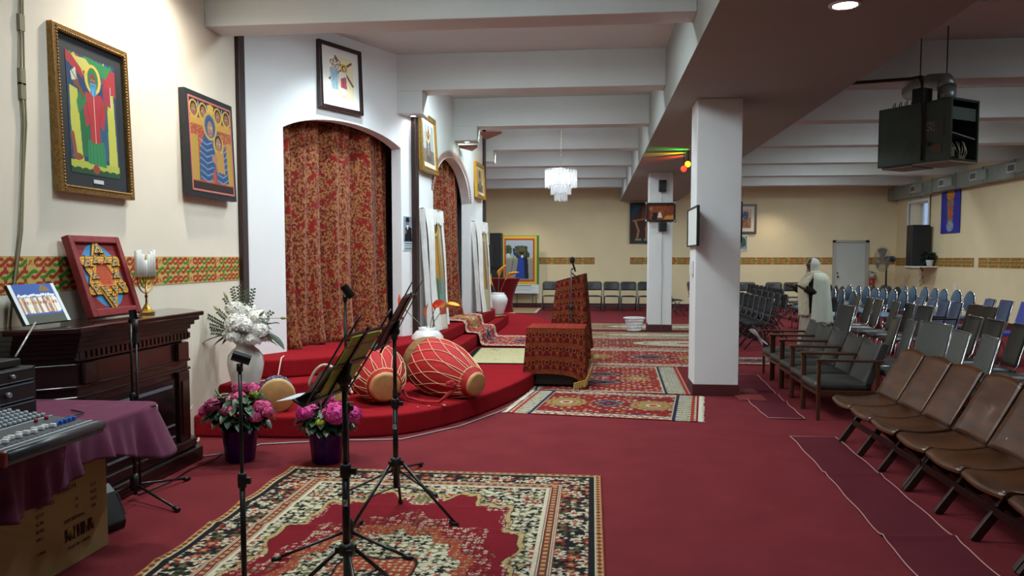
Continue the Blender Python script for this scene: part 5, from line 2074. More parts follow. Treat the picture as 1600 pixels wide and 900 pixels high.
def music_stand(label, loc, h, wdir, tilt, angs, hub=0.33, foot=0.36, r=0.0145, dz=0.0):
    """wdir: heading (deg from +x) of the desk width; desk faces to its left"""
    t = thing('music_stand', label, 'music stand', loc)
    b = MB()
    b.cyl((0, 0, hub - 0.14), (0, 0, h * 0.62), r, n=16)
    b.build('lower_pole', m_blackmetal, t)
    b = MB()
    b.cyl((0, 0, h * 0.58), (0, 0, h - 0.03), r * 0.72, n=14)
    b.build('upper_pole', m_blackmetal, t)
    b = MB()
    clutch(b, 0, 0, h * 0.60, 0.022, 0.055)
    b.build('clutch', m_black, t)
    logo(t, -r - 0.002, h * 0.60 - 0.11)
    b = MB()
    b.lathe([(0.016, hub - 0.02), (0.03, hub - 0.015), (0.03, hub + 0.02), (0.018, hub + 0.03)], n=14)
    for a in angs:
        d = Vector((math.cos(R(a)), math.sin(R(a)), 0))
        b.bar(Vector((0, 0, hub)), d * 0.045 + Vector((0, 0, hub)), 0.02, 0.025)
    b.build('hub', m_black, t)
    for a in angs:
        d = Vector((math.cos(R(a)), math.sin(R(a)), 0))
        b = MB()
        b.tube([d * 0.035 + Vector((0, 0, hub)), d * foot + Vector((0, 0, 0.016))], 0.0085, 8)
        l = b.build('leg', m_blackmetal, t)
        b = MB()
        m0 = d * (0.035 + (foot - 0.035) * 0.45) + Vector((0, 0, hub * 0.56))
        b.bar(Vector((0, 0, hub - 0.13)), m0, 0.012, 0.004)
        b.build('brace', m_blackmetal, l)
        b = MB()
        b.tube([d * (foot - 0.04) + Vector((0, 0, 0.03)), d * (foot + 0.01) + Vector((0, 0, 0.014))], 0.013, 8)
        b.build('rubber_foot', m_black, l)
    # desk frame
    w = Vector((math.cos(R(wdir)), math.sin(R(wdir)), 0))
    back = Vector((w.y, -w.x, 0))          # the way the desk leans
    sl = back * math.cos(R(tilt)) + Vector((0, 0, math.sin(R(tilt))))
    nrm = -(back * math.sin(R(tilt))) + Vector((0, 0, math.cos(R(tilt))))
    O = Vector((0, 0, h + dz)) + nrm * 0.022 + back * 0.035 + Vector((0, 0, 0.045))

    def P(a, c, n=0.0):
        return O + w * a + sl * c + nrm * n
    b = MB()
    b.bar(P(0, -0.20), P(0, 0.17), 0.024, 0.008, up=nrm)
    b.build('desk_spine', m_blackmetal, t)
    for (a0, c0, a1, c1) in ((-0.20, -0.15, 0.20, -0.15), (-0.20, 0.15, 0.20, 0.15), (-0.20, 0.0, 0.20, 0.0), (-0.20, -0.15, -0.20, 0.15), (0.20, -0.15, 0.20, 0.15)):
        b = MB()
        b.bar(P(a0, c0), P(a1, c1), 0.012, 0.005, up=nrm)
        b.build('desk_arm', m_blackmetal, t)
    b = MB()
    b.bar(P(-0.21, -0.16, 0.025), P(0.21, -0.16, 0.025), 0.006, 0.05, up=nrm)
    b.build('desk_lip', m_blackmetal, t)
    for a in (-0.17, 0.14):
        b = MB()
        b.tube([P(a, 0.14, 0.0), P(a, 0.24, 0.0)], 0.004, 6)
        b.build('page_holder', m_blackmetal, t)
    b = MB()
    b.tube([Vector((0, 0, h - 0.05)), Vector((0, 0, h - 0.01)), O], 0.017, 10)
    b.ball(Vector((0, 0, h - 0.005)), (0.03, 0.03, 0.03), 12, 8)
    b.build('tilt_bracket', m_black, t)
    # local to world
    base = Vector(loc)
    return t, (lambda a, c, n=0.0: base + P(a, c, n)), w, sl, nrm


def book(name, label, P, a0, a1, c0, c1, cover, thick, art=None, curl=True):
    t = thing(name, label, 'book', P(0, c0 - 0.0, 0.01))
    base = P(0, c0, 0.01)

    def L(a, c, n):
        return P(a, c, n) - base
    b = MB()
    b.add([L(a0, c0, 0.004), L(a1, c0, 0.004), L(a1, c1, 0.004), L(a0, c1, 0.004), L(a0, c0, 0.007), L(a1, c0, 0.007), L(a1, c1, 0.007), L(a0, c1, 0.007)],
          [(0, 3, 2, 1), (4, 5, 6, 7), (0, 1, 5, 4), (1, 2, 6, 5), (2, 3, 7, 6), (3, 0, 4, 7)])
    b.build('cover', cover, t)
    b = MB()
    for s in (-1, 1):
        def pg(u, v, s=s):
            a = (a0 + a1) / 2 + s * u * (a1 - a0) / 2
            n = 0.007 + thick * (1 - 0.75 * u) * (1 + 0.6 * math.sin(PI * u)) + (0.012 * (1 - v) * u if curl else 0)
            return L(a, c0 + (c1 - c0) * v, n)
        b.sheet(pg, 10, 6)
    b.build('pages', mat('book_pages', '#D8D6CA', 0.7), t)
    return t


mic_stand('straight black microphone stand with empty clip, nearest the camera left of the rug', (-1.345, 2.86, 0), 1.015, (100, 220, 340), tilt=0.35, crz=0.4)
ms1, P1, w1, sl1, n1 = music_stand('nearer black music stand holding a green covered book', (-0.955, 2.93, 0), 0.985, 84, 58, (300, 180, 60), hub=0.30, foot=0.33)
ms2, P2, w2_, sl2, n2 = music_stand('farther black music stand with open pages, standing on the big rug', (-1.055, 4.10, 0), 1.06, 93, 62, (-5, 100, 235), hub=0.34, foot=0.34)
mic_stand('tall straight microphone stand with an empty clip behind the nearer music stand', (-1.20, 3.71, 0), 1.24, (-20, 97, 215), flen=0.36, tilt=0.9, crz=0.2)
mic_stand('slim microphone stand at the far edge of the rug behind the farther music stand', (-1.25, 4.86, 0), 1.0, (-42, 80, 232), flen=0.42, clip=False)
bs = mic_stand('boom microphone stand between the plum cloth table and the fireplace', (-2.72, 4.36, 0), 1.07, (-28, 75, 240), flen=0.42, clip=True, tilt=1.4)
b = MB()
b.tube([(0.05, -0.03, 0.10), (0.05, -0.03, 1.05)], 0.007, 8)
b.build('folded_boom', m_blackmetal, bs)
b = MB()
b.cyl((0.05, -0.03, 1.0), (0.05, -0.03, 1.09), 0.014, n=12)
b.box((0.036, -0.046, 0.95), (0.064, -0.014, 1.01))
b.build('boom_end', m_black, bs)

m_grn = mat('olive_green_cover', '#A8B040', 0.5, var=0.15, scale=10)
bk = book('music_book', 'open book with olive green cover resting on the nearer music stand', P1, -0.10, 0.18, -0.145, 0.13, m_grn, 0.010)
base = P1(0, -0.145, 0.01)
b = MB()
for c in (-0.02, 0.08):
    q = [P1(a, cc, 0.0035) - base for a, cc in ((-0.12, c), (0.15, c), (0.15, c + 0.008), (-0.12, c + 0.008))]
    b.add(q, [(0, 1, 2, 3)])
b.build('red_line', mat('red_print', '#A83A22', 0.5), bk)
sh = MB()


def shf(u, v):
    p = P1(-0.19 + 0.17 * u, -0.16, 0.05)
    q = P1(-0.19 + 0.17 * u, -0.02, 0.02)
    f = Vector((-0.075, 0, -0.012))
    return (p + f * (1 - 2 * v)) if v < 0.5 else p.lerp(q, (v - 0.5) * 2) + Vector((0, 0, -0.02 * math.sin((v - 0.5) * 2 * PI)))


sh.sheet(shf, 10, 10)
tag(sh.build('paper_sheet', mat('white_paper', '#C8CED4', 0.6)), 'loose white sheet curling over the lip of the nearer music stand', 'paper')
book('music_book', 'open book with reddish brown cover resting on the farther music stand', P2, -0.14, 0.14, -0.145, 0.15, mat('reddish_brown_cover', '#6A3A34', 0.6), 0.010)

# ================================================================== RUGS
def lattice(X, Y, cell, seed, petals=5, rmin=0.26, rmax=0.46):
    """random flower motifs on a jittered lattice -> (rel radius inside shape, index, angle)"""
    rs_ = np.random.RandomState(seed)
    N = 97
    jx, jy = rs_.rand(N, N) * 0.4 - 0.2, rs_.rand(N, N) * 0.4 - 0.2
    kind = rs_.randint(0, 100, (N, N))
    ph = rs_.rand(N, N) * 6.28
    rad = rmin + (rmax - rmin) * rs_.rand(N, N)
    gx, gy = np.floor(X / cell).astype(int), np.floor(Y / cell).astype(int)
    best = np.full(X.shape, 9.0)
    idx = np.zeros(X.shape, int)
    for ox in (-1, 0, 1):
        for oy in (-1, 0, 1):
            a, c = (gx + ox) % N, (gy + oy) % N
            cx, cy = (gx + ox + 0.5 + jx[a, c]) * cell, (gy + oy + 0.5 + jy[a, c]) * cell
            dx, dy = X - cx, Y - cy
            th_ = np.arctan2(dy, dx) + ph[a, c]
            shape = 1 + 0.38 * np.cos(petals * th_)
            q = np.hypot(dx, dy) / (rad[a, c] * cell * shape)
            m = q < best
            best[m] = q[m]
            idx[m] = kind[a, c][m]
    return best, idx


def vines(X, Y, s, ph=0.0):
    return np.abs(np.sin(X / s + 1.7 * np.sin(Y / s * 0.8 + ph)) * np.cos(Y / s + 1.3 * np.sin(X / s * 0.7)))


def colz(*hexs):
    return [np.array([int(h[i:i + 2], 16) / 255 for i in (1, 3, 5)]) for h in hexs]


RED, IVO, BLK, GRN, RUST, TAN, DRED = colz('#6E1620', '#B8B098', '#1C1B1E', '#5C5A3C', '#8A3A2C', '#A08A5C', '#6E1A1E')


def persian(w, h, res, seed=1):
    W, H = int(w / res), int(h / res)
    X, Y = np.meshgrid(np.linspace(-w / 2, w / 2, W), np.linspace(-h / 2, h / 2, H))
    ax, ay = np.abs(X), np.abs(Y)
    e = np.minimum(w / 2 - ax, h / 2 - ay)       # distance to the edge
    a = np.zeros((H, W, 3))
    a[:] = RED
    # ivory spandrels with lobed boundary
    fx, fy = w / 2 - 0.34, h / 2 - 0.34
    u, v = ax / fx, ay / fy
    ang = np.arctan2(v, u)
    rad = (np.abs(u) ** 2.9 + np.abs(v) ** 2.9) ** (1 / 2.9)
    lob = 0.88 + 0.045 * np.cos(ang * 16) + 0.02 * np.cos(ang * 40)
    inner = e > 0.34
    span = inner & (rad > lob)
    q, k = lattice(ax + 3, ay + 3, 0.052, seed, 4)
    q2, k2 = lattice(ax + 5, ay + 2, 0.11, seed + 1, 6)
    a[span] = IVO
    a[span & (vines(ax, ay, 0.020) < 0.16)] = GRN
    m = span & (q < 1)
    a[m & (k < 45)] = BLK
    a[m & (k >= 45) & (k < 62)] = GRN
    a[m & (k >= 62) & (k < 80)] = RUST
    m = span & (q2 < 0.8)
    a[m & (k2 < 25)] = BLK
    a[m & (k2 < 25) & (q2 < 0.45)] = TAN
    # edge of the spandrel: greenish band then loose ivory blossoms on red
    band = inner & (np.abs(rad - lob) < 0.028)
    a[band & (q > 0.55)] = BLK
    a[band & (np.abs(rad - lob) < 0.02) & (q > 0.5)] = TAN
    near = inner & (rad < lob) & (rad > lob - 0.035 * (1 + np.cos(ang * 8)))
    q3, k3 = lattice(ax + 1, ay + 1, 0.036, seed + 2, 5)
    a[near & (q3 < 0.8)] = IVO
    a[near & (q3 < 0.45)] = RUST
    # medallion
    mu, mv = X / (w * 0.215), Y / (h * 0.20)
    mr = np.hypot(mu, mv)
    ma = np.arctan2(mv, mu)
    l1 = 1.0 + 0.05 * np.cos(ma * 16)
    halo = (mr < l1 * 1.26 + 0.06 * np.cos(ma * 8)) & (mr >= l1) & inner
    qh, kh = lattice(X + 9, Y + 9, 0.036, seed + 3, 5)
    a[halo & (qh < 0.85) & (kh < 62)] = IVO
    a[halo & (qh < 0.5)] = RUST
    a[halo & (kh > 84) & (qh < 0.8)] = GRN
    ring = (mr < l1) & (mr > l1 - 0.14)
    a[ring] = RUST
    a[ring & (qh < 0.7)] = TAN
    a[ring & (qh < 0.35)] = BLK
    core = mr < l1 - 0.14
    a[core] = IVO
    qc, kc = lattice(X + 4, Y + 6, 0.046, seed + 4, 4)
    a[core & (vines(X, Y, 0.018) < 0.15)] = GRN
    m = core & (qc < 1)
    a[m & (kc < 50)] = BLK
    a[m & (kc >= 50) & (kc < 75)] = RUST
    a[m & (kc >= 75) & (kc < 88)] = GRN
    s2 = np.hypot(X / (w * 0.10), Y / (h * 0.085)) * (1 + 0.16 * np.cos(np.arctan2(Y / h, X / w) * 4))
    a[s2 < 1.0] = RUST
    a[(s2 < 1.0) & (s2 > 0.93)] = BLK
    a[(s2 < 0.9) & (qh < 0.7)] = TAN
    a[(s2 < 0.9) & (qh < 0.4)] = IVO
    a[s2 < 0.4] = BLK
    a[(s2 < 0.4) & (qh < 0.8)] = IVO
    a[s2 < 0.16] = RUST
    # tips of the medallion
    for sgn in (-1, 1):
        d = np.hypot(X / 0.10, (Y - sgn * h * 0.33) / 0.12)
        a[(d < 1) & (qh < 0.9)] = IVO
        a[(d < 0.6)] = GRN
        a[(d < 0.6) & (qh < 0.7)] = TAN
    # borders from the edge inwards
    along = np.where(w / 2 - ax < h / 2 - ay, Y, X)
    def stripe(lo, hi):
        return (e >= lo) & (e < hi)
    a[stripe(0, 0.010)] = RUST
    m = stripe(0.010, 0.040)
    a[m] = TAN
    a[m & (np.abs(((along / 0.05) % 1) - 0.5) * 2 > np.abs((e - 0.025) / 0.015))] = RUST * 0.8
    a[stripe(0.040, 0.048)] = IVO
    m = stripe(0.048, 0.080)
    a[m] = BLK
    m = stripe(0.080, 0.245)
    a[m] = BLK * 1.0
    qb, kb = lattice(ax + 7, ay + 8, 0.075, seed + 5, 5, 0.3, 0.5)
    qs, ks = lattice(ax + 7, ay + 8, 0.04, seed + 6, 4, 0.25, 0.45)
    a[m & (qs < 0.9) & (ks < 30)] = IVO
    a[m & (qs < 0.9) & (ks >= 30) & (ks < 60)] = RUST * 0.85
    a[m & (qs < 0.9) & (ks >= 60) & (ks < 80)] = GRN * 0.8
    mm = m & (qb < 1)
    a[mm & (kb < 34)] = IVO
    a[mm & (kb < 34) & (qb < 0.5)] = RUST
    a[mm & (kb >= 34) & (kb < 72)] = RUST
    a[mm & (kb >= 34) & (kb < 72) & (qb < 0.45)] = TAN
    a[mm & (kb >= 72) & (qb < 0.5)] = GRN
    m = stripe(0.245, 0.335)
    a[m] = RUST * 0.9
    a[m & (np.abs(e - 0.29) < 0.012) & (np.sin(along / 0.008) > 0)] = TAN
    for c in (0.252, 0.268, 0.312, 0.328):
        a[m & (np.abs(e - c) < 0.0035)] = IVO
    a[m & (np.abs(e - 0.29) < 0.021) & (np.abs(e - 0.29) > 0.018)] = BLK
    a[stripe(0.335, 0.345)] = IVO
    # slight weave and wear
    a *= (0.92 + 0.16 * RNG.rand(H, W, 1))
    return np.clip(a, 0, 1)


def rug(label, arr, w, h, loc, rz, zfn=None, fringe=None, name='patterned_rug', group=None, thick=0.007):
    if name in ('kilim_rug', 'runner_rug'):
        arr = arr * 0.86
    t = thing(name, label, 'rug', loc, rz, group)

    def fn(X, Z):
        zz = np.full_like(X, 0.009)
        if zfn is not None:
            zz = zz + zfn(X, Z - h / 2)
        return (X, Z - h / 2, zz)
    o = painted_mesh('pile', arr, w, h, m_rug, t, fn=fn, thick=thick)
    if fringe:
        m_f = mat('cream_fringe', '#C8C0AC', 0.9)
        for s in (-1, 1):
            b = MB()
            n = int(h / 0.011) if fringe == 'x' else int(w / 0.011)
            rr_ = random.Random(int(w * 100) + s)
            L = h if fringe == 'x' else w
            for i in range(n):
                q = -L / 2 + L * (i + 0.5) / n
                j = rr_.uniform(-0.006, 0.006)
                l = rr_.uniform(0.035, 0.06)
                if fringe == 'x':
                    p = [(s * w / 2, q, 0.006), (s * (w / 2 + l * 0.5), q + j, 0.006), (s * (w / 2 + l), q + 2 * j, 0.003)]
                else:
                    p = [(q, s * h / 2, 0.006), (q + j, s * (h / 2 + l * 0.5), 0.006), (q + 2 * j, s * (h / 2 + l), 0.003)]
                b.tube(p, 0.0035, 4, cap=False)
            f = b.build('fringe', m_f, t)
            f['kind'] = 'stuff'
    return t


def big_wrinkle(X, Y):
    z = np.zeros_like(X)
    for yy, amp in ((1.05, 0.008), (0.68, 0.010), (0.15, 0.006)):
        z += amp * np.exp(-((Y - yy - 0.04 * X) / 0.035) ** 2) * (0.5 + 0.5 * np.exp(-((X + 0.9) / 0.6) ** 2))
    edge = np.exp(-((X + 1.065) / 0.08) ** 2)
    z += edge * (0.010 * (0.5 + 0.5 * np.sin(Y * 14)))
    return z


rug('large red Persian style rug with ivory medallion filling the foreground', persian(2.13, 3.64, 0.0055), 2.13, 3.64, (-0.995, 3.32, 0), 0.0, big_wrinkle, name='persian_rug')


def kilim(w, h, res, seed, field, meds, endw=0.22, side=0.12, endband=True, ivory_end=True):
    """runner seen across: medallions along x, panels at the x ends, white zigzag side borders"""
    W, H = int(w / res), int(h / res)
    X, Y = np.meshgrid(np.linspace(-w / 2, w / 2, W), np.linspace(-h / 2, h / 2, H))
    ax, ay = np.abs(X), np.abs(Y)
    F = colz(field)[0]
    a = np.zeros((H, W, 3))
    a[:] = F
    NAVY, CRM, GOLD, R2 = colz('#2A2C44', '#C8C0A8', '#9A8A54', '#A8392C')
    q, k = lattice(X + 5, ay + 5, 0.06, seed, 4, 0.25, 0.42)
    a[(q < 0.8) & (k < 34)] = CRM
    a[(q < 0.8) & (k >= 34) & (k < 60)] = NAVY
    a[(q < 0.8) & (k >= 60) & (k < 80)] = GOLD
    for i, (cx, cy, rx, ry, kind) in enumerate(meds):
        dx, dy = (X - cx) / rx, (Y - cy) / ry
        if kind == 'd':
            d = np.abs(dx) + np.abs(dy) + 0.05 * np.sign(np.sin(dx * 14)) * (np.abs(dy) > 0.2)
            c1, c2, c3 = NAVY, CRM, NAVY
        elif kind == 'o':
            d = np.hypot(dx, dy) * (1 + 0.05 * np.cos(np.arctan2(dy, dx) * 14))
            c1, c2, c3 = GOLD, R2, CRM
        else:
            d = np.hypot(dx, dy)
            c1, c2, c3 = CRM, GOLD, CRM
        a[d < 1] = c1
        a[(d < 0.82)] = c2
        a[(d < 0.74)] = c1
        a[(d < 0.5) & (q < 0.9)] = R2
        a[d < 0.33] = c3
        a[(d < 0.2)] = R2
    es, ex = h / 2 - ay, w / 2 - ax
    m = es < side
    a[m] = CRM
    zz = np.abs(((X / 0.09) % 1) - 0.5) * 2
    a[m & (np.abs(es / side - 0.5 - (zz - 0.5) * 0.5) < 0.12)] = R2
    q2, k2 = lattice(X + 2, ay + 9, 0.05, seed + 3, 4, 0.3, 0.45)
    a[m & (q2 < 0.7) & (k2 < 50)] = NAVY
    a[(es < 0.016)] = F
    a[(np.abs(es - side) < 0.008)] = NAVY
    if endband:
        m = ex < endw
        a[m] = CRM if ivory_end else F
        zz = np.abs(((Y / 0.10) % 1) - 0.5) * 2
        a[m & (np.abs(ex / endw - 0.5 - (zz - 0.5) * 0.7) < 0.10)] = NAVY
        a[m & (q2 < 0.8) & (k2 > 55)] = GOLD
        for c in (0.05, endw - 0.03):
            a[m & (np.abs(ex - c) < 0.016)] = NAVY if c > 0.1 else R2
        a[ex < 0.02] = F
    a *= (0.92 + 0.16 * RNG.rand(H, W, 1))
    return np.clip(a, 0, 1)


rug('fringed red kilim runner with two tan medallions and a blue diamond, nearest the near pillar',
    kilim(1.74, 1.30, 0.008, 3, '#8E2620', [(-0.42, 0, 0.20, 0.24, 'o'), (0.0, 0.02, 0.17, 0.22, 'd'), (0.44, 0, 0.22, 0.24, 'o')], 0.24, 0.15),
    1.74, 1.30, (0.17, 7.72, 0), R(-8), fringe='x', name='kilim_rug')
rug('red rug with blue stepped diamonds beside the cloth covered stand',
    kilim(1.95, 2.05, 0.009, 8, '#9A2A24', [(-0.05, 0.28, 0.34, 0.22, 'd'), (-0.05, -0.35, 0.34, 0.22, 'd'), (0.42, -0.02, 0.15, 0.15, 'o'), (-0.45, -0.02, 0.15, 0.15, 'o')], 0.30, 0.10),
    1.95, 2.05, (0.13, 9.42, 0.0), R(-2), name='kilim_rug')
rug('red floral rug with pale zigzag borders, third rug beyond the near pillar',
    kilim(2.35, 1.95, 0.010, 12, '#9C3028', [(0.1, 0.0, 0.34, 0.30, 'd'), (-0.7, 0, 0.28, 0.25, 'o'), (0.82, 0, 0.28, 0.25, 'o')], 0.12, 0.24),
    2.35, 1.95, (0.72, 11.45, 0.0), R(-2), fringe='x', name='kilim_rug')
rug('rust red rug with a long pale oval medallion beside the far pillar',
    kilim(2.2, 1.75, 0.012, 17, '#8E3A2C', [(0.75, 0, 0.9, 0.42, 'c')], 0.08, 0.16), 2.2, 1.75, (0.85, 13.33, 0.0), R(-1), name='kilim_rug')
rug('tan and purple rug in front of the far pillar base',
    kilim(2.3, 1.55, 0.014, 21, '#9A7A5A', [(0.2, 0, 0.9, 0.3, 'c')], 0.10, 0.22), 2.3, 1.05, (1.0, 14.75, 0.0), 0, name='kilim_rug')
rug('tan rug behind the laundry basket by the far pillar',
    kilim(2.6, 1.45, 0.014, 23, '#8A6A4A', [(0.2, 0, 1.0, 0.3, 'c')], 0.10, 0.22), 2.6, 1.4, (1.15, 16.55, 0.0), 0, name='kilim_rug')
rug('long narrow red and white rug crossing the aisle behind the armchairs',
    kilim(2.3, 0.75, 0.011, 27, '#8E2620', [(-0.5, 0, 0.4, 0.22, 'd'), (0.6, 0, 0.4, 0.22, 'd')], 0.12, 0.12), 2.3, 0.75, (2.75, 11.15, 0.004), R(-1), name='runner_rug')

# entrance mats
def plain_mat(label, w, h, loc, rz, edge, mid, eb=0.07, seed=1):
    A = Art(int(w / 0.02), int(h / 0.02), edge)
    A.rect(eb / w, eb / h, 1 - eb / w, 1 - eb / h, mid)
    A.speckle(eb / w, eb / h, 1 - eb / w, 1 - eb / h, '#8A7C5A', 0.03, seed)
    A.line([(0.2, 0.82), (0.32, 0.88)], 0.02, '#6A6448')
    A.line([(0.22, 0.88), (0.3, 0.80)], 0.02, '#6A6448')
    A.line([(0.82, 0.2), (0.9, 0.26)], 0.02, '#6A6448')
    return rug(label, A.a, w, h, loc, rz, name='floor_mat')


plain_mat('beige mat with black border lying on the red platform', 1.1, 1.65, (-1.03, 10.05, 0.18), R(2), '#17171A', '#B9AE86')
plain_mat('small tan mat with white edge under the poster easel', 1.1, 1.9, (-2.0, 21.5, 0), 0, '#C8BCA8', '#9A8660', 0.08, 4)

# runner coming down the steps
def step_runner():
    path = [(-2.15, 0.545), (-1.90, 0.545), (-1.80, 0.535), (-1.775, 0.49), (-1.765, 0.40), (-1.74, 0.375), (-1.66, 0.375), (-1.59, 0.365), (-1.565, 0.32), (-1.555, 0.24), (-1.53, 0.20), (-1.48, 0.192), (-0.75, 0.190)]
    P_ = [Vector((x, 0, z)) for x, z in path]
    L = [0]
    for a, c in zip(P_[:-1], P_[1:]):
        L.append(L[-1] + (c - a).length)
    tot = L[-1]
    wid = 1.5
    arr = kilim(tot, wid, 0.013, 31, '#9A2A28', [(-0.5, 0, 0.22, 0.3, 'o'), (0.0, 0, 0.22, 0.3, 'd'), (0.55, 0, 0.25, 0.3, 'd')], 0.08, 0.20)

    def fn(X, Z):
        s = X + tot / 2
        x = np.interp(s, L, [p.x for p in P_])
        z = np.interp(s, L, [p.z for p in P_])
        return (x + 0.05 * (Z / wid - 0.5), Z, z + 0.012)
    t = thing('step_runner', 'red and white patterned runner falling down the platform steps', 'rug', (0, 10.98, 0), 0)
    painted_mesh('pile', arr, tot, wid, m_rug, t, fn=fn, thick=0.006)


step_runner()

# dark red floor runners on the right with white edging
def edge_runner(label, pts_l, pts_r, seed):
    t = thing('carpet_runner', label, 'carpet runner', (0, 0, 0))
    n = 60

    def ip(pts, v):
        k = v * (len(pts) - 1)
        i = min(int(k), len(pts) - 2)
        f = k - i
        a, c = pts[i], pts[i + 1]
        return Vector((a[0] + (c[0] - a[0]) * f, a[1] + (c[1] - a[1]) * f, 0))

    def hz(v):
        z = 0.008
        for c in (0.30, 0.45, 0.74):
            z += 0.014 * math.exp(-((v - c) / 0.008) ** 2)
        return z
    b = MB()

    def fn(u, v):
        p = ip(pts_l, v).lerp(ip(pts_r, v), u)
        return (p.x, p.y, hz(v + 0.004 * math.sin(u * 5)))
    b.sheet(fn, 6, 200)
    b.build('carpet', mat('dark_red_runner', '#5C222B', 0.95, var=0.08, scale=4, bump=0.4, bscale=200, spec=0.1), t)
    for side, pts in (('l', pts_l), ('r', pts_r)):
        b = MB()
        b.tube([ip(pts, i / 120) + Vector((0.004 * math.sin(i * 0.4), 0, hz(i / 120) + 0.001)) for i in range(121)], 0.0035, 5)
        b.build('edge_binding', mat('pale_binding', '#B88A88', 0.7), t)
    for v in (0.0, 1.0):
        a, c = ip(pts_l, v), ip(pts_r, v)
        b = MB()
        b.tube([a + Vector((0, 0, 0.009)), c + Vector((0, 0, 0.009))], 0.003 if v == 0 else 0.002, 5)
        b.build('edge_binding', mat('pale_binding', '#B88A88', 0.7), t)


edge_runner('dark red carpet runner with pale edging in front of the wooden theatre seats', [(1.46, 2.4), (1.48, 3.66), (1.55, 5.0), (1.61, 6.45)], [(1.82, 2.4), (1.85, 3.68), (1.91, 5.0), (1.965, 6.45)], 1)
edge_runner('dark red carpet runner with pale edging in front of the armchairs', [(1.59, 7.18), (1.57, 8.60), (1.60, 9.9)], [(1.91, 7.16), (1.96, 8.5), (2.04, 9.8)], 2)
b = MB()
b.box((1.50, 8.05, 0.002), (1.78, 8.75, 0.012))
tag(b.build('mat_corner', mat('rust_mat', '#7E2A26', 0.9)), 'small rust red mat peeking out beside the near pillar base', 'mat')

# ================================================================== COVERED STAND, LECTERN
def brocade(name, z_lines=True):
    if name in MATS:
        return MATS[name]
    m = bpy.data.materials.new(name)
    m.use_nodes = True
    nt = m.node_tree
    bs_ = nt.nodes['Principled BSDF']
    bs_.inputs['Roughness'].default_value = 0.75
    bs_.inputs['Specular IOR Level'].default_value = 0.15
    a = nt.nodes.new('ShaderNodeAttribute')
    a.attribute_name = 'paint'
    nt.links.new(a.outputs['Color'], bs_.inputs['Base Color'])
    MATS[name] = m
    return m


def brocade_arr(w, h, res, seed=1, cell=0.075):
    W, H = int(w / res), int(h / res)
    X, Y = np.meshgrid(np.linspace(0, w, W), np.linspace(0, h, H))
    R1, G1, D1_ = colz('#56080E', '#7E4A20', '#32080A')
    a = np.zeros((H, W, 3))
    a[:] = R1
    v = (Y / 0.20) % 1.0
    zig = np.abs(((X / 0.024) % 1) - 0.5) * 0.05
    m = (v < 0.32)
    a[m & ((((v + zig * 2) / 0.055) % 1) < 0.42)] = G1
    u = (X / cell) % 1.0
    # arrow head motifs
    m = (v > 0.36)
    vv = (v - 0.36) / 0.64
    ch = np.abs(vv - 0.25 - 1.1 * np.abs(u - 0.5))
    a[m & (ch < 0.045) & (np.abs(u - 0.5) < 0.42)] = G1
    a[m & (np.abs(np.abs(u - 0.5) - 0.16) < 0.03) & (vv < 0.5)] = G1
    a[m & (np.abs(u - 0.5) < 0.025) & (vv < 0.75)] = G1
    d = np.hypot((u - 0.0) * cell / 0.016, (vv - 0.8) * 0.1 / 0.018)
    d2 = np.hypot((u - 1.0) * cell / 0.016, (vv - 0.8) * 0.1 / 0.018)
    a[m & (np.minimum(d, d2) < 1)] = D1_
    a[m & (np.abs(np.minimum(d, d2) - 1.2) < 0.22)] = G1
    rs_ = np.random.RandomState(seed)
    a *= (0.85 + 0.3 * rs_.rand(H, W, 1))
    return np.clip(a, 0, 1)


m_broc = brocade('red_gold_brocade')


def draped_box(name, label, cat, loc, rz, w, d, h, bottom, seed, slant=0.0, flare=0.012):
    """cloth over a box: front at local -y. bottom = lower hem height at each side fn(side, t)"""
    t = thing(name, label, cat, loc, rz)
    # perimeter front(-y), right(+x), back, left as one wrapped painted sheet
    per = 2 * (w + d)
    H = h - 0.0
    arr = brocade_arr(per, H, 0.007, seed)

    def fn(X, Z):
        s = (X + per / 2) % per
        drop = 1 - Z / H      # 0 at the top
        x = np.zeros_like(s)
        y = np.zeros_like(s)
        nx = np.zeros_like(s)
        ny = np.zeros_like(s)
        m = s < w
        x[m] = -w / 2 + s[m]; y[m] = -d / 2; ny[m] = -1
        m = (s >= w) & (s < w + d)
        x[m] = w / 2; y[m] = -d / 2 + (s[m] - w); nx[m] = 1
        m = (s >= w + d) & (s < 2 * w + d)
        x[m] = w / 2 - (s[m] - w - d); y[m] = d / 2; ny[m] = 1
        m = s >= 2 * w + d
        x[m] = -w / 2; y[m] = d / 2 - (s[m] - 2 * w - d); nx[m] = -1
        # distance to nearest corner for corner flares
        cd = np.minimum.reduce([np.abs(s - c) for c in (0, w, w + d, 2 * w + d, per)])
        fl = np.exp(-(cd / 0.10) ** 2)
        out = drop * (flare * (0.5 + fl * 1.6) + 0.012 * np.sin(s * 23 + seed) + 0.008 * np.sin(s * 41))
        cx, cy = np.sign(x) * fl * drop * flare * 0.8, np.sign(y) * fl * drop * flare * 0.8
        zt = h + slant * (y / d)
        zb = bottom(s, w, d)
        zz = zb + (zt - zb) * (1 - drop)
        return (x + nx * out + cx, y + ny * out + cy, zz)
    painted_mesh('side_drape', arr, per, H, m_broc, t, fn=fn, thick=0.004)
    arr2 = brocade_arr(w, d, 0.009, seed + 3)
    arr2 = np.clip(arr2 * np.array([1.25, 0.75, 0.7]), 0, 1)
    painted_mesh('top_drape', arr2, w + 0.004, d + 0.004, m_broc, t, fn=lambda X, Z: (X, Z - d / 2, h + slant * ((Z - d / 2) / d) + 0.001 + 0 * X), thick=0.004)
    return t


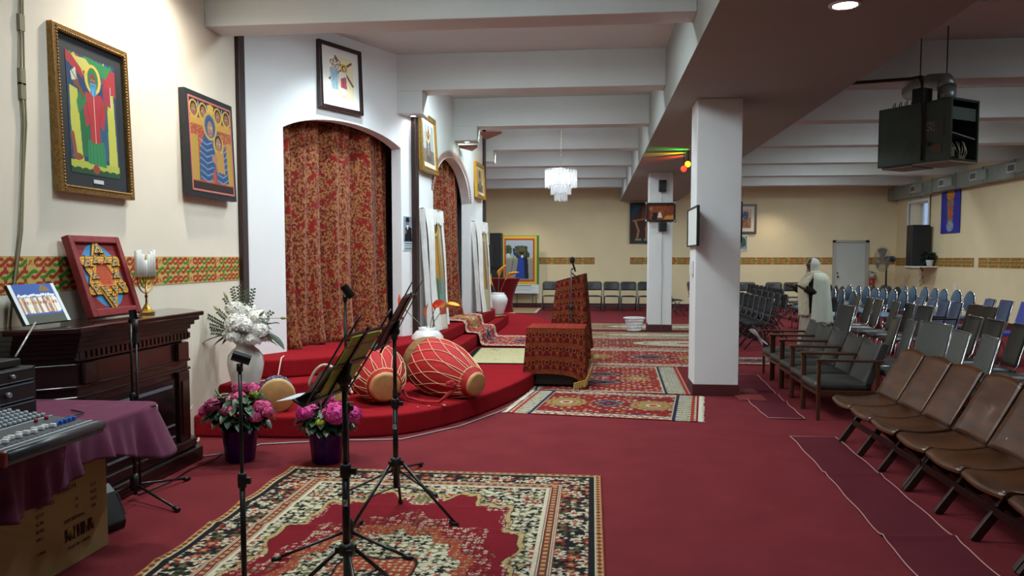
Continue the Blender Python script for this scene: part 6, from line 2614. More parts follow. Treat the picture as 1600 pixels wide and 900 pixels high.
def hem1(s, w, d):
    z = 0.145 + 0.02 * np.sin(s * 7)
    # lower at the right front corner
    z = np.where(np.abs(s - w) < 0.2, 0.145 - 0.125 * np.exp(-((s - w - 0.03) / 0.10) ** 2), z)
    return z


st = draped_box('covered_stand', 'low square stand covered with red and gold brocade, nearest the camera in the aisle', 'stand', (-0.385, 8.90, 0.0), R(-2), 0.64, 0.60, 0.675, hem1, 2)
b = MB()
b.box((-0.24, -0.22, 0.03), (0.24, 0.22, 0.17))
b.build('speaker_base', m_black, st, bevel=0.01)
b = MB()
b.tube([(-0.30, -0.25, 0.13), (-0.29, -0.26, 0.05)], 0.014, 8)
b.build('white_tag', mat('white_cloth', '#D8D6D4', 0.9), st)
m_fringe = mat('gold_fringe', '#B8944A', 0.8, var=0.25, scale=60, stretch=(10, 10, 1))


def fringe_strip(parent, pts, drop, name='gold_fringe'):
    b = MB()
    b.tube(pts, 0.007, 6)
    for a, c in zip(pts[:-1], pts[1:]):
        a, c = Vector(a), Vector(c)
        n = max(2, int((c - a).length / 0.008))
        for i in range(n):
            p = a.lerp(c, i / n)
            b.tube([p, p + Vector((random.uniform(-.008, .008), random.uniform(-.008, .004), -drop * random.uniform(0.9, 1.05)))], 0.0035, 4, cap=False)
    f = b.build(name, m_fringe, parent)
    return f


fringe_strip(st, [(0.21, -0.37, 0.075), (0.34, -0.35, 0.11), (0.385, -0.20, 0.20), (0.40, -0.10, 0.27)], 0.07)


def hem2(s, w, d):
    return 0.20 + 0.015 * np.sin(s * 9) - 0.10 * np.exp(-((s - w - 0.1) / 0.14) ** 2)


lc = draped_box('lectern', 'tall slant topped lectern covered with red and gold brocade behind the low stand', 'lectern', (-0.27, 10.62, 0.0), R(-6), 0.36, 0.42, 1.19, hem2, 5, slant=-0.0, flare=0.035)
# slant the top down to the left
for c in lc.children:
    me = c.data
    for v in me.vertices:
        f = max(0.0, (v.co.z - 0.6) / 0.59)
        v.co.z += (v.co.x / 0.36) * 0.10 * f
b = MB()
b.box((-0.14, -0.16, 0.02), (0.14, 0.16, 0.98))
b.build('lectern_column', m_dkwood, lc)
fringe_strip(lc, [(0.24, -0.25, 0.20), (0.28, -0.15, 0.16), (0.30, 0.0, 0.16)], 0.10)

b = MB()
mcs = thing('microphone', 'black microphone on a slim stand rising in front of the lectern', 'microphone', (-0.27, 10.28, 0.0))
b.tube([(0, 0, 0.02), (0, 0, 1.30)], 0.008, 8)
b.build('pole', m_blackmetal, mcs)
b = MB()
b.tube([(0.0, 0, 1.26), (0.10, 0.02, 1.17)], 0.009, 8)
b.build('boom', m_blackmetal, mcs)
b = MB()
b.lathe([(0.010, 0), (0.013, 0.10), (0.016, 0.13)], c=(0, 0, 0), M=Matrix.Translation((0.055, 0, 1.27)) @ Euler((0, R(-18), 0)).to_matrix().to_4x4(), n=14)
b.tube([(0.0, 0, 1.30), (0.055, 0, 1.32)], 0.010, 8)
mb_ = b.build('microphone_body', m_black, mcs)
b = MB()
b.ball((0.012, 0, 1.42), (0.034, 0.034, 0.045), 14, 10)
b.build('foam_windscreen', mat('black_foam', '#0A0A0B', 0.95), mcs)
b = MB()
b.ball((0, 0, 0.80), (0.035, 0.035, 0.05), 12, 8)
b.tube([(0.0, -0.02, 0.78), (0.02, -0.03, 0.45), (0.0, -0.02, 0.2)], 0.006, 6)
b.build('clutch', m_black, mcs)
b = MB()
b.lathe([(0.13, 0), (0.13, 0.015), (0.02, 0.03), (0.001, 0.03)], n=24)
b.build('round_base', m_black, mcs)

# ================================================================== FAR LEFT: cocktail table, speakers, poster
ct = thing('cocktail_table', 'tall round table in a stretched red velvet cover below the poster', 'table', (-2.22, 19.80, 0))
m_velv = mat('red_velvet', '#6A0A12', 0.9, sheen=0.1, spec=0.1, var=0.12, scale=6)
b = MB()
b.lathe([(0.26, 0.0), (0.24, 0.05), (0.20, 0.25), (0.22, 0.45), (0.28, 0.65), (0.36, 0.85), (0.385, 0.90), (0.39, 0.925)], n=40, wob=lambda a, z: 1 + 0.03 * math.sin(a * 11) * (1 if z < 0.8 else 0.2))
b.build('cover', m_velv, ct)
b = MB()
b.lathe([(0.001, 0.93), (0.36, 0.93), (0.385, 0.915)], n=40)
b.lathe([(0.388, 0.90), (0.398, 0.915), (0.39, 0.935), (0.37, 0.938)], n=40)
b.build('top', m_velv, ct)
b = MB()
b.lathe([(0.27, 0.0), (0.275, 0.03), (0.25, 0.07)], n=40, wob=lambda a, z: 1 + 0.06 * math.sin(a * 19))
b.build('gold_hem', m_fringe, ct)

sp = thing('speaker_stack', 'tall black speaker cabinet stack beside the poster', 'speaker', (-2.62, 21.6, 0))
for (x0, x1, z0, z1) in ((-0.20, 0.155, 0.0, 1.16), (-0.19, 0.135, 1.16, 2.14)):
    b = MB()
    b.box((x0, -0.18, z0), (x1, 0.22, z1 - 0.005))
    c = b.build('cabinet', m_black, sp, bevel=0.012)
    b = MB()
    b.box((x0 + 0.03, -0.188, z0 + 0.04), (x1 - 0.03, -0.178, z1 - 0.05))
    b.build('grille', mat('dark_grille', '#1C1D1E', 0.7), c)
b = MB()
b.box((0.06, -0.195, 0.98), (0.12, -0.185, 1.10))
b.build('jack_plate', mat('grey_steel', '#7C8794', 0.35, metal=0.5), sp)
s2 = thing('loudspeaker', 'black loudspeaker on a pole in front of the tall speaker stack', 'speaker', (-2.83, 20.9, 0), R(-15))
b = MB()
b.prism([(-0.16, -0.15), (0.16, -0.15), (0.12, 0.15), (-0.12, 0.15)], 1.20, 1.80)
b.build('cabinet', m_black, s2, bevel=0.02)
b = MB()
b.cyl((0, 0, 0.0), (0, 0, 1.2), 0.018, n=12)
b.build('pole', m_blackmetal, s2)
b = MB()
b.lathe([(0.11, 0), (0.105, 0.02), (0.06, 0.035), (0.001, 0.035)], M=Matrix.Translation((0, -0.152, 1.40)) @ Euler((R(90), 0, 0)).to_matrix().to_4x4(), n=24)
b.build('woofer', mat('dark_grille', '#1C1D1E', 0.7), s2)
for a in (30, 150, 270):
    b = MB()
    b.tube([(0, 0, 0.35), (0.25 * math.cos(R(a)), 0.25 * math.sin(R(a)), 0.02)], 0.01, 6)
    b.build('leg', m_blackmetal, s2)

A = Art(110, 150, '#4E8A3E')
A.rect(0.03, 0.0, 0.94, 0.985, '#D8B840')
A.rect(0.06, 0.045, 0.9, 0.955, '#D8B840')
A.rect(0.07, 0.06, 0.88, 0.935, '#B8402E')
A.rect(0.11, 0.10, 0.84, 0.90, '#A9BCCB')
A.rect(0.11, 0.10, 0.84, 0.52, '#8E8E88')
A.rect(0.11, 0.50, 0.84, 0.54, '#A8A060')
for k in range(60):
    x, y = 0.30 + 0.3 * RNG.rand(), 0.56 + 0.2 * RNG.rand()
    A.ell(x + 0.1, y, 0.05, 0.035, ['#4A4E36', '#5C5A40', '#3A4030'][k % 3])
    A.ell(0.11 + 0.1 * RNG.rand() + 0.03, 0.62 + 0.16 * RNG.rand(), 0.035, 0.03, ['#3E4A34', '#4E5A3C'][k % 2])
A.rect(0.15, 0.56, 0.22, 0.63, '#D8DCDA')
A.poly([(0.60, 0.12), (0.72, 0.12), (0.70, 0.5), (0.66, 0.58), (0.58, 0.55)], '#1A1E2A')
A.poly([(0.36, 0.12), (0.62, 0.12), (0.60, 0.45), (0.57, 0.58), (0.44, 0.58), (0.42, 0.40)], '#27429A')
A.line([(0.46, 0.55), (0.34, 0.62), (0.32, 0.72)], 0.05, '#1E2E6E')
A.line([(0.25, 0.20), (0.36, 0.78)], 0.012, '#2A2A28')
A.ell(0.54, 0.61, 0.05, 0.035, '#4A3024')
A.ell(0.54, 0.64, 0.06, 0.022, '#16161C')
A.ell(0.545, 0.575, 0.03, 0.028, '#E0E0DC')
A.rect(0.955, 0, 1, 1, '#3E7A34')
ps = thing('display_poster', 'large poster with green, yellow and red border showing a person in blue robes', 'poster', (-2.07, 22.65, 0))
b = MB()
b.box((-0.54, -0.01, 0.42), (0.54, 0.03, 2.10))
b.build('board', mat('white_card', '#C8CCCC', 0.6), ps)
a = painted_mesh('printed_picture', A.a, 1.08, 1.42, m_paint, ps)
a.location = (0, -0.013, 0.68)
A = Art(110, 26, '#DADEE0')
rr = random.Random(5)
x = 0.22
while x < 0.80:
    l = rr.uniform(0.03, 0.08)
    A.line([(x, 0.84), (x + l, 0.84)], 0.022, '#3A3C3C')
    x += l + 0.02
for k in range(4):
    A.line([(0.12, 0.62 - 0.13 * k), (0.9 - 0.06 * (k % 3), 0.62 - 0.13 * k)], 0.008, '#9AA0A2')
a = painted_mesh('text_panel', A.a, 1.08, 0.255, m_paint, ps)
a.location = (0, -0.013, 0.42)
for sx in (-0.42, -0.1, 0.36, 0.46):
    b = MB()
    b.cyl((sx, 0.02, 0.0), (sx, 0.06, 0.45), 0.012, n=8)
    b.build('easel_leg', mat('grey_tube', '#5A5650', 0.4, metal=0.5), ps)
b = MB()
b.bar((-0.45, 0.03, 0.38), (0.48, 0.03, 0.38), 0.02, 0.03)
b.build('easel_rail', mat('grey_tube', '#5A5650', 0.4, metal=0.5), ps)

# ================================================================== LAUNDRY BASKET
bk = thing('laundry_basket', 'white plastic laundry basket on the rugs beside the far pillar', 'basket', (0.84, 15.55, 0.012))
m_pl = mat('white_plastic', '#DCDCDA', 0.4)
b = MB()
b.lathe([(0.185, 0.245), (0.215, 0.245), (0.218, 0.262), (0.19, 0.27), (0.178, 0.262), (0.185, 0.245)], n=36)
b.build('rim', m_pl, bk)
b = MB()
b.lathe([(0.001, 0.0), (0.135, 0.0), (0.14, 0.02), (0.135, 0.02), (0.001, 0.008)], n=36)
b.build('bottom', m_pl, bk)
for (z, r) in ((0.075, 0.152), (0.135, 0.164), (0.195, 0.176)):
    b = MB()
    b.lathe([(r - 0.003, z - 0.006), (r + 0.003, z - 0.006), (r + 0.004, z + 0.006), (r - 0.002, z + 0.006), (r - 0.003, z - 0.006)], n=36)
    b.build('hoop', m_pl, bk)
for k in range(26):
    a = 2 * PI * k / 26
    b = MB()
    b.bar((0.137 * math.cos(a), 0.137 * math.sin(a), 0.01), (0.186 * math.cos(a), 0.186 * math.sin(a), 0.25), 0.011, 0.004, up=(math.cos(a), math.sin(a), 0))
    b.build('slat', m_pl, bk)

# ================================================================== CHANDELIER
ch = thing('chandelier', 'three tiered glass chandelier hanging on a chain over the aisle', 'chandelier', (-0.50, 12.55, 0))
m_gls = mat('chandelier_glass', '#F4F6F8', 0.08, trans=0.7, emit=('#F2F6FF', 0.08))
b = MB()
zt = ZC
z = 2.86
k = 0
while z < zt - 0.02:
    ax = (0.008, 0, 0) if k % 2 else (0, 0.008, 0)
    pts = []
    for i in range(10):
        a = 2 * PI * i / 10
        pts.append((ax[0] * math.cos(a), ax[1] * math.cos(a), z + 0.02 + 0.02 * math.sin(a)))
    b.tube(pts, 0.003, 4, closed=True)
    z += 0.032
    k += 1
b.build('chain', mat('dull_chain', '#8A8474', 0.35, metal=0.8), ch)
b = MB()
b.lathe([(0.06, zt - 0.0), (0.055, zt - 0.03), (0.01, zt - 0.05)], n=24)
b.build('ceiling_cup', m_chrome, ch)
for (r, z1, z0, n) in ((0.245, 2.84, 2.57, 30), (0.155, 2.60, 2.46, 20), (0.095, 2.48, 2.36, 14)):
    b = MB()
    b.lathe([(r - 0.012, z1 - 0.004), (r + 0.008, z1 - 0.004), (r + 0.008, z1 + 0.008), (r - 0.012, z1 + 0.008), (r - 0.012, z1 - 0.004)], n=36)
    b.bar((-r, 0, z1), (r, 0, z1), 0.008, 0.008)
    b.bar((0, -r, z1), (0, r, z1), 0.008, 0.008)
    b.build('tier_ring', m_chrome, ch)
    for i in range(n):
        a = 2 * PI * i / n
        b = MB()
        c, s = math.cos(a), math.sin(a)
        p = Vector((r * c, r * s, z0 + 0.012 * (i % 2)))
        w = PI * r / n * 0.78
        tn = Vector((-s, c, 0)) * w
        rd = Vector((c, s, 0)) * w * 0.55
        top = Vector((0, 0, z1 + 0.012 - p.z))
        q = [p - tn, p + rd, p + tn, p - rd]
        b.add(q + [v + top for v in q] + [p - Vector((0, 0, 0.012))], [(0, 1, 5, 4), (1, 2, 6, 5), (2, 3, 7, 6), (3, 0, 4, 7), (4, 5, 6, 7), (0, 8, 1), (1, 8, 2), (2, 8, 3), (3, 8, 0)])
        b.build('glass_prism', m_gls, ch)
for k in range(6):
    a = k * PI / 3
    b = MB()
    b.ball((0.12 * math.cos(a), 0.12 * math.sin(a), 2.72), (0.022, 0.022, 0.04), 10, 8)
    b.build('bulb', mat('lit_bulb', '#FFFFFF', 0.3, emit=('#F4F8FF', 10.0)), ch)

# ================================================================== PILLAR ITEMS AND COLOURED SPOTS
for (z0, z1, x, rz, lab) in ((2.71, 2.93, 1.335, 0, 'small black speaker above the icon on the far pillar'), (1.955, 2.125, 1.335, 8, 'small black speaker tilted below the icon on the far pillar')):
    s = thing('wall_speaker', lab, 'speaker', (x, 15.285, z0), R(rz))
    b = MB()
    b.box((-0.075, -0.13, 0), (0.065, -0.0, z1 - z0))
    b.build('cabinet', m_black, s, bevel=0.008)
    b = MB()
    b.box((-0.065, -0.136, 0.01), (0.055, -0.129, z1 - z0 - 0.01))
    b.build('grille', mat('dark_grille', '#1C1D1E', 0.7), s)
b = MB()
b.tube([(1.33, 15.28, 2.71), (1.335, 15.285, 2.52)], 0.004, 6)
b.tube([(1.345, 15.285, 1.95), (1.335, 15.288, 1.5), (1.35, 15.288, 1.2), (1.34, 15.288, 0.6), (1.345, 15.27, 0.05)], 0.004, 6)
tag(b.build('speaker_wire', mat('grey_wire', '#7C7878', 0.6)), 'thin grey wire running down the front of the far pillar', 'cable')
b = MB()
b.box((1.045, 8.45, 1.28), (1.072, 8.57, 1.42))
b.box((1.04, 8.47, 1.30), (1.046, 8.55, 1.38))
tag(b.build('wall_thermostat', m_pl, bevel=0.004), 'small white wall device below the notice on the near pillar', 'wall control')

for k, (x, y, z, col, lab) in enumerate(((1.38, 12.15, 2.80, '#FF2A18', 'red tinted round spotlight under the girder left of the near pillar'),
                                         (1.45, 12.25, 2.88, '#FFB820', 'amber tinted round spotlight under the girder left of the near pillar'))):
    s = thing('stage_spotlight', lab, 'spotlight', (x, y, z))
    b = MB()
    M = aim((0, 0, 0), (-0.3, -0.92, -0.15)).to_matrix().to_4x4()
    b.lathe([(0.02, -0.12), (0.035, -0.10), (0.05, 0.0), (0.05, 0.02), (0.044, 0.02)], n=20, M=M)
    b.build('housing', m_blackmetal, s)
    b = MB()
    b.lathe([(0.045, 0.021), (0.03, 0.028), (0.001, 0.031)], n=20, M=M)
    b.build('coloured_lens', mat('lens_%s' % 'red' if k == 0 else 'lens_amber', col, 0.4, emit=(col, 5.0)), s)
    b = MB()
    b.cyl((0, 0, 0.03), (0, 0, 3.09 - z), 0.008, n=8)
    b.build('bracket', m_blackmetal, s)
for (loc, tgt, col, e) in (((1.53, 12.5, 3.03), (1.0, 12.7, 3.09), (1.0, 0.62, 0.0), 60), ((1.54, 12.2, 3.03), (1.05, 12.1, 3.09), (0.05, 1.0, 0.08), 40), ((1.53, 12.8, 3.03), (1.0, 13.4, 3.09), (1.0, 0.06, 0.01), 55)):
    d = (Vector(tgt) - Vector(loc))
    l = lamp('coloured_beam', 'SPOT', loc, e, col, size=0.02, spot=50, blend=0.9)
    l.rotation_euler = d.to_track_quat('-Z', 'Y').to_euler()
s = thing('stage_spotlight', 'green tinted small spotlight high under the girder behind the near pillar', 'spotlight', (1.60, 12.4, 2.98))
b = MB()
b.lathe([(0.02, -0.08), (0.03, 0.0), (0.028, 0.02)], n=16, M=aim((0, 0, 0), (-1, 0.3, 0.1)).to_matrix().to_4x4())
b.cyl((0, 0, 0.0), (0, 0, 0.11), 0.008, n=8)
b.build('housing', m_blackmetal, s)

# ================================================================== HEATER
ht = thing('unit_heater', 'dark green gas unit heater hanging from the ceiling on the right', 'heater', (3.43, 8.0, 2.395))
m_hg = mat('dark_green_steel', '#33443C', 0.45, metal=0.1, var=0.15, scale=6)
U = Vector((-0.43, 0.66, 0)).normalized()      # along the broad side
V = Vector((0.83, 0.56, 0)).normalized()       # along the open end
Mh = Matrix((U, V, Vector((0, 0, 1)))).transposed().to_4x4()
LB, WB, HB = 0.80, 0.44, 0.60
b = MB()
t_ = 0.012
b.box((0.0, 0.0, 0), (LB, t_, HB), Mh)
b.box((0.0, WB - t_, 0), (LB, WB, HB), Mh)
b.box((0, 0, HB - t_), (LB, WB, HB), Mh)
b.box((0.0, 0, 0), (LB, WB, t_), Mh)
b.box((LB - t_, 0, 0), (LB, WB, HB), Mh)
b.build('casing', m_hg, ht)
b = MB()
b.box((0.0, -0.004, 0), (0.02, 0.02, HB), Mh)
b.box((0.0, WB - 0.02, 0), (0.02, WB + 0.004, HB), Mh)
b.box((0.0, 0, HB - 0.02), (0.02, WB, HB), Mh)
b.box((0.0, 0, 0), (0.02, WB, 0.02), Mh)
b.build('end_frame', m_hg, ht)
b = MB()
b.box((0.02, 0.02, 0.40), (0.03, WB - 0.02, 0.52), Mh)
b.build('inner_panel', mat('grey_green_panel', '#4A5A54', 0.5), ht)
b = MB()
b.add([Mh @ Vector(p) for p in ((0.02, 0.02, 0.27), (0.02, WB - 0.02, 0.22), (0.3, WB - 0.02, 0.22), (0.3, 0.02, 0.30), (0.02, 0.02, 0.28), (0.02, WB - 0.02, 0.235), (0.3, WB - 0.02, 0.235), (0.3, 0.02, 0.31))],
      [(0, 1, 2, 3), (4, 7, 6, 5), (0, 4, 5, 1), (1, 5, 6, 2), (2, 6, 7, 3), (3, 7, 4, 0)])
b.build('baffle', mat('galvanised', '#8A9492', 0.4, metal=0.6), ht)
b = MB()
b.box((0.25, 0.02, 0.02), (0.26, WB - 0.02, 0.40), Mh)
b.build('dark_interior', mat('heater_interior', '#060707', 0.8), ht)
b = MB()
rr = random.Random(3)
for k in range(8):
    x, y = 0.05 + 0.1 * rr.random(), 0.08 + 0.25 * rr.random()
    b.tube([Mh @ Vector((x, y, 0.03)), Mh @ Vector((x, y + 0.05, 0.10)), Mh @ Vector((x, y + rr.uniform(-.06, .06), 0.20))], 0.006, 6)
b.box((0.06, 0.10, 0.05), (0.14, 0.16, 0.14), Mh)
b.box((0.04, 0.2, 0.03), (0.10, 0.30, 0.06), Mh)
b.build('burner_controls', mat('dull_brass_fittings', '#8A8470', 0.4, metal=0.6), ht)
b = MB()
b.box((0.07, -0.006, 0.25), (0.26, 0.0, 0.42), Mh)
o = b.build('rating_plate', mat('plate_grey', '#3C403C', 0.5), ht)
b = MB()
b.box((0.165, -0.009, 0.30), (0.25, -0.005, 0.40), Mh)
b.build('plate_text', two_tone('plate_print', '#8E928C', '#2A2C2A', 90, 0.5, 0.04), o)
b = MB()
b.box((0.09, -0.006, 0.08), (0.19, 0.0, 0.17), Mh)
b.build('warning_label', mat('brown_label', '#5A4630', 0.6), ht)
b = MB()
b.box((0.0, 0.0, -0.015), (LB * 0.5, WB, 0.0), Mh)
b.box((LB * 0.55, 0.05, -0.02), (LB * 0.98, WB - 0.03, 0.0), Mh)
b.build('bottom_louvre', mat('beige_steel', '#8A7C68', 0.5), ht)
b = MB()
p0 = Mh @ Vector((0.28, -0.03, 0.02))
p1 = Mh @ Vector((0.28, -0.03, 0.40))
b.tube([p0, p1, Mh @ Vector((0.30, -0.03, HB + 0.22))], 0.014, 8)
top = Mh @ Vector((0.30, -0.03, HB + 0.22))
b.tube([top, top + Vector((0, 0.02, 0.03)), top + Vector((-0.05, 0.15, 0.04)), top + Vector((-0.72, 0.35, 0.045))], 0.017, 8)
b.ball(top + Vector((0, 0.01, 0.01)), 0.03, 10, 8)
b.build('gas_pipe', mat('rusty_black_pipe', '#1E1714', 0.6, var=0.4, scale=12), ht)
b = MB()
b.tube([Mh @ Vector((0.28, -0.03, 0.17)), Mh @ Vector((0.18, -0.04, 0.175))], 0.01, 8)
b.ball(Mh @ Vector((0.2, -0.04, 0.175)), 0.022, 8, 6)
b.build('gas_valve', m_blackmetal, ht)
b = MB()
c = Mh @ Vector((0.22, 0.25, HB))
b.cyl(c, c + Vector((0, 0, 0.16)), 0.085, n=24)
b.tube([c + Vector((0, 0, 0.14)), c + Vector((0, 0.05, 0.22)), c + Vector((-0.04, 0.30, 0.27)), c + Vector((-0.05, 0.80, 0.27))], 0.088, 20)
b.build('flue_pipe', mat('galvanised', '#8A9492', 0.4, metal=0.6), ht)
b = MB()
for (x, y) in ((0.26, 0.30), (0.62, 0.40)):
    p = Mh @ Vector((x, y, HB))
    b.tube([p, p + Vector((0, 0, ZC - 2.395 - HB))], 0.006, 6)
for k in range(5):
    x = 0.40 + 0.07 * k
    b.tube([Mh @ Vector((x, 0.1, HB)), Mh @ Vector((x + 0.02, 0.12, HB + 0.07)), Mh @ Vector((x + 0.06, 0.14, HB + 0.05)), Mh @ Vector((x + 0.05, 0.16, HB))], 0.005, 6)
b.box((0.34, 0.05, HB), (0.46, 0.2, HB + 0.16), Mh)
b.build('hanger_and_wiring', m_blackmetal, ht)
b = MB()
for (x, z) in ((0.70, 0.06), (0.42, 0.05), (0.72, 0.03), (0.66, 0.14), (0.40, 0.14)):
    b.ball(Mh @ Vector((x, -0.002, z)), 0.007, 6, 4)
b.build('screw_heads', mat('grey_steel', '#7C8794', 0.35, metal=0.5), ht)

# ================================================================== DUCT ON THE RIGHT WALL
du = thing('ventilation_duct', 'galvanised sheet metal duct running along the top of the right wall', 'duct', (8.36, 14.5, 3.04))
m_duct = mat('galvanised_duct', '#8E9690', 0.45, metal=0.35, var=0.12, scale=3)
b = MB()
b.box((-0.14, -8.0, 0), (0.13, 8.45, 0.33))
b.build('duct_body', m_duct, du)
for k in range(12):
    y = 8.1 - k * 1.25
    b = MB()
    b.box((-0.155, y - 0.02, -0.012), (0.13, y + 0.02, 0.342))
    b.build('seam_flange', m_duct, du)
for k, y in enumerate((21.2, 19.55, 18.0, 16.45, 15.0)):
    b = MB()
    b.box((-0.16, y - 14.5 - 0.16, 0.09), (-0.14, y - 14.5 + 0.16, 0.27))
    f = b.build('vent_frame', mat('pale_vent', '#C8CCC8', 0.5), du)
    b = MB()
    b.box((-0.166, y - 14.5 - 0.12, 0.12), (-0.158, y - 14.5 + 0.12, 0.24))
    b.build('vent_grille', mat('vent_grey', '#5E6462', 0.5), f)
    b = MB()
    b.box((-0.19, y - 14.5 - 0.62, 0.06), (-0.14, y - 14.5 - 0.22, 0.26))
    b.build('side_collar', mat('pale_duct_panel', '#9CA49E', 0.45, metal=0.3), du)

# ================================================================== WINDOW CORNER
ws = MB()
ws.box((7.96, 20.28, 1.215), (8.5, 20.95, 1.245))
tag(ws.build('wall_shelf', m_pl, bevel=0.004), 'small white wall shelf below the right window', 'shelf')
sp = thing('window_speaker', 'tall black speaker standing in front of the window on the right wall', 'speaker', (8.20, 20.75, 1.247))
b = MB()
b.box((-0.22, -0.18, 0), (0.22, 0.18, 1.03))
b.build('cabinet', m_black, sp, bevel=0.015)
b = MB()
b.box((-0.20, -0.186, 0.05), (0.20, -0.178, 0.99))
b.build('grille', mat('dark_grille', '#1C1D1E', 0.7), sp)
pl_ = thing('trailing_plant', 'leafy trailing plant in a white pot on the shelf before the window speaker', 'potted plant', (8.36, 20.42, 1.247))
b = MB()
b.lathe([(0.06, 0), (0.09, 0.14), (0.1, 0.15), (0.08, 0.14)], n=20)
b.build('pot', m_pl, pl_)
b = MB()
rr = random.Random(6)
for k in range(60):
    a = rr.uniform(0, 6.28)
    leaf(b, (0.05 * math.cos(a), 0.05 * math.sin(a), 0.14 + rr.uniform(0, 0.2)), (math.cos(a), math.sin(a), rr.uniform(-0.2, 1.2)), rr.uniform(0.1, 0.2), 0.03, 0.5)
b.build('leaves', m_leaf, pl_)
b = MB()
b.tube([(-0.04, 0.05, 0.14), (-0.12, 0.12, 0.05), (-0.13, 0.13, -0.2), (-0.10, 0.06, -0.45)], 0.006, 5)
for k in range(12):
    z = 0.05 - 0.045 * k
    leaf(b, (-0.125, 0.12 - 0.005 * k, z), (rr.uniform(-1, 0), rr.uniform(-1, 1), rr.uniform(-.5, .2)), 0.09, 0.035, 0.3)
b.build('trailing_vine', m_leaf2, pl_)
for (y, z, lab) in ((20.72, 1.53, 'white wall thermostat beside the right window'), (19.3, 0.745, 'white wall switch plate below the gap in the border')):
    b = MB()
    b.box((8.475, y - 0.06, z - 0.09), (8.5, y + 0.06, z + 0.09))
    tag(b.build('wall_plate', m_pl, bevel=0.004), lab, 'wall plate')
b = MB()
b.tube([(8.49, 20.80, 3.03), (8.49, 20.80, 1.62)], 0.012, 6)
tag(b.build('wall_conduit', mat('dark_conduit', '#3A342E', 0.5)), 'dark conduit running down beside the right window', 'conduit')

fn_ = thing('pedestal_fan', 'large caged pedestal fan in the far right corner by the door', 'fan', (7.72, 21.5, 0))
b = MB()
b.lathe([(0.24, 0), (0.24, 0.02), (0.05, 0.05), (0.001, 0.05)], n=28)
b.build('round_base', m_black, fn_)
b = MB()
b.cyl((0, 0, 0.04), (0, 0, 0.75), 0.035, n=14)
b.cyl((0, 0, 0.75), (0, 0, 1.35), 0.022, n=14)
b.build('pole', m_blackmetal, fn_)
b = MB()
Mf = Matrix.Translation((0.0, 0, 1.42)) @ Euler((0, R(-90), R(18))).to_matrix().to_4x4()
b.lathe([(0.05, -0.25), (0.08, -0.2), (0.085, -0.02), (0.05, 0.03)], n=18, M=Mf)
b.build('motor', m_black, fn_)
for (z, n_) in ((0.06, 1), (0.20, -1)):
    b = MB()
    for r in (0.33, 0.27, 0.20, 0.13, 0.06):
        pts = [Mf @ Vector((r * math.cos(2 * PI * i / 28), r * math.sin(2 * PI * i / 28), 0.13 + n_ * -0.07 * (1 - (r / 0.33) ** 2) + (0 if r < 0.33 else 0))) for i in range(28)]
        b.tube(pts, 0.004, 4, closed=True)
    for i in range(24):
        a = 2 * PI * i / 24
        b.tube([Mf @ Vector((r * math.cos(a), r * math.sin(a), 0.13 + n_ * -0.07 * (1 - (r / 0.33) ** 2))) for r in (0.04, 0.13, 0.22, 0.33)], 0.003, 4)
    b.build('cage', mat('fan_cage', '#9A9890', 0.3, metal=0.8), fn_)
for k in range(3):
    b = MB()
    a0 = k * 2 * PI / 3
    b.sheet(lambda u, v: Mf @ Vector(((0.04 + 0.25 * u) * math.cos(a0 + (v - 0.5) * 1.2), (0.04 + 0.25 * u) * math.sin(a0 + (v - 0.5) * 1.2), 0.13 + 0.05 * (v - 0.5))), 6, 6)
    b.build('blade', mat('fan_blade', '#6A6E6E', 0.3, metal=0.6), fn_)

fe = thing('fire_extinguisher', 'red and silver fire extinguisher on the back wall by the door', 'fire extinguisher', (7.83, 22.86, 0.68))
b = MB()
b.lathe([(0.07, 0), (0.075, 0.01), (0.075, 0.20), (0.075, 0.20)], n=20)
b.build('body', mat('extinguisher_red', '#A01A1A', 0.3), fe)
b = MB()
b.lathe([(0.075, 0.20), (0.075, 0.29), (0.05, 0.335), (0.025, 0.345)], n=20)
b.build('silver_shoulder', mat('silver_label', '#9A9C9C', 0.4), fe)
b = MB()
b.cyl((0, 0, 0.34), (0, 0, 0.38), 0.02, n=10)
b.bar((0, 0, 0.38), (-0.09, 0, 0.40), 0.02, 0.012)
b.tube([(0.0, 0, 0.37), (0.07, -0.02, 0.36), (0.10, -0.03, 0.28), (0.09, -0.03, 0.15)], 0.009, 8)
b.build('valve_and_hose', m_black, fe)
# ================================================================== SEATING (every chair faces -x, towards the platform)
ORD = ['nearest', 'second', 'third', 'fourth', 'fifth', 'sixth', 'seventh', 'eighth', 'ninth', 'tenth', 'eleventh', 'twelfth']
m_walnut = mat('brown_plywood', '#4E2D16', 0.28, var=0.45, scale=4, stretch=(1, 1, 5), coat=0.2)
m_walnut_d = mat('dark_wood_frame', '#2E1A10', 0.4, var=0.3, scale=8)
m_arm = mat('armchair_wood', '#4A2A18', 0.35, var=0.3, scale=7, stretch=(6, 1, 1), coat=0.2)
m_vinyl = mat('charcoal_vinyl', '#3A3B38', 0.38, var=0.08, scale=8, bump=0.1, bscale=30)


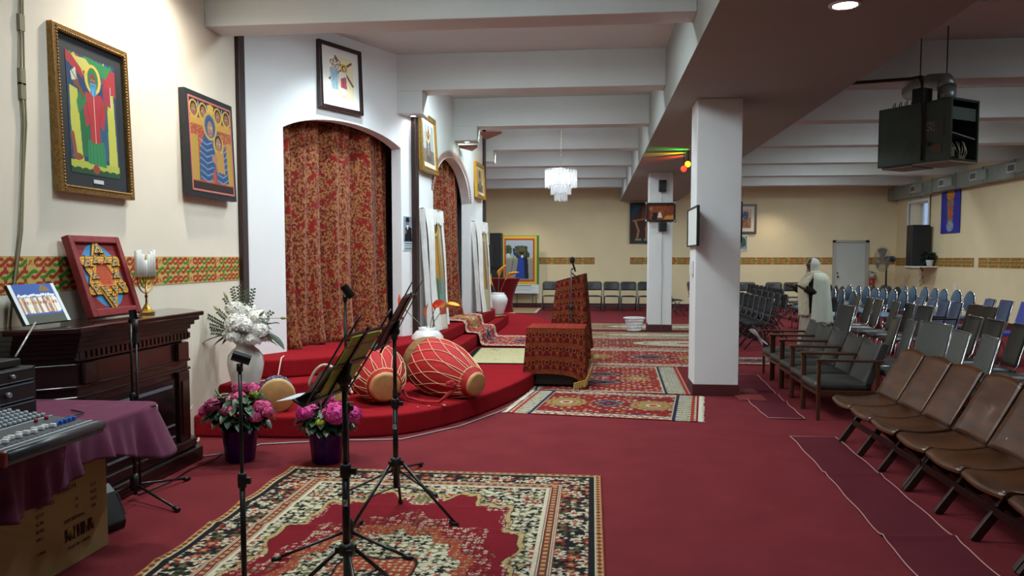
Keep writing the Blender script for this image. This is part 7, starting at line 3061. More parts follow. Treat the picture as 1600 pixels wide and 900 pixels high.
def seat_pad(b, x0, x1, y0, y1, z0, z1, crown=0.02, n=10):
    """soft pad: rounded box with a crowned top"""
    def fn(u, v):
        x = x0 + (x1 - x0) * u
        y = y0 + (y1 - y0) * v
        e = min(u, 1 - u, v, 1 - v)
        k = min(1, e * 5)
        return (x, y, z1 - 0.018 * (1 - k) ** 2 + crown * math.sin(PI * u) * math.sin(PI * v))
    P_ = [[fn(i / n, j / n) for i in range(n + 1)] for j in range(n + 1)]
    vs = [p for r in P_ for p in r]
    W = n + 1
    fs = [(j * W + i, j * W + i + 1, (j + 1) * W + i + 1, (j + 1) * W + i) for j in range(n) for i in range(n)]
    K = len(vs)
    rim = [i for i in range(W)] + [j * W + n for j in range(1, n + 1)] + [n * W + i for i in range(n - 1, -1, -1)] + [j * W for j in range(n - 1, 0, -1)]
    low = [(vs[q][0], vs[q][1], z0) for q in rim]
    b.add(vs + low, fs + [(rim[(a + 1) % len(rim)], rim[a], K + a, K + (a + 1) % len(rim)) for a in range(len(rim))] + [tuple(K + a for a in reversed(range(len(rim))))], True)


# ---- wooden theatre seats, joined in units of three
def theatre_unit(label, y_far, n=3):
    """y_far: y of the far end leg; seats run towards the camera"""
    t = thing('theatre_seat_row', label, 'theatre seats', (1.88, y_far, 0))
    pw = 0.425
    for i in range(n):
        yc = -pw * (i + 0.5)
        hw = pw / 2 - 0.008
        b = MB()

        def st(u, v, yc=yc, hw=hw):
            x = 0.375 * u
            z = 0.405 - 0.035 * math.sin(PI * (0.15 + 0.8 * u)) - 0.012 * math.cos((v - 0.5) * PI) + (-0.03 * (1 - u / 0.12) ** 2 if u < 0.12 else 0)
            nose = 0.014 * math.sin(PI * v)
            return (x - nose * (1 - u), yc + (v - 0.5) * 2 * hw, z)
        b.sheet(st, 16, 8, thick=(0, 0, -0.014))
        b.build('seat', m_walnut, t)
        b = MB()

        def bk(u, v, yc=yc, hw=hw):
            z = 0.40 + 0.345 * u
            x = 0.325 + 0.19 * u + 0.012 * math.cos((v - 0.5) * PI)
            taper = 1 - 0.03 * u
            top = 0.02 * math.sin(PI * v) * (u > 0.9)
            return (x, yc + (v - 0.5) * 2 * hw * taper, z + 0.02 * math.sin(PI * v) * u ** 6)
        b.sheet(bk, 14, 8, thick=(0.014, 0, 0))
        b.build('backrest', m_walnut, t)
    for i in range(n + 1):
        y = -pw * i + (0.004 if i == 0 else 0) + (0.012 if i == n else 0)
        b = MB()
        b.bar((0.045 + 0.03, y, 0.0), (0.30, y, 0.325), 0.028, 0.045, up=(1, 0, 0))
        b.build('front_leg', m_walnut_d, t, bevel=0.003)
        b = MB()
        b.bar((0.52, y, 0.0), (0.10, y, 0.345), 0.022, 0.04, up=(1, 0, 0))
        b.build('rear_leg', m_walnut_d, t, bevel=0.003)
        b = MB()
        b.bar((0.345, y, 0.36), (0.545, y, 0.735), 0.014, 0.022, up=(1, 0, 0))
        b.bar((0.02, y, 0.352), (0.41, y, 0.352), 0.016, 0.03)
        b.build('side_frame', m_walnut_d, t, bevel=0.003)
    b = MB()
    b.bar((0.165, 0.01, 0.165), (0.165, -pw * n, 0.165), 0.012, 0.045)
    b.build('front_rail', m_walnut_d, t, bevel=0.003)
    return t


theatre_unit('three joined brown plywood theatre seats, farthest unit behind the armchairs', 6.30)
theatre_unit('three joined brown plywood theatre seats, middle unit of the front row', 4.995)
theatre_unit('joined brown plywood theatre seats at the lower right corner, nearest the camera', 3.69)

# ---- armchairs
def armchair():
    t = thing('armchair', '', 'armchair')
    W_ = 0.55
    b = MB()
    seat_pad(b, -0.02, 0.46, -0.225, 0.225, 0.26, 0.35, 0.018)
    b.build('seat_cushion', m_vinyl, t)
    b = MB()

    def bk(u, v):
        z = 0.30 + 0.40 * u
        e = min(v, 1 - v)
        x = 0.385 + 0.15 * u - 0.018 * math.sin(PI * v) * 1.0 + 0.012 * (1 - min(1, e * 8))
        return (x, (v - 0.5) * 0.45, z - 0.026 * math.sin(PI * v) * u ** 5)
    b.sheet(bk, 12, 14, thick=(0.07, 0, -0.015))
    b.build('back_cushion', m_vinyl, t, bevel=0.012)
    for s in (-1, 1):
        y = s * 0.262
        b = MB()
        b.bar((0.0, y, 0), (0.0, y, 0.53), 0.03, 0.03)
        b.build('front_leg', m_arm, t, bevel=0.004)
        b = MB()
        b.bar((0.52, y, 0), (0.50, y, 0.53), 0.03, 0.035)
        b.build('rear_leg', m_arm, t, bevel=0.004)
        b = MB()
        b.bar((-0.03, y, 0.54), (0.55, y, 0.535), 0.045, 0.022)
        b.build('armrest', m_arm, t, bevel=0.005)
        b = MB()
        b.bar((0.0, y, 0.245), (0.5, y, 0.245), 0.022, 0.05)
        b.build('side_rail', m_arm, t, bevel=0.004)
    for x in (0.0, 0.48):
        MB().bar((x, -0.26, 0.245), (x, 0.26, 0.245), 0.022, 0.045).build('cross_rail', m_arm, t, bevel=0.004)
    return t


ac = armchair()
AC = [(2.02, 7.42), (2.055, 8.01), (2.09, 8.60), (2.12, 9.18), (2.155, 9.76)]
for i, (x, y) in enumerate(AC):
    lab = ['charcoal vinyl armchair with wooden arms, nearest of the row of five', 'second charcoal vinyl armchair from the theatre seats', 'middle armchair of the row of five wooden armed chairs',
           'fourth charcoal armchair, second from the far end of its row', 'farthest charcoal armchair, in front of the person in white'][i]
    if i == 0:
        ac.location = (x, y, 0)
        ac['label'] = lab
        ac['group'] = 'armchairs in the aisle row'
    else:
        dup(ac, (x, y, 0), R(random.uniform(-2, 2)), lab, 'armchairs in the aisle row')


# ---- upholstered stacking chairs with chrome frame
def stack_chair(mf, wide=0.375, hb=0.84, arms=False, seat=None):
    t = thing('stacking_chair', '', 'chair')
    hw = wide / 2
    b = MB()
    seat_pad(b, 0.0, 0.42, -hw, hw, 0.40, 0.45, 0.008, 8)
    b.build('seat', seat or mf, t)
    b = MB()

    def bk(u, v):
        z = 0.46 + (hb - 0.46) * u
        x = 0.40 + 0.10 * u + 0.012 * math.cos((v - 0.5) * PI)
        return (x, (v - 0.5) * 2 * hw, z)
    b.sheet(bk, 8, 8, thick=(0.035, 0, 0))
    b.build('backrest', mf, t, bevel=0.01)
    for s in (-1, 1):
        y = s * (hw + 0.006)
        b = MB()
        b.tube([(0.03, y, 0.0), (0.06, y, 0.38), (0.09, y, 0.40), (0.37, y, 0.41)], 0.010, 8)
        b.build('front_leg', m_chrome, t)
        b = MB()
        b.tube([(0.46, y, 0.0), (0.38, y, 0.30), (0.39, y, 0.43), (0.43, y, 0.48), (0.515, y, hb), (0.515, y * 0.9, hb + 0.006)], 0.008, 8)
        b.build('rear_leg', m_chrome, t)
        if arms:
            b = MB()
            b.bar((0.05, y, 0.62), (0.44, y, 0.62), 0.035, 0.02)
            b.tube([(0.07, y, 0.40), (0.07, y, 0.61)], 0.010, 8)
            b.build('armrest', m_black, t)
    for x, z in ((0.515, hb + 0.004), (0.06, 0.39)):
        MB().tube([(x, -hw, z), (x, hw, z)], 0.006, 8).build('cross_tube', m_chrome, t)
    return t


protos = {}


def place(kind, maker, x, y, rz, label, group):
    """x,y: middle of the top of the backrest"""
    dx = {'oval': 0.44, 'fold': 0.40}.get(kind.split('_')[0], 0.50)
    ox, oy = x - dx * math.cos(rz), y - dx * math.sin(rz)
    if kind not in protos:
        p = maker()
        protos[kind] = p
        p.location = (ox, oy, 0)
        p.rotation_euler = (0, 0, rz)
        p['label'] = label
        if group:
            p['group'] = group
        return p
    return dup(protos[kind], (ox, oy, 0), rz, label, group)


m_bvin = mat('black_vinyl', '#222322', 0.35, var=0.08, scale=8)
m_gvin = mat('grey_vinyl', '#565854', 0.42, var=0.06, scale=8)
m_blue = mat('navy_fabric', '#15224E', 0.85, var=0.1, scale=20, sheen=0.2)
m_bblue = mat('bright_blue_fabric', '#222E96', 0.85, var=0.08, scale=20, sheen=0.2)
m_brn = mat('brown_vinyl', '#3A2A20', 0.4, var=0.1, scale=8)
m_olv = mat('olive_black_vinyl', '#2C2C24', 0.4, var=0.1, scale=8)
mk = lambda m, **k: (lambda: stack_chair(m, **k))

# second row behind the armchairs (x about 3.1)
G = 'grey and black chairs in the second row'
place('gry', mk(m_gvin, wide=0.38), 3.05, 6.33, R(-9), 'plain grey backed chair directly behind the upper grey armchair arms', G)
place('gry', None, 3.03, 6.76, R(-7), 'grey backed chair behind the theatre seats, left of the one by the office chair', G)
place('gryw', mk(m_gvin, wide=0.47, hb=0.86), 3.08, 7.36, R(9), 'widest grey backed chair turned towards the camera behind the theatre seats', G)
place('gry', None, 3.10, 7.96, R(-11), 'narrow grey backed chair beside the tall black one behind the nearest armchair', G)
place('blk', mk(m_bvin), 3.11, 8.36, R(-11), 'tall black vinyl chair behind the nearest armchair with shining seat', G)
place('blk', None, 3.24, 10.35, R(13), 'single black vinyl chair right of the person in white', G)
# third row (x about 3.9)
G = 'black vinyl chairs in the third row'
for i, y in enumerate((7.02, 7.55, 8.05, 8.50)):
    place('blk', None, 3.88 + 0.02 * i, y, R([0, -3, 2, 0][i] - 6), ['black vinyl chair cut by the right edge of the photo, third row', 'rightmost whole black vinyl chair above the grey office chair',
                                              'middle black vinyl chair of the three above the grey office chair', 'leftmost black vinyl chair of the three above the grey office chair'][i], G)
# fourth row (x about 4.2)
G = 'black vinyl chairs in the fourth row'
for i, y in enumerate((10.35, 10.86, 11.27, 11.93, 12.38, 12.84)):
    place('blk', None, 4.2 + 0.02 * math.sin(i * 2), y, R([5, -6, -8, -6, -5, -8][i]), ['black vinyl chair turned slightly in front of the navy chairs, right end of its row', 'black vinyl chair next to the turned one before the navy chairs',
                     'black vinyl chair before the navy chairs, third from the right end', 'rightmost of the three black chairs with wavy shining seats',
                     'middle of the three black chairs with wavy shining seats', 'leftmost of the three black chairs with wavy shining seats'][i], G)
# fifth row (x about 5)
G = 'navy chairs in the fifth row'
place('blua', mk(m_blue, arms=True, seat=m_blue), 4.99, 11.27, R(-5), 'navy blue chair with a black armrest, right of its three neighbours', G)
for i, y in enumerate((11.72, 12.12, 12.55)):
    place('blu', mk(m_blue), 5.02, y, R([1, -1, 0][i] - 5), ['navy blue chair beside the one with a black armrest', 'second navy blue chair from the left in the middle block', 'leftmost navy blue chair behind the black vinyl chairs'][i], G)
place('brn', mk(m_brn), 4.95, 10.66, R(2), 'dark brown backed chair in front of the single navy pair', 'odd brown chairs')
place('olv', mk(m_olv), 4.92, 10.24, R(-2), 'olive black backed chair beside the dark brown one', 'odd brown chairs')
# sixth row
G = 'blue chairs in the sixth row'
for i, (k, y) in enumerate((('blb', 11.22), ('blu', 11.76), ('blu', 12.22))):
    place(k, mk(m_bblue), 5.87, y, R([0, 2, -2][i] - 5), ['bright royal blue chair at the right edge of the photo', 'tall navy chair left of the bright royal blue one', 'navy chair mostly hidden at the left of the far right group'][i], G)


# ---- oval backed banquet chairs
def oval_chair(mc, mf):
    t = thing('banquet_chair', '', 'chair')
    b = MB()
    seat_pad(b, 0.0, 0.40, -0.20, 0.20, 0.40, 0.46, 0.015, 8)
    b.build('seat', mc, t)
    b = MB()

    def bk(u, v):
        a = 2 * PI * v
        r = u
        z = 0.70 + 0.165 * r * math.sin(a)
        y = 0.175 * r * math.cos(a)
        x = 0.40 + (z - 0.5) * 0.13 - 0.02 * (1 - r * r)
        return (x, y, z)
    b.sheet(bk, 5, 26)
    b.build('oval_backrest', mc, t)
    b = MB()
    b.sheet(lambda u, v: (bk(u * 0.98, v)[0] + 0.03 + 0.02 * (1 - u * u), bk(u * 0.98, v)[1], bk(u * 0.98, v)[2]), 5, 26)
    b.build('back_shell', m_bvin, t)
    b = MB()
    b.tube([(0.42 + (0.70 + 0.175 * math.sin(a) - 0.5) * 0.13, 0.186 * math.cos(a), 0.70 + 0.177 * math.sin(a)) for a in [2 * PI * i / 28 for i in range(28)]], 0.011, 6, closed=True)
    b.build('back_hoop', mf, t)
    for s in (-1, 1):
        b = MB()
        b.tube([(0.03, s * 0.19, 0.0), (0.05, s * 0.19, 0.40)], 0.010, 6)
        b.build('front_leg', mf, t)
        b = MB()
        b.tube([(0.46, s * 0.18, 0.0), (0.38, s * 0.18, 0.38), (0.42, s * 0.15, 0.58)], 0.010, 6)
        b.build('rear_leg', mf, t)
    return t


m_lblue = mat('dusty_blue_vinyl', '#44586C', 0.45, var=0.08, scale=10)
m_dkv = mat('near_black_vinyl', '#16181B', 0.4)
mko = lambda: oval_chair(m_lblue, m_chrome)
mkd = lambda: oval_chair(m_dkv, m_blackmetal)
rows = [
    ('ovalL', 6.52, [14.12, 14.64, 15.10, 15.50, 16.02, 16.55, 17.05], 'dusty blue oval backed chairs against the right wall side', 'dusty blue oval backed chair, %s from the right along the right wall'),
    ('ovalL', 5.50, [14.35, 14.82, 15.28, 15.72, 16.25, 16.78, 17.28], 'dusty blue oval backed chairs in the middle row', 'dusty blue oval backed chair, %s from the right in the middle oval row'),
    ('ovalL', 4.62, [14.30, 14.82, 15.30, 15.85, 16.60], 'dusty blue oval backed chairs beside the person', 'dusty blue oval backed chair, %s from the right beside the person'),
    ('ovalD', 5.06, [16.25, 16.75, 17.22], 'black oval backed chairs left group', 'black oval backed chair, %s from the right before the door'),
    ('ovalD', 6.08, [16.15, 16.62, 17.05, 17.52], 'black oval backed chairs right group', 'black oval backed chair, %s from the right below the fan'),
]
for kind, x, ys, grp, lab in rows:
    for i, y in enumerate(ys):
        nm = ['first', 'second', 'third', 'fourth', 'fifth', 'sixth', 'seventh'][i]
        place(kind, mko if kind == 'ovalL' else mkd, x + random.uniform(-.03, .03), y, R(random.uniform(-4, 4)), lab % nm, grp)


# ---- folding chairs
def folding_chair(mfab, mfr):
    t = thing('folding_chair', '', 'chair')
    b = MB()
    seat_pad(b, 0.02, 0.40, -0.19, 0.19, 0.395, 0.425, 0.006, 6)
    b.build('seat', mfab, t)
    b = MB()

    def bk(u, v):
        z = 0.56 + 0.22 * u
        x = 0.36 + (z - 0.43) * 0.16 + 0.02 * math.cos((v - 0.5) * PI)
        c = max(0, abs(v - 0.5) * 2 - 0.75) / 0.25
        return (x, (v - 0.5) * 0.40, z - 0.035 * u * c * c)
    b.sheet(bk, 6, 12, thick=(0.018, 0, 0))
    b.build('backrest', mfab, t)
    for s in (-1, 1):
        y = s * 0.215
        b = MB()
        b.tube([(-0.02, y, 0.0), (0.36, y, 0.47), (0.41, y, 0.72), (0.415, y * 0.95, 0.77), (0.415, y * 0.7, 0.795)], 0.011, 6)
        b.build('front_leg', mfr, t)
        b = MB()
        b.tube([(0.44, y * 0.9, 0.0), (0.24, y * 0.9, 0.26), (0.10, y * 0.9, 0.40)], 0.011, 6)
        b.build('rear_leg', mfr, t)
    for x, w, z in ((0.415, 0.15, 0.795), (0.40, 0.19, 0.06), (0.10, 0.21, 0.14)):
        MB().tube([(x, -w, z), (x, w, z)], 0.010, 6).build('cross_tube', mfr, t)
    return t


m_fab = mat('black_chair_fabric', '#17191C', 0.75, var=0.1, scale=20)
m_frm = mat('dark_chrome', '#4A4C50', 0.3, metal=0.8)
mkf = lambda: folding_chair(m_fab, m_frm)
for i, y in enumerate((12.85, 13.31, 13.77, 14.23, 14.69, 15.15, 15.61)):
    place('fold', mkf, 2.83, y, R(random.uniform(-3, 3)), 'black folding chair, %s from the camera in the front row right of the pillar' % (ORD[i] if i else 'first'), 'front row of black folding chairs')
for i, y in enumerate((14.35, 14.85, 15.4, 15.9, 16.45, 17.0)):
    place('fold', None, 3.42, y, R(random.uniform(-4, 4)), 'black folding chair, %s from the camera in the second folding row' % (ORD[i] if i else 'first'), 'second row of black folding chairs')
for i, y in enumerate((17.1, 17.56, 18.02, 18.5, 18.96, 19.42, 19.88, 20.34)):
    place('fold', None, 3.98, y, R(random.uniform(-4, 4)), 'black folding chair, %s from the camera in the third folding row' % (ORD[i] if i else 'first'), 'third row of black folding chairs')
place('fold', None, 3.98, 13.45, R(5), 'lone black folding chair immediately right of the person in white', None)
for i, y in enumerate((17.9, 18.5, 19.1)):
    place('fold', None, 5.0, y, R(3), 'black folding chair, %s from the camera in the sparse row before the door' % (ORD[i] if i else 'first'), 'sparse folding chairs before the door')
mkb = lambda: folding_chair(mat('black_padded_vinyl', '#1B1D1F', 0.4), mat('grey_metal_tube', '#4E5254', 0.4, metal=0.4))
WX = [(-1.14, 'black folding chair against the back wall between poster and lectern'), (0.06, 'black folding chair against the back wall just right of the lectern'),
      (0.54, 'second black folding chair right of the lectern against the back wall'), (1.0, 'third black folding chair right of the lectern against the back wall'),
      (1.47, 'fourth black folding chair right of the lectern, half behind the far pillar'), (-0.62, 'black folding chair against the back wall hidden left behind the lectern')]
for x, lab in WX[:5]:
    place('foldwall', mkb, x, 21.75, R(90), lab, 'folding chairs along the back wall')
place('foldwall', None, 2.62, 21.9, R(150), 'black folding chair turned sideways right of the far pillar', 'folding chairs along the back wall')
place('foldwall', None, 1.75, 19.6, R(-160), 'black folding chair leaning out behind the far pillar', 'folding chairs along the back wall')
for i, x in enumerate((4.15, 4.85, 5.32, 5.79)):
    place('foldwall', None, x, 21.6, R(90), ['first', 'second', 'third', 'fourth'][i] + ' black folding chair from the pillar along the back wall', 'folding chairs along the back wall')

# ---- grey office armchair
oc = thing('office_armchair', 'grey fabric office armchair with rounded back behind the theatre seats', 'armchair', (2.55, 5.35, 0), R(-14))
m_gf = mat('grey_fabric', '#55605C', 0.85, var=0.08, scale=30, sheen=0.25)
b = MB()
seat_pad(b, -0.02, 0.42, -0.24, 0.24, 0.36, 0.44, 0.02, 10)
b.build('seat', m_gf, oc)
b = MB()


def obk(u, v, off=0.0):
    a = 2 * PI * v
    y = 0.235 * u * math.copysign(abs(math.cos(a)) ** 0.75, math.cos(a))
    z = 0.60 + 0.235 * u * math.copysign(abs(math.sin(a)) ** 0.85, math.sin(a))
    return (0.43 + (z - 0.44) * 0.22 - 0.035 * (1 - u * u) + off, y * (1 - 0.18 * (z - 0.6) / 0.23), z)


b.sheet(lambda u, v: obk(u, v), 7, 32)
b.sheet(lambda u, v: obk(u, v, 0.06), 7, 32)
b.sheet(lambda u, v: obk(1.0, v, 0.06 * u), 3, 32)
b.build('backrest', m_gf, oc)
for s in (-1, 1):
    b = MB()
    b.tube([(-0.02, s * 0.29, 0.60), (0.32, s * 0.29, 0.595)], 0.021, 10)
    b.build('arm_pad', m_gf, oc)
    b = MB()
    b.tube([(0.42, s * 0.28, 0.52), (0.44, s * 0.29, 0.58), (0.34, s * 0.29, 0.59), (-0.02, s * 0.29, 0.59), (-0.07, s * 0.28, 0.55), (-0.06, s * 0.26, 0.38), (-0.02, s * 0.25, 0.34)], 0.012, 8)
    b.tube([(0.44, s * 0.285, 0.56), (0.47, s * 0.27, 0.45), (0.44, s * 0.25, 0.37)], 0.012, 8)
    b.build('arm_frame', m_blackmetal, oc)
    b = MB()
    b.tube([(-0.02, s * 0.25, 0.34), (-0.04, s * 0.26, 0.0)], 0.012, 8)
    b.build('front_leg', m_blackmetal, oc)
    b = MB()
    b.tube([(0.42, s * 0.25, 0.36), (0.48, s * 0.26, 0.0)], 0.012, 8)
    b.build('rear_leg', m_blackmetal, oc)

# white sheet left on the far armchair arm
b = MB()
b.sheet(lambda u, v: (2.00 + 0.17 * u + 0.02 * math.sin(v * 5), 9.9 + 0.22 * v, 0.365 + 0.19 * (1 - u) + 0.012 * math.sin(u * 7 + v * 4)), 12, 10)
tag(b.build('paper_bundle', mat('white_paper', '#C8CED4', 0.6)), 'crumpled white paper lying on the seat of the farthest armchair', 'paper')

# ================================================================== PERSON
pe = thing('person', 'person in a white shawl and headscarf standing with open hands among the chairs', 'person', (3.42, 12.55, 0), R(12))
m_skin = mat('brown_skin', '#5A3626', 0.5, var=0.08, scale=30)
# local frame: facing -x; scaled so that the head top is 1.44
sk = bpy.data.meshes.new('body')
J = {
    'pelvis': ((0.02, 0, 0.74), 0.145), 'waist': ((0.0, 0, 0.86), 0.13), 'chest': ((-0.01, 0, 1.03), 0.135), 'upper': ((0.0, 0, 1.13), 0.10), 'neck': ((-0.01, 0, 1.20), 0.045),
    'headb': ((-0.02, 0, 1.275), 0.062), 'head': ((-0.02, 0, 1.345), 0.082), 'crown': ((-0.01, 0, 1.39), 0.06),
    'shl': ((0.0, -0.15, 1.12), 0.055), 'ell': ((-0.03, -0.20, 0.90), 0.042), 'wrl': ((-0.22, -0.17, 0.985), 0.026),
    'shr': ((0.0, 0.15, 1.12), 0.055), 'elr': ((-0.03, 0.20, 0.90), 0.042), 'wrr': ((-0.22, 0.18, 0.99), 0.026),
    'hil': ((0.02, -0.08, 0.70), 0.10), 'knl': ((0.0, -0.085, 0.40), 0.062), 'anl': ((0.02, -0.085, 0.07), 0.038), 'tol': ((-0.10, -0.09, 0.03), 0.03),
    'hir': ((0.02, 0.08, 0.70), 0.10), 'knr': ((0.0, 0.085, 0.40), 0.062), 'anr': ((0.02, 0.085, 0.07), 0.038), 'tor': ((-0.10, 0.09, 0.03), 0.03),
}
names = list(J)
E_ = [('pelvis', 'waist'), ('waist', 'chest'), ('chest', 'upper'), ('upper', 'neck'), ('neck', 'headb'), ('headb', 'head'), ('head', 'crown'),
      ('upper', 'shl'), ('shl', 'ell'), ('ell', 'wrl'), ('upper', 'shr'), ('shr', 'elr'), ('elr', 'wrr'),
      ('pelvis', 'hil'), ('hil', 'knl'), ('knl', 'anl'), ('anl', 'tol'), ('pelvis', 'hir'), ('hir', 'knr'), ('knr', 'anr'), ('anr', 'tor')]
for s, sy in (('l', -1), ('r', 1)):
    w0 = Vector(J['wr' + s][0])
    d = Vector((-0.93, 0, 0.28)).normalized()
    J['pa' + s] = (tuple(w0 + d * 0.05), 0.026)
    E_.append(('wr' + s, 'pa' + s))
    for f in range(4):
        off = Vector((0, (f - 1.5) * 0.018, 0))
        L_ = [0.066, 0.075, 0.07, 0.058][f]
        base = w0 + d * 0.078 + off
        J['f%d0%s' % (f, s)] = (tuple(base), 0.0085)
        J['f%d1%s' % (f, s)] = (tuple(base + d * L_ * 0.5 + Vector((0, 0, 0.006))), 0.0078)
        J['f%d2%s' % (f, s)] = (tuple(base + d * L_ + Vector((0, 0, 0.022))), 0.0065)
        E_ += [('pa' + s, 'f%d0%s' % (f, s)), ('f%d0%s' % (f, s), 'f%d1%s' % (f, s)), ('f%d1%s' % (f, s), 'f%d2%s' % (f, s))]
    J['t0' + s] = (tuple(w0 + d * 0.03 + Vector((0, -sy * 0.028, 0.012))), 0.010)
    J['t1' + s] = (tuple(w0 + d * 0.065 + Vector((0, -sy * 0.048, 0.028))), 0.008)
    E_ += [('pa' + s, 't0' + s), ('t0' + s, 't1' + s)]
names = list(J)
sk.from_pydata([J[n][0] for n in names], [(names.index(a), names.index(c)) for a, c in E_], [])
bo = bpy.data.objects.new('body', sk)
COL.objects.link(bo)
bo.parent = pe
sm_ = bo.modifiers.new('skin', 'SKIN')
sv = sk.skin_vertices[0].data if len(sk.skin_vertices) else None
if sv is None:
    sk.skin_vertices_add() if hasattr(sk, 'skin_vertices_add') else None
if len(sk.skin_vertices):
    for i, n in enumerate(names):
        r = J[n][1]
        sk.skin_vertices[0].data[i].radius = (r, r)
        sk.skin_vertices[0].data[i].use_root = (n == 'pelvis')
sm_.use_smooth_shade = True
ss = bo.modifiers.new('subdivision', 'SUBSURF')
ss.levels = 2
ss.render_levels = 2
sk.materials.append(m_skin)
# face details
b = MB()
b.ball((-0.103, 0, 1.335), (0.016, 0.012, 0.018), 10, 7)
b.build('nose', m_skin, pe)
for s in (-1, 1):
    b = MB()
    b.ball((-0.088, s * 0.03, 1.355), (0.010, 0.013, 0.008), 10, 7)
    b.build('eye', mat('eye_white', '#C8C0B4', 0.3), pe)
    b = MB()
    b.ball((-0.096, s * 0.03, 1.355), (0.004, 0.006, 0.006), 8, 6)
    b.build('pupil', m_black, pe)
b = MB()
b.ball((-0.094, 0, 1.297), (0.010, 0.024, 0.007), 10, 6)
b.build('mouth', mat('lip_colour', '#4A221C', 0.5), pe)
# clothes: long dress (dark bodice, cream skirt), shawl, scarf
m_dress = mat('cream_dress', '#A8988A', 0.85, var=0.1, scale=10, bump=0.2, bscale=30)
m_dark = two_tone('dark_patterned_coat', '#15110F', '#4A3A22', 30, 0.6, 0.04)
m_shawl = mat('white_shawl', '#BCC1B0', 0.9, var=0.05, scale=10, bump=0.15, bscale=120, sheen=0.3)
m_scarf = mat('ivory_scarf', '#C0B59A', 0.85, var=0.12, scale=25, bump=0.2, bscale=60)


def loft(b, rings, n=36, fold=0.0, k=11, close=True, a0=0.0, a1=2 * PI):
    vs = []
    N = n if close else n + 1
    for j, (cx, cy, z, rx, ry) in enumerate(rings):
        for i in range(N):
            a = a0 + (a1 - a0) * i / n
            f = 1 + fold * math.sin(a * k + j * 0.3) * (1 - j / len(rings))
            vs.append((cx + rx * f * math.cos(a), cy + ry * f * math.sin(a), z))
    fs = []
    for j in range(len(rings) - 1):
        for i in range(n):
            l = (i + 1) % N if close else i + 1
            fs.append((j * N + i, j * N + l, (j + 1) * N + l, (j + 1) * N + i))
    b.add(vs, fs, True)


b = MB()
loft(b, [(0.0, 0, 0.03, 0.20, 0.24), (0.0, 0, 0.30, 0.185, 0.225), (0.01, 0, 0.60, 0.18, 0.21), (0.02, 0, 0.76, 0.17, 0.20), (0.0, 0, 0.88, 0.15, 0.175)], 44, 0.06, 13)
b.build('long_skirt', m_dress, pe)
b = MB()
loft(b, [(0.0, 0, 0.60, 0.188, 0.218), (0.0, 0, 0.76, 0.182, 0.21), (-0.01, 0, 0.90, 0.165, 0.19), (-0.015, 0, 1.05, 0.165, 0.20), (0.0, 0, 1.13, 0.14, 0.19), (0.0, 0, 1.18, 0.08, 0.09), (-0.005, 0, 1.22, 0.06, 0.06)], 40, 0.02, 9)
for s, sy in (('l', -1), ('r', 1)):
    b.tube([J['sh' + s][0], tuple((Vector(J['sh' + s][0]) + Vector(J['el' + s][0])) / 2), J['el' + s][0], tuple(Vector(J['el' + s][0]).lerp(Vector(J['wr' + s][0]), 0.5)), tuple(Vector(J['el' + s][0]).lerp(Vector(J['wr' + s][0]), 0.93))],
           [0.075, 0.070, 0.066, 0.058, 0.05], 16)
b.build('dark_coat', m_dark, pe)
# scarf panel falling down the front
b = MB()


def sc(u, v):
    z = 1.22 - 0.66 * v
    x = -0.08 - 0.150 * min(1, v * 4) - 0.004 * math.sin(u * 16) + 0.03 * max(0, v - 0.5)
    return (x + 0.35 * max(0, 0.35 - u) ** 1.5, -0.14 + 0.19 * u - 0.03 * v, z + 0.01 * math.sin(u * 25) * (v > 0.97))


b.sheet(sc, 20, 24, thick=(0.012, 0, 0))
b.build('hanging_scarf', m_scarf, pe)
# headscarf
b = MB()
prof_pts = []


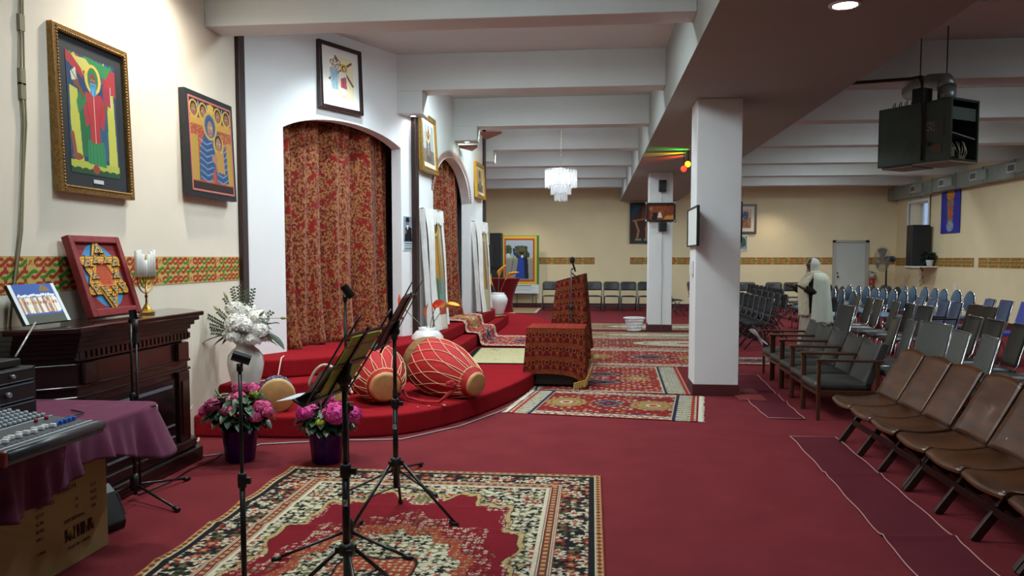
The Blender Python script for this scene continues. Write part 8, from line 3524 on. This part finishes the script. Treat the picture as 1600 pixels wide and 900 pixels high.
def hs(u, v):
    # dome open towards the face (-x)
    th_ = PI * 0.5 - v * PI * 0.86
    a = -PI * 0.75 + u * PI * 1.50
    r = math.cos(th_) if th_ > 0 else 1.0
    rx, ry = 0.098, 0.092
    z = 1.345 + 0.10 * math.sin(th_) if th_ > 0 else 1.345 - (v - 0.58) * 0.42
    k = 1.0 if th_ > 0 else (1.0 - 0.22 * math.sin((v - 0.58) / 0.42 * PI * 0.6) + 0.35 * max(0, (v - 0.85)) / 0.15)
    return (-0.008 + rx * r * k * math.cos(a) - 0.03 * max(0, v - 0.5), ry * r * k * math.sin(a), z)


b.sheet(hs, 30, 24, thick=lambda p: Vector((0.006 if p.x > 0 else -0.002, 0.004 * (1 if p.y > 0 else -1), 0.004)))
b.build('headscarf', mat('white_headscarf', '#C4C4BC', 0.85, var=0.06, scale=20, bump=0.2, bscale=50), pe)
# neck wrap
b = MB()
b.tube([(-0.075, 0.03, 1.25), (-0.05, 0.075, 1.23), (0.02, 0.095, 1.22), (0.08, 0.05, 1.22), (0.085, -0.03, 1.22), (0.03, -0.095, 1.22), (-0.05, -0.085, 1.22), (-0.10, -0.045, 1.20), (-0.12, -0.02, 1.15)], [0.025, 0.028, 0.03, 0.032, 0.032, 0.03, 0.03, 0.03, 0.03], 10)
b.build('neck_wrap', m_scarf, pe)
# shawl over shoulders and back, open in front
b = MB()


def shw(u, v):
    a = -PI * 0.70 + u * PI * 1.18
    z = 1.225 - 0.72 * v + 0.03 * math.sin(u * PI * 2) * v
    if v < 0.22:
        q = math.sin(v / 0.22 * PI / 2)
        rx, ry = 0.09 + 0.11 * q, 0.095 + 0.165 * q
        z = 1.225 - 0.13 * (1 - math.cos(v / 0.22 * PI / 2))
    else:
        q = (v - 0.22) / 0.78
        rx, ry = 0.20 + 0.07 * q, 0.26 + 0.02 * q
        z = 1.095 - 0.64 * q
    f = 1 + 0.05 * math.sin(a * 9) * v
    return (0.02 + rx * f * math.cos(a), ry * f * math.sin(a), z - 0.03 * abs(math.sin(a * 4)) * (v > 0.98))


b.sheet(shw, 60, 30, thick=lambda p: Vector((0.004 if p.x > 0.02 else -0.004, 0.004 * (1 if p.y > 0 else -1), 0.0)))
b.build('white_shawl', m_shawl, pe)
